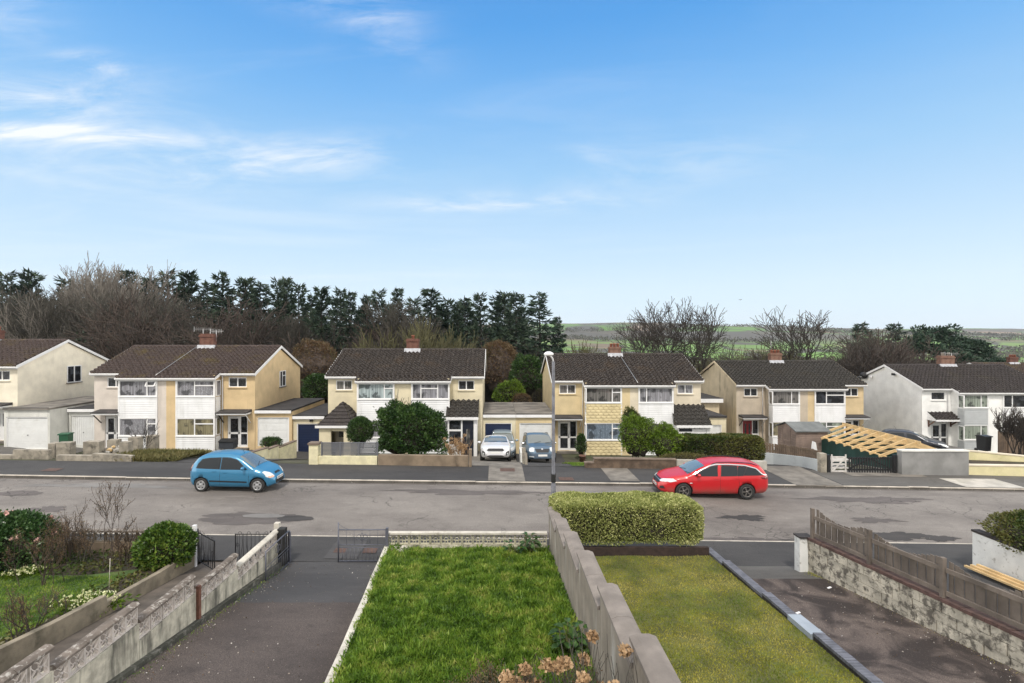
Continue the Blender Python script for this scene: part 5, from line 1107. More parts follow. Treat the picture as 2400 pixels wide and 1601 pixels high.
    for s in ('L', 'R'):
        sg = 1 if s == 'L' else -1
        for poly in sp['side_glass']:
            pp = poly; cx_ = sum(p[0] for p in pp) / len(pp); cz_ = sum(p[1] for p in pp) / len(pp)
            big = [(cx_ + (p[0] - cx_) * 1.0 + (.028 if p[0] > cx_ else -.028), cz_ + (p[1] - cz_) * 1.0 + (.026 if p[1] > cz_ else -.022)) for p in pp]
            rim_ = decal('window_trim', big, s, sp.get('winedge', M['trim']), .004, 14, 5)
            decal('side_window', pp, s, M['glass_car'], .010, 14, 5, rim_)
        for ln in sp.get('lines', []): decal('door_gap', ln, s, M['trim'], .003, 3, 10)
        for pl, mt in sp.get('side_trim', []): decal('side_trim', pl, s, mt, .014, 12, 2)
        for hx, hz in sp.get('handles', []): decal('door_handle', [(hx, hz), (hx + .17, hz + .005), (hx + .17, hz + .035), (hx, hz + .03)], s, sp['paint'], .03, 4, 2)
        if 'chrome' in sp: decal('window_strip', sp['chrome'], s, M['chrome'], .016, 40, 1)
    decal('windscreen', [(a, c) for a, c in sp['screen']], 'T', M['glass_screen'], .008, 12, 10)
    decal('rear_window', sp['rear_screen'], 'T', M['glass_car'], .008, 10, 8)
    for s in (-1, 1):
        for nm, poly, view, mt in sp['lamps']: decal(nm, [(p[0] * s, p[1]) if view in 'FB' else (p[0], p[1] * s) for p in poly], view, mt, .012, 8, 5)
        for nm, poly, mt in sp.get('side_lamps', []): decal(nm, poly, 'L' if s > 0 else 'R', mt, .01, 8, 4)
    for nm, poly, mt in sp['front']: decal(nm, poly, 'F', mt, .012, 12, 4)
    # number plate with faint character marks
    pz = sp['plate_z']; pt = bvh.ray_cast(Vector((5, 0, pz)), Vector((-1, 0, 0)))[0]; px = pt.x + .012
    g = MB(); g.box(px, px + .012, -.26, .26, pz - .055, pz + .055); pl = g.build('number_plate', M['plate_w'], root); g = MB()
    for k in range(7):
        y = -.2 + k * .058 + (.03 if k > 3 else 0); g.box(px + .0125, px + .014, y, y + .035, pz - .03, pz + .03)
    if sp.get('marks', True): g.build('plate_marks', M['plate_k'], pl)
    # mirrors
    mx, mz = sp['mirror']; my = sp['hw_max']
    for s in (-1, 1):
        g = MB(); g.lathe([(0.0, -.10), (.055, -.09), (.085, -.03), (.085, .03), (.055, .09), (0, .10)], (0, 0, 0), 12, 'y'); 
        for v in g.v: v.x *= .75; v.z *= .85
        g.v = [v + Vector((mx, s * (my + .09), mz)) for v in g.v]; mo = g.build('mirror', sp.get('mirror_mat', sp['paint']), root)
        g = MB(); g.bar((mx + .02, s * (my - .12), mz - .05), (mx, s * (my + .04), mz - .02), .06, .04); g.build('mirror_arm', M['trim'], mo)
    # wipers / roof rails / aerial
    for a_, c_ in sp.get('rails', []):
        for s in (-1, 1):
            g = MB(); pts = []
            for k in range(9):
                x = lerp(a_, c_, k / 8); yv = s * sp['rail_y']; h_ = bvh.ray_cast(Vector((x, yv, 5)), Vector((0, 0, -1)))[0]; pts.append((x, yv, h_.z + (.045 if 0 < k < 8 else .0)))
            g.tube(pts, .016, 6); g.build('roof_rail', sp.get('rail_mat', M['trim']), root)
    if 'antenna' in sp: ax = sp['antenna']; h_ = bvh.ray_cast(Vector((ax, 0, 5)), Vector((0, 0, -1)))[0]; g = MB(); g.tube([h_, h_ + Vector((-.12, 0, .22))], .006, 5); g.build('antenna', M['trim'], root)
    for s in (-.35, .3):
        x = sp['wiper']; g = MB(); a1 = bvh.ray_cast(Vector((x, s, 5)), Vector((0, 0, -1)))[0]; a2 = bvh.ray_cast(Vector((x - .14, s + .42, 5)), Vector((0, 0, -1)))[0]
        g.tube([a1 + Vector((0, 0, .03)), a2 + Vector((0, 0, .03))], .009, 5); g.build('wiper', M['trim'], root)
    # wheels
    for x in wx_:
        for s in (-1, 1):
            g = MB(); c = (x, s * wy, wr); tw = .095
            g.lathe([(wr * .62, s * tw * .8), (wr * .70, s * tw), (wr * .92, s * tw), (wr, s * tw * .7), (wr, -s * tw * .7), (wr * .9, -s * tw), (wr * .6, -s * tw)], c, 32, 'y')
            wh = g.build('wheel', M['tyre'], root); g = MB(); rm_ = sp.get('rim', M['rim']); ns = sp.get('spokes', 5)
            g.lathe([(wr * .66, s * tw * .78), (wr * .66, s * tw * .95), (wr * .60, s * tw * .96), (wr * .58, s * tw * .55)], c, 32, 'y')
            if sp.get('disc'):   # trim disc with round holes
                g.lathe([(0, s * tw * 1.0), (wr * .22, s * tw * .98), (wr * .28, s * tw * .86)], c, 24, 'y')
                for k in range(5):
                    a = 2 * math.pi * (k + .25) / 5; a2 = 2 * math.pi * (k + .75) / 5
                    g.bar((c[0] + wr * .2 * math.cos(a2), c[1] + s * tw * .84, c[2] + wr * .2 * math.sin(a2)), (c[0] + wr * .62 * math.cos(a2), c[1] + s * tw * .84, c[2] + wr * .62 * math.sin(a2)), wr * .30, .02, (0, 1, 0))
                g.lathe([(wr * .50, s * tw * .85), (wr * .64, s * tw * .88)], c, 32, 'y')
            else:
                g.lathe([(0, s * tw * .9), (wr * .14, s * tw * .88), (wr * .16, s * tw * .5)], c, 16, 'y')
                for k in range(ns):
                    for dd in (-.11, .11):
                        a = 2 * math.pi * k / ns + dd; a0 = 2 * math.pi * k / ns + dd * 2.2
                        g.bar((c[0] + wr * .1 * math.cos(a0), c[1] + s * tw * .74, c[2] + wr * .1 * math.sin(a0)), (c[0] + wr * .63 * math.cos(a), c[1] + s * tw * .78, c[2] + wr * .63 * math.sin(a)), wr * .085, .018, (0, 1, 0))
            g.build('rim', rm_, wh); g = MB(); g.lathe([(0, s * tw * .3), (wr * .6, s * tw * .3)], c, 24, 'y'); g.build('wheel_hub', M['trim'], wh)
    return root
BLUE = dict(paint=paint('paint_sky_blue', (0.04, 0.19, 0.34), .25), xr=-1.75, xf=1.75, hw_max=.75, wheels=(-1.19, 1.15), wr=.285, disc=True,
    top=[(-1.78, .86), (-1.74, .95), (-1.62, 1.15), (-1.42, 1.38), (-1.2, 1.47), (-.7, 1.52), (-.2, 1.52), (.2, 1.46), (.5, 1.32), (.85, 1.08), (1.08, .95), (1.35, .87), (1.55, .76), (1.68, .64), (1.76, .5)],
    belt=[(-1.8, .86), (-1.2, .93), (0, .90), (.9, .86), (1.3, .78), (1.6, .62), (1.76, .42)], hw=[(-1.76, .52), (-1.66, .66), (-1.4, .735), (-.8, .75), (.8, .75), (1.25, .73), (1.5, .66), (1.66, .54), (1.76, .40)],
    bot=[(-1.76, .36), (-1.6, .22), (0, .19), (1.5, .2), (1.76, .28)], tumble=.30,
    side_glass=[[(-1.40, .98), (-1.36, 1.12), (-1.18, 1.29), (-.95, 1.34), (-.44, 1.36), (-.44, .95)], [(-.36, .94), (-.36, 1.36), (-.05, 1.36), (.25, 1.27), (.52, 1.08), (.70, .94)]],
    lines=[[(-.415, .3), (-.40, .93), (-.385, .93), (-.40, .3)], [(.78, .32), (.80, .9), (.815, .9), (.795, .32)]], side_trim=[([(-.85, .43), (.72, .40), (.72, .455), (-.85, .485)], M['trim'])], handles=[(-.72, .84), (.0 - .28, .80)],
    screen=[(.30, -.56), (.30, .56), (.98, .60), (.98, -.60)], rear_screen=[(-1.66, -.45), (-1.66, .45), (-1.38, .46), (-1.38, -.46)],
    lamps=[('headlight', [(.36, .60), (.42, .74), (.60, .84), (.66, .80), (.66, .62), (.58, .56)], 'F', M['lens']), ('indicator_lamp', [(.40, .58), (.44, .64), (.62, .64), (.60, .56)], 'F', M['lens_amber']), ('tail_light', [(.50, .82), (.52, 1.12), (.60, 1.1), (.64, .82)], 'B', M['lens_red'])],
    front=[('grille', [(-.22, .655), (.22, .655), (.18, .72), (-.18, .72)], M['trim']), ('lower_grille', [(-.40, .27), (.40, .27), (.38, .45), (-.38, .45)], M['trim'])],
    plate_z=.50, mirror=(.60, 1.0), wiper=1.0, antenna=.25)
RED = dict(paint=paint('paint_red', (0.46, 0.007, 0.012), .0, dirt=(0.16, 0.10, 0.08)), xr=-2.30, xf=2.33, hw_max=.88, wheels=(-1.32, 1.34), wr=.325, rim=M['rim_dark'], spokes=5,
    top=[(-2.34, .82), (-2.30, .98), (-2.15, 1.22), (-1.98, 1.40), (-1.6, 1.47), (-.9, 1.51), (-.3, 1.50), (.2, 1.43), (.6, 1.28), (1.0, 1.07), (1.25, .98), (1.7, .90), (2.05, .80), (2.25, .66), (2.34, .5)],
    belt=[(-2.4, .93), (-1.6, .98), (0, .93), (1.0, .88), (1.6, .80), (2.1, .62), (2.34, .42)], hw=[(-2.32, .62), (-2.2, .76), (-1.8, .85), (-1, .88), (1.0, .88), (1.6, .86), (1.95, .78), (2.18, .64), (2.33, .42)],
    bot=[(-2.32, .40), (-2.1, .24), (0, .19), (2.0, .19), (2.33, .26)], tumble=.34,
    side_glass=[[(-2.02, 1.03), (-1.85, 1.20), (-1.62, 1.30), (-1.42, 1.34), (-1.22, 1.02)], [(-1.17, 1.01), (-1.36, 1.345), (-1.02, 1.375), (-.96, 1.00)], [(-.92, 1.0), (-.98, 1.375), (-.28, 1.375), (-.26, .98)], [(-.15, .98), (-.16, 1.37), (.10, 1.34), (.50, 1.18), (.86, .97)]],
    lines=[[(-.215, .3), (-.205, .97), (-.19, .97), (-.20, .3)], [(.95, .32), (.97, .9), (.985, .9), (.965, .32)], [(-1.02, .5), (-.98, .98), (-.965, .98), (-1.0, .5)]], handles=[(-.98, .87), (.0 - .12, .85)],
    chrome=[(-2.2, 1.0), (-2.0, 1.03), (-1.75, 1.27), (-1.3, 1.38), (-.6, 1.415), (-.1, 1.40), (.2, 1.34), (.55, 1.19), (.90, 1.01), (.92, 1.03), (.56, 1.215), (.2, 1.375), (-.1, 1.435), (-.6, 1.45), (-1.3, 1.415), (-1.78, 1.30), (-2.03, 1.065), (-2.2, 1.035)],
    screen=[(.38, -.60), (.38, .60), (1.12, .68), (1.12, -.68)], rear_screen=[(-2.22, -.55), (-2.22, .55), (-2.03, .52), (-2.03, -.52)],
    lamps=[('headlight', [(.36, .66), (.42, .74), (.74, .82), (.80, .78), (.72, .68), (.5, .64)], 'F', M['lens']), ('fog_lamp', [(.50, .36), (.54, .46), (.66, .5), (.70, .38)], 'F', M['trim']), ('tail_light', [(.46, .84), (.48, .94), (.74, .98), (.76, .86)], 'B', M['lens_red'])],
    side_lamps=[('side_tail_light', [(-2.24, .84), (-2.22, .97), (-1.92, .94), (-1.98, .86)], M['lens_red']), ('side_repeater', [(.98, .66), (.98, .69), (1.09, .69), (1.09, .66)], M['lens']), ('headlight_side', [(1.62, .74), (1.66, .78), (2.0, .78), (2.02, .69), (1.9, .67)], M['lens'])],
    front=[('grille', [(-.46, .60), (-.28, .55), (.28, .55), (.46, .60), (.40, .72), (-.40, .72)], M['trim']), ('grille_bar', [(-.42, .655), (.42, .655), (.42, .68), (-.42, .68)], M['chrome']), ('lower_grille', [(-.5, .26), (.5, .26), (.44, .34), (-.44, .34)], M['trim'])],
    plate_z=.45, mirror=(.72, 1.02), wiper=1.15, antenna=-1.7, rails=[(-1.85, .1)], rail_y=.60)
FRONT_HW = [(-1.98, .6), (-1.85, .75), (-1.4, .85), (1.1, .865), (1.5, .84), (1.75, .76), (1.9, .62), (2.0, .44)]
WHITE = dict(paint=paint('paint_white_silver', (0.66, 0.66, 0.68), .25), xr=-2.0, xf=2.02, hw_max=.865, wheels=(-1.22, 1.24), wr=.31,
    top=[(-2.02, .85), (-1.95, 1.0), (-1.7, 1.3), (-1.3, 1.44), (-.6, 1.48), (-.1, 1.45), (.3, 1.33), (.75, 1.08), (1.0, .98), (1.5, .88), (1.8, .76), (1.93, .66), (2.02, .52)],
    belt=[(-2.0, .92), (0, .93), (1.0, .9), (1.5, .78), (1.8, .66), (2.0, .44)], hw=FRONT_HW, bot=[(-2, .36), (-1.8, .22), (1.8, .2), (2.0, .26)], tumble=.34,
    side_glass=[[(-1.35, 1.0), (-1.2, 1.28), (-.45, 1.34), (-.42, .98)], [(-.32, .98), (-.33, 1.34), (.05, 1.3), (.72, .98)]], lines=[[(-.385, .3), (-.37, .96), (-.355, .96), (-.37, .3)]],
    screen=[(.10, -.60), (.10, .60), (.86, .68), (.86, -.68)], rear_screen=[(-1.9, -.5), (-1.9, .5), (-1.6, .5), (-1.6, -.5)],
    lamps=[('headlight', [(.42, .62), (.50, .74), (.78, .86), (.82, .8), (.78, .68), (.6, .60)], 'F', M['lens']), ('fog_lamp_surround', [(.55, .30), (.58, .50), (.74, .56), (.72, .34)], 'F', M['trim']), ('fog_lamp', [(.62, .33), (.62, .44), (.69, .45), (.70, .35)], 'F', M['lens']), ('tail_light', [(.6, .8), (.6, 1.0), (.74, 1.0), (.74, .8)], 'B', M['lens_red'])],
    front=[('grille', [(-.50, .62), (-.42, .53), (.42, .53), (.50, .62), (.40, .68), (-.40, .68)], M['trim']), ('lower_grille', [(-.48, .245), (.48, .245), (.38, .32), (-.38, .32)], M['trim'])],
    plate_z=.455, mirror=(.55, 1.03), wiper=.9, marks=False)
SILV = dict(WHITE); SILV.update(paint=paint('paint_silver_blue', (0.34, 0.42, 0.48), .5), xr=-2.2, top=[(-2.22, .85), (-2.15, 1.0), (-1.95, 1.35), (-1.6, 1.48), (-.6, 1.54), (-.1, 1.5), (.3, 1.37), (.75, 1.1), (1.0, 1.0), (1.5, .9), (1.8, .78), (1.93, .68), (2.02, .52)], rails=[(-1.6, .0)], rail_y=.58, rail_mat=M['chrome'], hw=[(-2.2, .6), (-2.0, .78), (-1.4, .85), (1.1, .865), (1.5, .84), (1.75, .76), (1.9, .62), (2.0, .44)])
VAN = dict(paint=paint('paint_steel_blue', (0.10, 0.155, 0.215), .4), xr=-2.05, xf=2.08, hw_max=.86, wheels=(-1.28, 1.29), wr=.30,
    top=[(-2.08, 1.0), (-2.05, 1.3), (-1.98, 1.68), (-1.8, 1.78), (-.8, 1.82), (-.1, 1.79), (.25, 1.66), (.6, 1.42), (.98, 1.14), (1.15, 1.08), (1.6, .98), (1.85, .84), (1.98, .70), (2.08, .52)],
    belt=[(-2.05, 1.02), (0, 1.0), (1.0, 1.0), (1.5, .86), (1.85, .70), (2.08, .44)], hw=[(-2.05, .72), (-1.9, .82), (-1.4, .86), (1.3, .86), (1.7, .82), (1.9, .72), (2.08, .55)], bot=[(-2, .36), (-1.8, .24), (1.8, .22), (2.08, .28)], tumble=.17,
    side_glass=[[(-1.8, 1.12), (-1.74, 1.55), (-1.12, 1.58), (-1.1, 1.1)], [(-.98, 1.1), (-1.0, 1.6), (-.3, 1.6), (-.28, 1.08)], [(-.18, 1.08), (-.2, 1.6), (.15, 1.55), (.82, 1.06)]], lines=[[(-.235, .35), (-.225, 1.06), (-.21, 1.06), (-.22, .35)]],
    screen=[(.18, -.66), (.18, .66), (.98, .72), (.98, -.72)], rear_screen=[(-2.0, -.5), (-2.0, .5), (-1.97, .5), (-1.97, -.5)],
    lamps=[('headlight', [(.46, .66), (.44, .86), (.56, .9), (.74, .86), (.76, .7), (.68, .64)], 'F', M['lens']), ('fog_lamp', [(.5, .34), (.5, .40), (.74, .42), (.76, .36)], 'F', M['lens']), ('tail_light', [(.6, .9), (.6, 1.3), (.7, 1.3), (.7, .9)], 'B', M['lens_red'])],
    front=[('bumper', [(-.80, .30), (.80, .30), (.80, .56), (-.80, .56)], rough_mat('bumper_blue_grey', (.07, .10, .14), .1)), ('grille', [(-.38, .60), (.38, .60), (.42, .8), (-.42, .8)], M['trim']), ('badge', [(-.05, .76), (.05, .76), (.05, .84), (-.05, .84)], M['chrome'])],
    plate_z=.44, mirror=(.62, 1.14), wiper=1.02, rails=[(-1.7, -.1)], rail_y=.66, rail_mat=M['trim'], mirror_mat=M['chrome'], marks=False)
DARK = dict(WHITE); DARK.update(paint=paint('paint_dark_grey', (0.03, 0.034, 0.045), .4), antenna=-.9)
bx_ = (X(469.6, 20.95) + X(601.7, 20.95)) / 2
car('parked_car', 'sky blue small hatchback parked at the kerb, nose to the right', 'cars parked in the street and on the drives', BLUE, (bx_ + .1, 20.95 + .66, zroad(bx_) + .035), R(-2.0))
rx_ = (X(1603.4, 20.9) + X(1749, 20.9)) / 2
car('parked_car', 'bright red estate car with roof rails parked at the kerb, nose to the left', 'cars parked in the street and on the drives', RED, (rx_ - .02, 20.75 + .8, zroad(rx_) + .035), R(180 - 2.5)).scale = (.945, .945, .96)
wy_ = 30.2
def dpl(x, y, rz):
    zf_, zb_ = gfar(x, y - 1.25), gfar(x, y + 1.25); return dict(loc=(x, y, (zf_ + zb_) / 2 + .025), rz=rz, pitch=-math.atan2(zf_ - zb_, 2.5))
car('parked_car', 'white hatchback facing the street on the concrete drive, in front of another car', 'cars parked in the street and on the drives', WHITE, **dpl(X(1162, 28.9), 29.9, R(-90 - .5)))
car('parked_car', 'pale silver-blue estate parked close behind the white hatchback', 'cars parked in the street and on the drives', SILV, **dpl(X(1174, 33.2) + .1, 34.2, R(-90)))
car('parked_car', 'tall steel-blue people carrier facing the street behind the lamp post', 'cars parked in the street and on the drives', VAN, **dpl(X(1264, 30.6), 31.4, R(-90 + 3)))
car('parked_car', 'dark grey car half hidden behind the bare rafters, by the white house', 'cars parked in the street and on the drives', DARK, (X(2138, 37.0), 37.0, -1.74), R(-38))
# ------------------------------------------------------------------ near gardens: walls, gates, edgings
M['scr'] = rough_mat('screen_block_concrete', (.55, .50, .46), .2, 4, .9, .3, 50, (.10, .095, .07), .6, 3)
M['scr2'] = rough_mat('screen_block_cream', (.46, .43, .32), .25, 4, .9, .3, 50, (.09, .085, .05), .85, 3.5)
M['cop_l'] = rough_mat('coping_lichen', (.15, .125, .105), .35, 3, .95, .4, 40, (.45, .43, .39), .75, 12, False, .52, .64)
M['cop_w'] = rough_mat('coping_pale', (.50, .47, .41), .2, 3, .9, .3, 40, (.2, .17, .12), .6, 4)
M['rend_old'] = rough_mat('render_stained_old', (.52, .49, .40), .3, 6, .95, .5, 30, (.055, .055, .045), .9, 4.0, True, .44, .68)
M['moss'] = rough_mat('mossy_footing', (.07, .07, .055), .4, 4, .95, .6, 25, (.42, .4, .36), .6, 9)
M['block_gar'] = rough_mat('block_wall_garden', (.24, .205, .15), .3, 3, .95, .45, 30, (.06, .055, .035), .8, 2.6)
M['iron'] = plain('wrought_iron_black', (.014, .014, .016), .5)
M['galv2'] = NT('gate_painted_silver').fin((.10, .105, .13), .45, Metallic=.2)
M['centre'] = rough_mat('render_grey_streaked', (.23, .20, .165), .22, 2.4, .92, .45, 40, (.46, .46, .43), .75, 3.0, True, .5, .72)
M['cop_m'] = rough_mat('coping_mauve', (.20, .175, .155), .25, 3, .9, .35, 40, (.16, .14, .12), .5, 5)
M['brick_blue'] = rough_mat('brick_blue_grey', (.13, .135, .16), .3, 6, .7, .3, 40, (.05, .05, .05), .3)
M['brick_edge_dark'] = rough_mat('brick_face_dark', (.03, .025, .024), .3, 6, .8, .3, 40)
M['slabgrey'] = rough_mat('slab_blue_grey', (.30, .34, .39), .12, 3, .6, .2, 40)
M['oldblock'] = rough_mat('old_blockwork', (.56, .52, .43), .35, 3, .95, .7, 18, (.07, .062, .052), .9, 6, False, .43, .62)
M['whitewash'] = rough_mat('whitewash_peeling', (.72, .73, .71), .1, 3, .85, .4, 25, (.22, .21, .18), .6, 5, False, .56, .66)
def ext_ring(mb, c, ang, ru, rv, t, x0, x1, n=14):
    """flat oval ring standing in the YZ plane (or XZ through mb.T), extruded x0..x1"""
    ca, sa = math.cos(ang), math.sin(ang); lo = []
    for k in range(n):
        a = 2 * math.pi * k / n; o = []
        for (a_, b_) in ((ru, rv), (ru - t, rv - t)): u, v = a_ * math.cos(a), b_ * math.sin(a); o.append((c[0] + u * ca - v * sa, c[1] + u * sa + v * ca))
        lo.append(o)
    for k in range(n):
        p, q = lo[k], lo[(k+1) % n]
        for xx in (x0, x1): mb.face([(xx, *p[0]), (xx, *q[0]), (xx, *q[1]), (xx, *p[1])])
        mb.face([(x0, *p[0]), (x1, *p[0]), (x1, *q[0]), (x0, *q[0])]); mb.face([(x0, *p[1]), (x1, *p[1]), (x1, *q[1]), (x0, *q[1])])
def block_a(mb, y, z, s=.29, x0=-.02, x1=.045):
    h = s / 2; t = .016
    for (a, b_, c, d) in ((y, y + s, z, z + t), (y, y + s, z + s - t, z + s)): mb.box(x0, x1, a, b_, c, d)
    for (a, b_) in ((y, y + t), (y + s - t, y + s)): mb.box(x0, x1, a, b_, z + t, z + s - t)
    cy, cz = y + h, z + h
    for k in range(4):
        a = math.pi / 4 + k * math.pi / 2; ext_ring(mb, (cy + .087 * math.cos(a), cz + .087 * math.sin(a)), a, .092, .05, .0125, x1 - .022, x1 - .002)
def block_b(mb, y, z, s=.29, x0=-.045, x1=.045):
    t = .022
    for (a, b_, c, d) in ((y, y + s, z, z + t), (y, y + s, z + s - t, z + s)): mb.box(x0, x1, a, b_, c, d)
    for (a, b_) in ((y, y + t), (y + s - t, y + s)): mb.box(x0, x1, a, b_, z + t, z + s - t)
    cy, cz = y + s / 2, z + s / 2
    ext_ring(mb, (cy, cz), math.pi / 4, .085, .085, .03, x1 - .04, x1 - .0, 4)
    for k in range(4):
        a = k * math.pi / 2; ext_ring(mb, (cy + .125 * math.cos(a + math.pi/4) , cz + .125 * math.sin(a + math.pi/4)), 0, .066, .066, .022, x1 - .035, x1 - .004, 12)
# left boundary: rendered wall with pierced screen blocks, stepping down to the street
lw = thing('screen_wall', 'stepped rendered wall topped with flower-pattern pierced blocks, left of the tarmac drive', 'wall', (-6.05, 9, 1))
O_ = Vector((-6.05, 9, 1))
secs = [(2.4, 3.64, 2.93), (3.65, 5.29, 2.63), (5.3, 6.94, 2.34), (6.95, 8.61, 2.05), (8.62, 10.24, 1.75), (10.36, 11.92, 1.47), (11.93, 14.2, 1.18)]
for ya, yb, zt in secs:
    n = int(round((yb - ya) / .3)); s = (yb - ya) / n; b = MB()
    for i in range(n): block_a(b, ya + i * s, zt - .07 - .29, s - .004 if s < .295 else .29)
    b.T = None
    for v in b.v: v.y -= 9; v.z -= 1
    b.build('screen_blocks', M['scr'], lw)
    b = MB(); b.prism([(ya - 9, zdr(ya) - 1.3), (yb - 9, zdr(yb) - 1.3), (yb - 9, zt - .362 - 1), (ya - 9, zt - .362 - 1)], 'x', -.07, .07); b.build('wall', M['rend_old'], lw)
    b = MB(); m = 3
    for i in range(m):
        c0, c1 = lerp(ya, yb, i / m) + .004, lerp(ya, yb, (i + 1) / m) - .004; b.prism([(-.085, -.068), (.085, -.068), (.085, -.03), (.04, -.0), (-.04, -.0), (-.085, -.03)], 'y', c0 - 9, c1 - 9)
    for v in b.v: v.z += zt - 1
    b.build('coping', M['cop_w'] if yb > 14 else M['cop_l'], lw)
b = MB(); b.prism([(2.5 - 9, zdr(2.5) - 1.2), (14.2 - 9, zdr(14.2) - 1.2), (14.2 - 9, zdr(14.2) - 1 + .1), (2.5 - 9, zdr(2.5) - 1 + .13)], 'x', .071, .17); b.build('footing', M['moss'], lw)
tag(MB().box(-5.99, -5.93, 10.26, 10.34, .5, 1.5).build('iron_post', rough_mat('rusty_iron', (.16, .07, .045), .4, 8, .8)), 'rusty iron post set in the gap of the pierced block wall', 'post')
# low blockwork retaining the left garden
wallrun('garden_wall', 'low weathered blockwork wall between the left garden and its concrete path', [(-8.26, 14.05, .67, 0), (-8.26, 12.6, .73, .1), (-8.26, 10.82, .90, .3), (-8.26, 10.80, 1.05, .3), (-8.26, 9.6, 1.17, .4), (-8.26, 8.4, 1.34, .6), (-8.26, 8.38, 1.5, .6), (-8.26, 4, 2.0, 1)], .13, M['block_gar'])
# front screen walls on the pavement line
def front_screen(label, xa, xb, ztop, Y, fn, mat, base, capm):
    t = thing('screen_wall', label, 'wall', (xa, Y, 0)); n = int(round((xb - xa) / .3)); s = (xb - xa) / n; b = MB(); b.T = Matrix(((0, 1, 0, 0), (1, 0, 0, 0), (0, 0, 1, 0), (0, 0, 0, 1)))
    for i in range(n): fn(b, i * s, ztop - .05 - .29, min(.29, s - .004))
    b.build('screen_blocks', mat, t)
    b = MB(); b.box(0, xb - xa, -.06, .06, -.2, ztop - .345); b.build('wall', base, t)
    b = MB(); m = int((xb - xa) / .6)
    for i in range(m): b.box((xb - xa) * i / m + .003, (xb - xa) * (i + 1) / m - .003, -.085, .085, ztop - .048, ztop)
    b.build('coping', capm, t); return t
front_screen('cream screen block wall with round openings along the top of the rough green lawn', -3.05, 1.49, .93, 14.62, block_b, M['scr2'], M['rend_old'], M['cop_w'])
front_screen('dark stained screen block wall behind the brown twiggy shrubs of the left garden', -19, -8.7, 1.0, 14.62, block_a, rough_mat('screen_block_dark', (.16, .135, .10), .35, 4, .95, .3, 50), M['wall_brown'], M['cop_l'])
# stones in the lawn corner
for i, (x, y, lb) in enumerate(((-2.78, 14.3, 'pale lump of broken stone in the top left corner of the lawn'), (-2.55, 14.35, 'flatter pale stone right of the first one in the lawn corner'), (-2.62, 14.15, 'small pale stone nearest the lawn, below the other two'))):
    bmx = bmesh.new(); bmesh.ops.create_icosphere(bmx, subdivisions=2, radius=.13 - .02 * i); rr = random.Random(i)
    for v in bmx.verts: v.co = Vector((v.co.x * 1.25, v.co.y * .9, v.co.z * .65)) * rr.uniform(.82, 1.12)
    me = bpy.data.meshes.new('stone'); bmx.to_mesh(me); bmx.free(); o = mesh_obj('stone', me, None, [M['cop_w']]); o.location = (x, y, .58); tag(o, lb, 'stone')
# gates
def gp(x, y, w_, z0, z1, mat, lb, name='gate_post', cap=None):
    t = tag(MB().box(-w_/2, w_/2, -w_/2, w_/2, 0, z1 - z0).build(name, mat), lb, 'gate post'); t.location = (x, y, z0); return t
gp(X(456, 14.0), 14.0, .09, .1, Z(1231, 14.0), M['pvc'], 'slim white gate post beside the glossy round bush')
gp(X(650, 14.5), 14.5, .14, .0, Z(1225, 14.5), M['cop_w'], 'pale concrete post behind the dark gate pier')
gp(X(663, 14.25), 14.2, .2, .0, Z(1238, 14.2), rough_mat('black_stone', (.02, .02, .02), .4, 8, .9, .6, 20), 'black encrusted gate pier at the end of the pierced wall')
gp(X(907, 14.4), 14.42, .07, .0, Z(1238, 14.4), M['galv2'], 'steel gate post at the left end of the cream screen wall')
gp(X(679, 14.4), 14.38, .06, .0, Z(1246, 14.4), M['galv2'], 'steel hinge post of the opened drive gate')
def iron_gate(label, x, y, z, w_, h_, rz):
    t = thing('iron_gate', label, 'gate', (x, y, z), rz, 'pair of black wrought iron path gates'); b = MB()
    b.bar((0, 0, 0), (0, 0, h_ + .08), .03, .03, (0, 1, 0)); b.bar((w_, 0, 0), (w_, 0, h_), .025, .025, (0, 1, 0)); b.bar((0, 0, .06), (w_, 0, .06), .012, .025); b.bar((0, 0, h_ - .02), (w_, 0, h_ - .02), .012, .025); b.build('gate_frame', M['iron'], t)
    b = MB(); n = 9
    for i in range(1, n): xx = w_ * i / n; b.tube([(xx, 0, .06), (xx, 0, h_)], .007, 4)
    for i in range(4):
        xx = w_ * (i + .5) / 4; b.tube([(xx - .07, 0, h_), (xx - .07, 0, h_ * .62), (xx, 0, .1), (xx + .07, 0, h_ * .62), (xx + .07, 0, h_)], .007, 4)
        b.ring((xx, 0, h_ + .02), (1, 0, 0), (0, 0, 1), .045, .035, .006, 10, 4)
    b.build('bars', M['iron'], t); b = MB(); b.ring((w_ - .05, -.02, h_ * .62), (1, 0, 0), (0, 0, 1), .04, .04, .008); b.build('latch', M['iron'], t); return t
iron_gate('black wrought iron gate leaf swung in beside the slim white post', -8.12, 14.0, .34, 1.0, .84, R(-38))
iron_gate('black wrought iron gate leaf standing closed in the middle of the path end', X(634, 14.2), 14.22, .2, .98, .84, R(180))
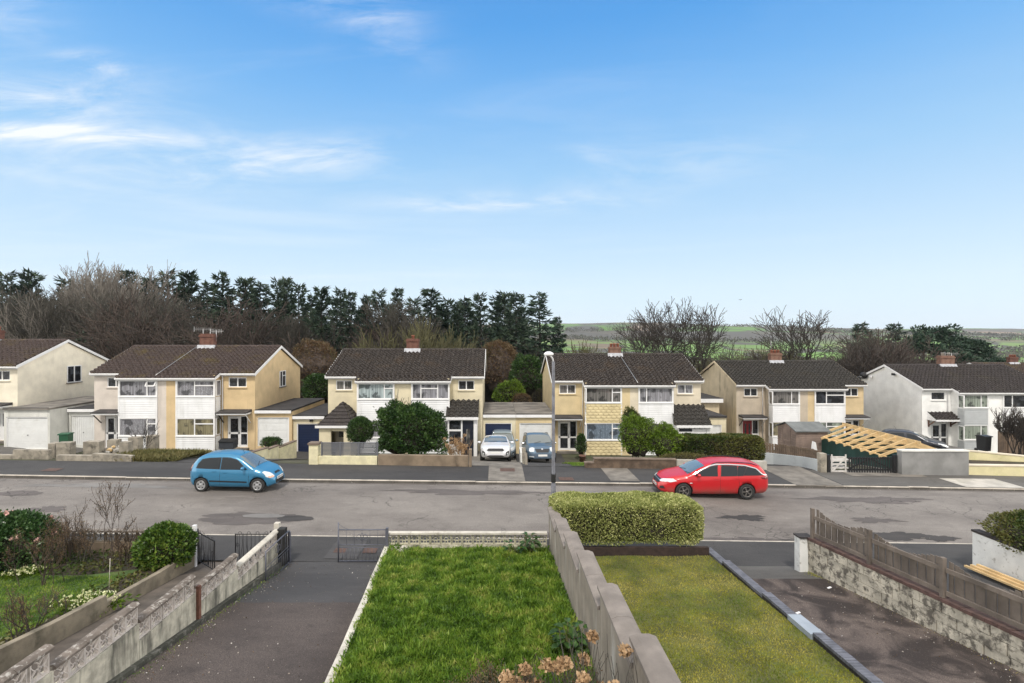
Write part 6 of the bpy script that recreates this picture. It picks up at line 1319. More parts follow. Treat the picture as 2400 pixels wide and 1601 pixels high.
def tube_gate(label, x, y, z, w_, h_, rz, tall=False):
    t = thing('metal_gate', label, 'gate', (x, y, z), rz, 'pair of tubular metal drive gates'); b = MB(); r = .021
    b.tube([(0, 0, 0), (0, 0, h_), (w_, 0, h_), (w_, 0, 0), (0, 0, 0)], r, 6)
    if tall: b.tube([(w_, 0, -.12), (w_, 0, h_ + .2)], r * 1.1, 6); b.tube([(w_, 0, h_ + .18), (w_ - .12, 0, h_ + .08), (w_ - .3, 0, h_)], .006, 4)
    b.build('gate_frame', M['galv2'], t)
    b = MB(); b.tube([(0, 0, h_ * .52), (w_, 0, h_ * .52)], .011, 5); b.tube([(0, 0, h_ * .43), (w_, 0, h_ * .43)], .008, 5)
    for i in range(1, 12): xx = w_ * i / 12; b.tube([(xx, 0, 0), (xx, 0, h_ * .43)], .006, 4)
    for i in range(1, 6): xx = w_ * i / 6; b.tube([(xx, 0, h_ * .52), (xx, 0, h_)], .006, 4)
    b.build('bars', M['galv2'], t); b = MB()
    for dx in (-.09, .09): b.ring((w_ / 2 + dx, 0, h_ * .76), (1, 0, 0), (0, 0, 1), .06, .08, .007, 12, 4)
    b.ring((w_ / 2, 0, h_ * .76), (1, 0, 0), (0, 0, 1), .04, .12, .007, 12, 4); b.build('scrollwork', M['galv2'], t); return t
tube_gate('tubular metal drive gate folded back against the pierced wall', X(679, 14.38), 14.33, .2, 1.4, .88, R(-91))
tube_gate('tubular metal drive gate closed beside the cream screen wall', X(904, 14.4), 14.4, .2, 1.33, .88, R(180), True)
# centre wall
cwl = thing('boundary_wall', 'tall stepped grey rendered wall with mauve copings between the two lawns', 'wall', (1.65, 9, 1))
cs = [(12.9, 14.62, 1.66), (11.2, 12.89, 1.95), (9.4, 11.19, 2.25), (7.5, 9.39, 2.58), (5.7, 7.49, 2.89), (3.9, 5.69, 3.19), (2.4, 3.89, 3.5)]
for ya, yb, zt in cs:
    b = MB(); b.prism([(ya - 9, zl1(1.5, ya) - 1.4), (yb - 9, min(zl1(1.5, yb), .4) - 1.4), (yb - 9, zt - 1.082), (ya - 9, zt - 1.082)], 'x', -.11, .11); b.build('wall', M['centre'], cwl)
    b = MB(); m = 2
    for i in range(m):
        c0, c1 = lerp(ya - .0, yb + .03, i / m) + .003, lerp(ya, yb + .03, (i + 1) / m) - .003; b.prism([(-.15, -.08), (.15, -.08), (.15, -.03), (.07, 0), (-.07, 0), (-.15, -.03)], 'y', c0 - 9, c1 - 9)
    for v in b.v: v.z += zt - 1
    b.build('coping', M['cop_m'], cwl)
# brick edging between the yellow lawn and the stained drive
be = thing('brick_edging', 'stepped blue-grey brick edging between the yellow lawn and the stained drive', 'edging', (6, 10, .5))
for ya, yb, zt in ((13.38, 14.4, .585), (11.59, 13.37, .67), (10.62, 11.58, .73), (2.5, 9.88, .80)):
    b = MB(); y = yb
    while y > ya + .04:
        y2 = y - .068; p = [(xe(y), y), (xe(y) + .2, y), (xe(y2) + .2, y2), (xe(y2), y2)]; j = random.uniform(-.003, .003)
        lo = [b._v((q[0] - 6, q[1] - 10, zt - .06 - .5)) for q in p]; hi = [b._v((q[0] - 6, q[1] - 10, zt + j - .5)) for q in p]; b.fi(hi); b.fi(lo[::-1])
        for k in range(4): b.fi((lo[k], lo[(k+1) % 4], hi[(k+1) % 4], hi[k]))
        y -= .078
    b.build('bricks', M['brick_blue'], be)
    b = MB(); p = [(xe(yb) + .012, yb), (xe(yb) + .19, yb), (xe(ya) + .19, ya), (xe(ya) + .012, ya)]; lo = [b._v((q[0] - 6, q[1] - 10, -.6)) for q in p]; hi = [b._v((q[0] - 6, q[1] - 10, zt - .5 - .012)) for q in p]; b.fi(hi); b.fi(lo[::-1])
    for k in range(4): b.fi((lo[k], lo[(k+1) % 4], hi[(k+1) % 4], hi[k]))
    b.build('wall', M['brick_edge_dark'], be)
b = MB(); p = [(xe(10.6) - .03, 10.61), (xe(10.6) + .24, 10.61), (xe(9.9) + .26, 9.9), (xe(9.9) - .03, 9.9)]; lo = [b._v((q[0] - 6, q[1] - 10, .15)) for q in p]; hi = [b._v((q[0] - 6, q[1] - 10, .255)) for q in p]; b.fi(hi); b.fi(lo[::-1])
for k in range(4): b.fi((lo[k], lo[(k+1) % 4], hi[(k+1) % 4], hi[k]))
b.build('step_slab', M['slabgrey'], be)
b = MB(); b.box(1.8, 5.9, 14.1, 14.2, .3, .70); tag(b.build('brick_kerb', rough_mat('brick_kerb', (.04, .025, .02), .4, 8, .9, .4, 20)), 'low dark red brick kerb under the variegated hedge', 'kerb wall')
# right boundary: old blockwork, brick capping, timber fence
rw = thing('block_wall', 'old crumbling blockwork wall with brick capping at the right of the stained drive', 'wall', (8.5, 13.9, 0)); O_ = Vector((8.5, 13.9, 0))
def rp(y, off=0.0): return (xr(y) + off, y)
def zt_r(y): return 1.02 + .048 * (13.9 - y)
rr = random.Random(4); b = MB(); course = .215
for c in range(7):
    y = 13.86; first = c % 2
    while y > 3:
        y2 = y - (.22 if first else .44) * rr.uniform(.94, 1.06); first = 0; ym = (y + y2) / 2; zb = zt_r(ym) - .012 - (c + 1) * course
        if zb + course > zd2(ym) - .1:
            j = rr.uniform(-.014, .014); p = [(xr(y - .01) + j, min(y - .008, 13.88)), (xr(y) + .2, min(y - .008, 13.88)), (xr(y2) + .2, y2 + .008), (xr(y2) + j, y2 + .008)]
            lo = [b._v((q[0] - 8.5, q[1] - 13.9, zt_r(q[1]) - .012 - (c + 1) * course + .008)) for q in p]; hi = [b._v((q[0] - 8.5, q[1] - 13.9, zt_r(q[1]) - .012 - c * course - .004 + rr.uniform(-.004, .004))) for q in p]; b.fi(hi); b.fi(lo[::-1])
            for k in range(4): b.fi((lo[k], lo[(k+1) % 4], hi[(k+1) % 4], hi[k]))
        y = y2
b.build('blocks', M['oldblock'], rw)
b = MB(); b.grid(lambda u, v: (lambda y: (xr(y) + .022 - 8.5, y - 13.9, lerp(zd2(y) - .3, zt_r(y) - .02, v)))(lerp(13.87, 3, u)), 20, 1); b.build('mortar', M['moss'], rw)
b = MB(); y = 13.88
while y > 3:
    y2 = y - .21; j = rr.uniform(-.006, .006); p = [(xr(y) - .025 + j, y), (xr(y) + .22, y), (xr(y2) + .22, y2 + .01), (xr(y2) - .025 + j, y2 + .01)]
    lo = [b._v((q[0] - 8.5, q[1] - 13.9, zt_r(q[1]) - .008)) for q in p]; hi = [b._v((q[0] - 8.5, q[1] - 13.9, zt_r(q[1]) + .06 + j)) for q in p]; b.fi(hi); b.fi(lo[::-1])
    for k in range(4): b.fi((lo[k], lo[(k+1) % 4], hi[(k+1) % 4], hi[k]))
    y = y2
b.build('brick_capping', rough_mat('brick_capping', (.10, .058, .05), .35, 8, .9, .4, 30, (.06, .05, .04), .6, 6), rw)
t = thing('gate_pier', 'white peeling pier with dark cap at the end of the old block wall', 'gate pier', (8.42, 13.98, .0)); b = MB(); b.box(-.17, .17, -.12, .12, 0, 1.05); b.build('pier', M['whitewash'], t); b = MB(); b.box(-.19, .19, -.15, .15, 1.052, 1.09); b.build('cap', M['brick_edge_dark'], t)
tf = thing('timber_fence', 'long weathered board fence with scalloped top on the old block wall', 'fence', (8.5, 13.9, 0)); py_ = [13.78, 12.02, 10.32, 8.6, 6.85, 5.1]
for k, y in enumerate(py_):
    b = MB(); x = xr(y) + .07; z0_ = zt_r(y) + .065; b.box(x - 8.54, x - 8.46, y - 13.94, y - 13.86, z0_, z0_ + .80); b.build('post', M['wood_old'], tf)
for k in range(len(py_) - 1):
    ya, yb = py_[k] - .05, py_[k+1] + .05; b = MB(); n = int((ya - yb) / .093)
    for i in range(n):
        u = (i + .5) / n; y = lerp(ya, yb, u); x = xr(y) + .135; z0_ = zt_r(y) + .10 + rr.uniform(-.01, .01); top = z0_ + .72 - .17 * math.sin(math.pi * min(1, u * 1.15)) + rr.uniform(-.008, .008)
        if k == 0: top += .05 * (1 - u)
        b.box(x - 8.5 + (i % 2) * .016, x - 8.486 + (i % 2) * .016, y - 13.9 - (ya - yb) / n * .52, y - 13.9 + (ya - yb) / n * .52, z0_, top)
    b.build('boards', M['wood_old'], tf)
    for h_ in (.10, .56): b = MB(); b.bar((xr(ya) + .09 - 8.5, ya - 13.9, zt_r(ya) + .065 + h_), (xr(yb) + .09 - 8.5, yb - 13.9, zt_r(yb) + .065 + h_), .045, .09); b.build('rail', M['wood_old'], tf)
# white wall, timber stack far right
wallrun('garden_wall', 'white painted block wall with dark cap under the dark green bush at the right edge', [(13.48, 14.35, 1.05, -.1), (13.55, 12.6, 1.05, 0), (13.7, 9, 1.3, 0)], .2, M['whitewash'], M['brick_edge_dark'])
for k in range(5):
    b = MB(); b.bar((12.95 + k * .075, 14.1 - k * .1, .20 + (k % 3) * .06), (13.1 + k * .07, 9.6, .42 + (k % 3) * .06), .07, .05); tag(b.build('timber_length', M['wood_new']), ['longest fresh timber length on the left of the pile by the white wall', 'fresh timber length second from the left of the pile', 'fresh timber length in the middle of the pile', 'fresh timber length fourth from the left of the pile', 'fresh timber length nearest the white wall'][k], 'timber', 'timber lengths piled along the white wall')
# litter on the right drive
for k, (px, py, Y, lb) in enumerate(((1940, 1374, 12.6, 'white scrap of litter near the foot of the old block wall'), (1866, 1432, 11.2, 'small pale scrap of litter beside the blue-grey brick edging'))):
    tag(MB().bar((X(px, Y), Y, zd2(Y) + .015), (X(px, Y) + .1, Y + .03, zd2(Y) + .03), .05, .012).build('litter', M['pvc']), lb, 'litter')
# ------------------------------------------------------------------ vegetation
def unit(v): return v / np.maximum(np.linalg.norm(v, axis=-1, keepdims=True), 1e-9)
def leafquads(C, D, L, W, rng):
    n = len(C); S = unit(np.cross(D, unit(rng.normal(size=(n, 3))))); L = np.asarray(L).reshape(-1, 1) * np.ones((n, 1)); W = np.asarray(W).reshape(-1, 1) * np.ones((n, 1))
    N = np.cross(D, S) * W * .25
    return np.stack([C, C + D * L * .45 + S * W * .5 + N, C + D * L, C + D * L * .45 - S * W * .5 + N], 1)
def lump(P, ph, k=1.0): return np.sin(P[:, 0] * 2.1 * k + ph) * np.sin(P[:, 1] * 2.6 * k + ph * 1.7) * .5 + np.sin(P[:, 2] * 3.1 * k + ph * .6) * .3 + np.sin((P[:, 0] + P[:, 2]) * 5.3 * k + ph * 2.3) * .2
M['core'] = plain('inner_core', (.022, .018, .012), .95); M['bark'] = rough_mat('bark_grey', (.085, .07, .058), .35, 5, .95, .5, 20, (.10, .11, .06), .5, 2)  # near-black solid core inside the leaf shell, darkens the crown's centre
M['bark_dk'] = rough_mat('bark_dark', (.045, .037, .032), .3, 5, .95, .5, 20, (.04, .05, .02), .5, 2)
M['twig'] = rough_mat('twigs_brown', (.078, .072, .058), .3, 1.2, .95, 0, 20); M['twig_r'] = rough_mat('twigs_reddish', (.075, .056, .046), .3, 1.2, .95, 0, 20); M['twig_o'] = rough_mat('twigs_olive', (.105, .10, .045), .3, 1.2, .95, 0, 20); M['twig_d'] = rough_mat('twigs_dark', (.05, .042, .036), .3, 1.2, .95, 0, 20); M['twig_p'] = rough_mat('twigs_pale', (.20, .18, .155), .3, 1.2, .95, 0, 20)
M['lf_dark'] = leaf_mat('leaf_dark_green', [(.010, .026, .006), (.022, .055, .012), (.05, .10, .022), (.10, .16, .045)], .4)
M['lf_gloss'] = leaf_mat('leaf_glossy', [(.014, .035, .006), (.04, .085, .012), (.085, .15, .025), (.20, .25, .04)], .35, .9, .3)
M['lf_camel'] = leaf_mat('leaf_camellia', [(.010, .026, .008), (.024, .06, .016), (.045, .095, .026), (.09, .15, .05)], .3)
M['lf_varieg'] = leaf_mat('leaf_variegated', [(.07, .095, .02), (.20, .235, .06), (.40, .42, .15), (.58, .57, .28)], .45, 1.4, .35)
M['lf_hedge'] = leaf_mat('leaf_hedge', [(.018, .035, .006), (.045, .075, .012), (.10, .09, .025), (.17, .20, .05)], .45, .8, .6)
M['lf_lime'] = leaf_mat('leaf_lime', [(.04, .075, .008), (.10, .17, .015), (.19, .27, .03)], .45, .8, .5)
M['lf_brown'] = leaf_mat('leaf_rusty', [(.07, .038, .02), (.13, .08, .04), (.14, .12, .06)], .6)
M['needle'] = leaf_mat('needles_dark', [(.010, .022, .015), (.022, .042, .028), (.042, .07, .042), (.075, .10, .055)], .6, .5, .5, .05)
M['needle2'] = leaf_mat('needles_green', [(.014, .03, .02), (.03, .06, .038), (.06, .10, .06)], .6, .5, .5, .05)
M['petal_w'] = leaf_mat('petals_pale_yellow', [(.55, .56, .25), (.75, .76, .45), (.82, .82, .62)], .6, 1, .2, .2); M['petal_p'] = leaf_mat('petals_pink', [(.62, .34, .30), (.75, .5, .44)], .6)
M['dryhead'] = leaf_mat('dried_flowerheads', [(.20, .12, .06), (.40, .26, .14), (.58, .42, .26)], .7, 3, .4, .2)
M['grass'] = leaf_mat('grass_blades', [(.022, .055, .006), (.09, .175, .018), (.19, .29, .035), (.40, .40, .11)], .5, 2.2, .6, .3)
M['grass_y'] = leaf_mat('grass_blades_yellow', [(.05, .12, .010), (.20, .23, .022), (.35, .33, .04), (.50, .42, .14)], .55, 1.1, .68, .2)
M['grass_d'] = leaf_mat('grass_rough_dry', [(.07, .075, .02), (.15, .14, .05), (.28, .23, .11)], .6, .6, .5, .2)
def foliage(name, label, cat, c, r, n, L, W, mat, seed=1, kind='ell', lumpy=.14, core=.80, coremat=None, flat=0.0, extra=None, trunk=None, group=None, outb=.9, gap=0.0):
    """shrub or hedge: solid inner core and a shell of separate leaves (foliage part)"""
    rng = np.random.default_rng(seed); t = thing(name, label, cat, c, 0, group); r = np.array(r, float)
    BD = unit(rng.normal(size=(42, 3))); BA = rng.uniform(.0, 1, 42) ** 2 * lumpy * 1.3
    bump_ = lambda U_: (np.exp((U_ @ BD.T - 1) / .028) * BA).max(1)
    if kind == 'ell':
        U = unit(rng.normal(size=(n, 3))); U[:, 2] = np.where(U[:, 2] < -.55, -U[:, 2], U[:, 2]); lm = 1 + lumpy * lump(U * 2, seed) + bump_(U)
        k = 1 - np.abs(rng.normal(size=n)) * .12 + (rng.uniform(size=n) < .06) * rng.uniform(0, .12, n); C = U * r * (lm * k)[:, None]; N = unit(U / r)
        if flat: C[:, 2] = np.clip(C[:, 2], -r[2], r[2] * (1 - flat) + rng.normal(size=n) * .03)
    else:
        A = rng.uniform(-1, 1, size=(n, 3)); ax = rng.choice(3, n, p=np.array([r[1] * r[2], r[0] * r[2], r[0] * r[1]]) / (r[1] * r[2] + r[0] * r[2] + r[0] * r[1])); sg = rng.choice([-1, 1], n); sg = np.where(ax == 2, 1, sg)
        A[np.arange(n), ax] = sg; q = np.abs(A) ** 9; nn = (q.sum(1)) ** (1 / 9); A = A / nn[:, None]
        C = A * r; d_ = lumpy * lump(C * 1.3, seed)[:, None] * .5 - np.abs(rng.normal(size=(n, 1))) * .05; N = unit(np.sign(A) * np.abs(A) ** 3 / r); C = C + N * d_
    if gap: keep = lump(C * 2.3 / max(r.max(), 1) * 3, seed + 5) > -.75 + gap; C, N = C[keep], N[keep]
    D = unit(N * outb + rng.normal(size=C.shape) * .75 + np.array([0, 0, .25])); Ls = L * rng.uniform(.6, 1.25, len(C)); V = leafquads(C, D, Ls, Ls * W / L, rng)
    tri_mesh('foliage', V, [mat], t, nv=4)
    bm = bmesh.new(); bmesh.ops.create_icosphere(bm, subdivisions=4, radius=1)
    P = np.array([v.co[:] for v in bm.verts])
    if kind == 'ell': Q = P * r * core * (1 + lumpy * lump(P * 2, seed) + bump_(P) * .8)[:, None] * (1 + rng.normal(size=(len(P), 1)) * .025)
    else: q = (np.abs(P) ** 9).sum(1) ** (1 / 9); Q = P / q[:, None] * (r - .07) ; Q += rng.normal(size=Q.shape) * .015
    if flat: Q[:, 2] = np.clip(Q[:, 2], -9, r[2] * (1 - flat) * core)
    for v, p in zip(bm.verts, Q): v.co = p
    me = bpy.data.meshes.new('bush_core'); bm.to_mesh(me); bm.free(); mesh_obj('inner_core', me, t, [coremat or M['core']])
    b = MB(); rr = random.Random(seed)
    for k in range(trunk if trunk is not None else 3): a = rr.uniform(0, 6.28); q = r[0] * .25 if kind == 'ell' else 0; b.tube([(q * math.cos(a), q * math.sin(a) * .5, -r[2] * 1.15), (q * 1.6 * math.cos(a), q * math.sin(a), -r[2] * .3)], .03, 5)
    if b.v: b.build('stem', M['bark_dk'], t)
    return t
def sprinkle(parent, name, C, L, W, mat, seed, up=.5):
    rng = np.random.default_rng(seed); D = unit(rng.normal(size=C.shape) + np.array([0, 0, up])); Ls = L * rng.uniform(.7, 1.2, len(C)); return tri_mesh(name, leafquads(C, D, Ls, Ls * W / L, rng), [mat], parent, nv=4)
# ---- twig structures
def seg_mesh(name, S, mats, parent=None, k=3):
    """S: (n,8) p q r0 r1 -> open k-sided prisms"""
    S = np.array(S, float); P, Q, r0, r1 = S[:, :3], S[:, 3:6], S[:, 6:7], S[:, 7:8]; d = unit(Q - P); a = unit(np.cross(d, np.where(np.abs(d[:, 2:3]) < .9, [[0, 0, 1.]], [[1., 0, 0]]))); b = np.cross(d, a); n = len(S); V = np.zeros((n, 2 * k, 3))
    for j in range(k):
        t = 2 * math.pi * j / k; o = a * math.cos(t) + b * math.sin(t); V[:, j] = P + o * r0; V[:, k + j] = Q + o * r1
    base = (np.arange(n) * 2 * k)[:, None]; Fc = []
    for j in range(k): Fc.append(np.stack([base[:, 0] + j, base[:, 0] + (j + 1) % k, base[:, 0] + k + (j + 1) % k, base[:, 0] + k + j], 1))
    Fc = np.concatenate(Fc); me = bpy.data.meshes.new(name); me.vertices.add(n * 2 * k); me.vertices.foreach_set('co', V.reshape(-1).astype(np.float32)); m = len(Fc)
    me.loops.add(m * 4); me.loops.foreach_set('vertex_index', Fc.reshape(-1).astype(np.int32)); me.polygons.add(m); me.polygons.foreach_set('loop_start', np.arange(0, m * 4, 4, dtype=np.int32)); me.update(calc_edges=True); me.polygons.foreach_set('use_smooth', np.ones(m, bool))
    return mesh_obj(name, me, parent, mats)
def grow(rr, p, d, L, r, lev, out, mx, spread=.75, up=.10, nseg=4, wob=.22, kids=(1, 2), taper=.62, lenf=(.55, .78), minr=.006):
    q = Vector(p); d = Vector(d)
    for i in range(nseg):
        d = (d + Vector((rr.gauss(0, wob), rr.gauss(0, wob), rr.gauss(0, wob * .6) + up))).normalized(); q2 = q + d * L / nseg
        ra = max(minr, r * (1 - .45 * i / nseg)); rb = max(minr, r * (1 - .45 * (i + 1) / nseg)); out.append((lev, *q, *q2, ra, rb)); q = q2
        if lev < mx and (i > (1 if lev == 0 and kids[0] == 1 and len(kids) == 4 else 0) or lev > 1):
            for _ in range(rr.choice(kids)):
                ax = Vector((rr.gauss(0, 1), rr.gauss(0, 1), rr.gauss(0, 1))); ax = (ax - d * ax.dot(d)).normalized(); a = rr.uniform(.6, 1.15) * spread
                grow(rr, q, d * math.cos(a) + ax * math.sin(a), L * rr.uniform(*lenf), rb * taper, lev + 1, out, mx, spread, up, nseg if lev < 2 else 3, wob, kids, taper, lenf, minr)
    if lev < mx: grow(rr, q, d, L * rr.uniform(*lenf), rb * .8, lev + 1, out, mx, spread, up, 3, wob, kids, taper, lenf, minr)
def bare_proto(seed, H=12.0, mx=4, trunkL=3.5, r=.28, tw='twig', spread=.75, up=.09, minr=.022, kids=(1, 2), stems=1, bark='bark', wob=.2, lenf=(.58, .8), split=1):
    rr = random.Random(seed); out = []
    for s in range(stems):
        d = Vector((rr.gauss(0, .35 if stems > 1 else .05), rr.gauss(0, .35 if stems > 1 else .05), 1)).normalized(); grow(rr, (rr.gauss(0, .1) * stems, rr.gauss(0, .1) * stems, -.3), d, trunkL, r, 0, out, mx, spread, up, 4, wob, kids, .62, lenf, minr)
    A = np.array(out); top = np.percentile(A[:, 6], 99.7); k = H / top; A[:, 1:7] *= k; lev = A[:, 0]; t = bpy.data.objects.new('bare_tree', None); COL.objects.link(t)
    seg_mesh('trunk', A[lev <= split][:, 1:], [M[bark]], t, 6); seg_mesh('crown', A[lev > split][:, 1:], [M[tw]], t, 3); t['h0'] = H; return t
def conifer_proto(seed, H=16.0, base=.22, width=3.4, n=95, per=60, mat='needle', droop=.15, shape=.75, gaps=.25, upt=.5):
    rr = random.Random(seed); rng = np.random.default_rng(seed); S = []; Cs = []; Ds = []; Ls = []
    lean = (rr.uniform(-.02, .02), rr.uniform(-.02, .02))
    for i in range(12): z0_, z1_ = H * i / 12, H * (i + 1) / 12; S.append((lean[0] * z0_, lean[1] * z0_, z0_, lean[0] * z1_, lean[1] * z1_, z1_, .26 * (1 - i / 12.5), .26 * (1 - (i + 1) / 12.5)))
    Bs = []
    for k in range(n):
        u = k / n; z = H * (base + (1 - base) * u); ang = k * 2.4 + rr.uniform(-.5, .5); prof = (1 - u) ** shape * (.45 + .55 * min(1, (u + .05) * 4)); L = width * prof * rr.uniform(.55, 1.25) + .35
        if rr.random() < gaps: L *= rr.uniform(.25, .6)
        p = Vector((lean[0] * z, lean[1] * z, z)); d = Vector((math.cos(ang), math.sin(ang), rr.uniform(-.05, .35) + u * upt)).normalized(); m = 5; q = p; path = [p]
        for j in range(m):
            d = (d + Vector((rr.gauss(0, .07), rr.gauss(0, .07), (-droop if j < 3 else upt * .35) * .5))).normalized(); q2 = q + d * L / m; Bs.append((*q, *q2, .045 * (1 - j / m) + .012, .045 * (1 - (j + 1) / m) + .012)); q = q2; path.append(q)
        cnt = int(per * (L / width + .15)); 
        for _ in range(cnt):
            t_ = rng.uniform(.12, 1.04) ** .8 * m; j = min(m - 1, int(t_)); f_ = t_ - j; c = path[j].lerp(path[j+1], f_); dd = (path[j+1] - path[j]).normalized(); wd = .07 + .20 * (1 - t_ / m)
            cc = np.array(c) + rng.normal(size=3) * [wd, wd, wd * .5] - [0, 0, .08]; Cs.append(cc); Ds.append(np.array(dd) * 1.1 + rng.normal(size=3) * .5 + [0, 0, -.12 + .3 * upt]); Ls.append(rng.uniform(.3, .75))
    t = bpy.data.objects.new('conifer_tree', None); COL.objects.link(t); seg_mesh('trunk', S, [M['bark_dk']], t, 7); seg_mesh('branches', Bs, [M['bark_dk']], t, 4)
    V = leafquads(np.array(Cs), unit(np.array(Ds)), np.array(Ls), np.array(Ls) * .24, rng); tri_mesh('crown', V, [M[mat]], t, nv=4); t['h0'] = H; return t
def place(proto, used, name, x, y, H, label, cat, group, rz=None, wide=1.0):
    o = copy_tree(proto) if used.get(proto.name) else proto; used[proto.name] = 1; z = gz(x, y); k = H / proto['h0']; o.name = name
    o.location = (x, y, z); o.rotation_euler = (0, 0, rz if rz is not None else random.uniform(0, 6.28)); o.scale = (k * wide, k * wide, k); tag(o, label, cat, group); return o
used = {}
CP = [conifer_proto(s, 16, b_, w_, int(n_ * .8), 95, m_, dr, sh, gp_, ut) for s, b_, w_, n_, m_, dr, sh, gp_, ut in ((1, .30, 2.8, 80, 'needle', .14, .95, .3, .4), (2, .28, 3.0, 95, 'needle', .2, .9, .35, .3), (3, .36, 2.5, 80, 'needle', .1, .8, .25, .6), (4, .12, 3.5, 110, 'needle2', .22, 1.05, .3, .3))]
CG = 'conifers in the belt of trees behind the houses'
con = [(15, 640, 70, 1, 0), (68, 638, 72, 1.1, 2), (150, 655, 74, 1, 0), (292, 632, 72, 1, 1), (350, 655, 68, .9, 2), (388, 637, 70, 1.15, 0), (440, 640, 68, 1.05, 2), (486, 660, 70, .9, 1), (530, 643, 66, 1.1, 0), (578, 655, 68, 1.1, 2), (612, 662, 66, .9, 1), (645, 658, 64, .8, 0), (672, 655, 66, .8, 2), (700, 668, 64, .95, 0), (728, 690, 66, .8, 1), (755, 676, 63, 1.0, 2), (800, 680, 64, .9, 0), (828, 684, 66, .8, 1), (858, 697, 64, .8, 2), (888, 682, 66, 1.0, 0), (938, 675, 64, .8, 1), (1000, 676, 66, 1.3, 1), (1044, 703, 63, 1.1, 0), (1072, 712, 64, .8, 2), (1094, 698, 62, 1.0, 1), (1130, 690, 63, 1.0, 0), (1180, 688, 62, 1.15, 2), (1212, 686, 63, 1.0, 1), (1268, 687, 58, 1.25, 3), (1303, 742, 66, .7, 1)]
cl_ = ['ragged dark conifer', 'dark conifer with drooping boughs', 'round-headed dark conifer', 'open dark conifer with layered boughs']
where = ['at the far left edge of the tree belt', 'left of the big pale bare tree', 'behind the big pale bare tree', 'just right of the big pale bare tree', 'first of the group above the brown-roofed chimney', 'second of the group above the brown-roofed chimney', 'in the group above the brown-roofed chimney, round top', 'between two taller conifers above the brown ridge', 'spiky top above the right half of the brown roof', 'above the right end of the brown ridge', 'tall over the tan gable', 'slim, right of the tan gable top', 'slender and spiky, tallest over the gap between houses', 'over the gap, right of the slender spiky one', 'low one in the gap between houses', 'left of the cream house ridge end', 'above the left end of the cream house ridge', 'narrow, above the left of the cream roof', 'low, above the left of the cream roof', 'left neighbour of the narrow pointed top', 'narrow pointed top above the red chimney', 'broad grey-green one right of the red chimney', 'lower one right of the broad grey-green one', 'thin one in the dip of the tree line', 'above the right end of the cream roof', 'right of the cream roof end', 'over the flat garage roofs', 'over the people carrier', 'standing clear at the right end of the belt', 'leaning and thin, right of the last tall one']
for i, (px, py, Y, wd, k) in enumerate(con):
    x = X(px, Y); H = Z(py, Y) - gz(x, Y); Y = Y - 7 if px > 740 and i % 2 else Y; x = X(px, Y); H = Z(py, Y) - gz(x, Y); place(CP[k], used, 'conifer_tree', x, Y, H, cl_[k] + ' ' + where[i], 'conifer', CG, random.uniform(0, 6.28), wd)
# extra conifer trunks in a second row so the belt is dense
con2 = [(i_, 700 + (i_ % 3) * 12, 77 + (i_ % 5), 1.1, i_ % 3) for i_ in range(-20, 1280, 62)]
for i, (px, py, Y, wd, k) in enumerate(con2):
    x = X(px, Y); H = Z(py - (20 if px < 700 else 0), Y) - gz(x, Y); place(CP[k], used, 'conifer_tree', x, Y, H, 'dark conifer of the hidden second row deep inside the tree belt', 'conifer', 'second row of conifers inside the belt', random.uniform(0, 6.28), wd)
BP = dict(big=bare_proto(11, 15, 5, 3.2, .34, 'twig_p', .55, .10, .02, (1, 1, 2), 2, 'bark', .15), mid=bare_proto(12, 12, 5, 3.4, .24, 'twig', .66, .05, .016, (1, 1, 1, 2), 1, 'bark', .16, (.62, .76)), dark=bare_proto(13, 12, 4, 2.2, .22, 'twig_d', .7, .12, .018, (1, 2), 3, 'bark_dk', .2), brown=bare_proto(14, 8, 4, 2.4, .14, 'twig_r', .7, .06, .016, (1, 1, 2), 3, 'bark', .16), olive=bare_proto(15, 6, 3, 2.4, .08, 'twig_o', .35, .12, .016, (1, 2, 2), 7, 'bark'), sil=bare_proto(16, 12, 5, 3.6, .30, 'twig_d', .66, .04, .02, (1, 1, 1, 1), 1, 'bark_dk', .16, (.62, .76), 1), sil2=bare_proto(27, 12, 5, 3.4, .28, 'twig_d', .62, .045, .02, (1, 1, 1, 1), 1, 'bark_dk', .16, (.62, .76), 1))
BG = 'bare winter trees behind the houses'
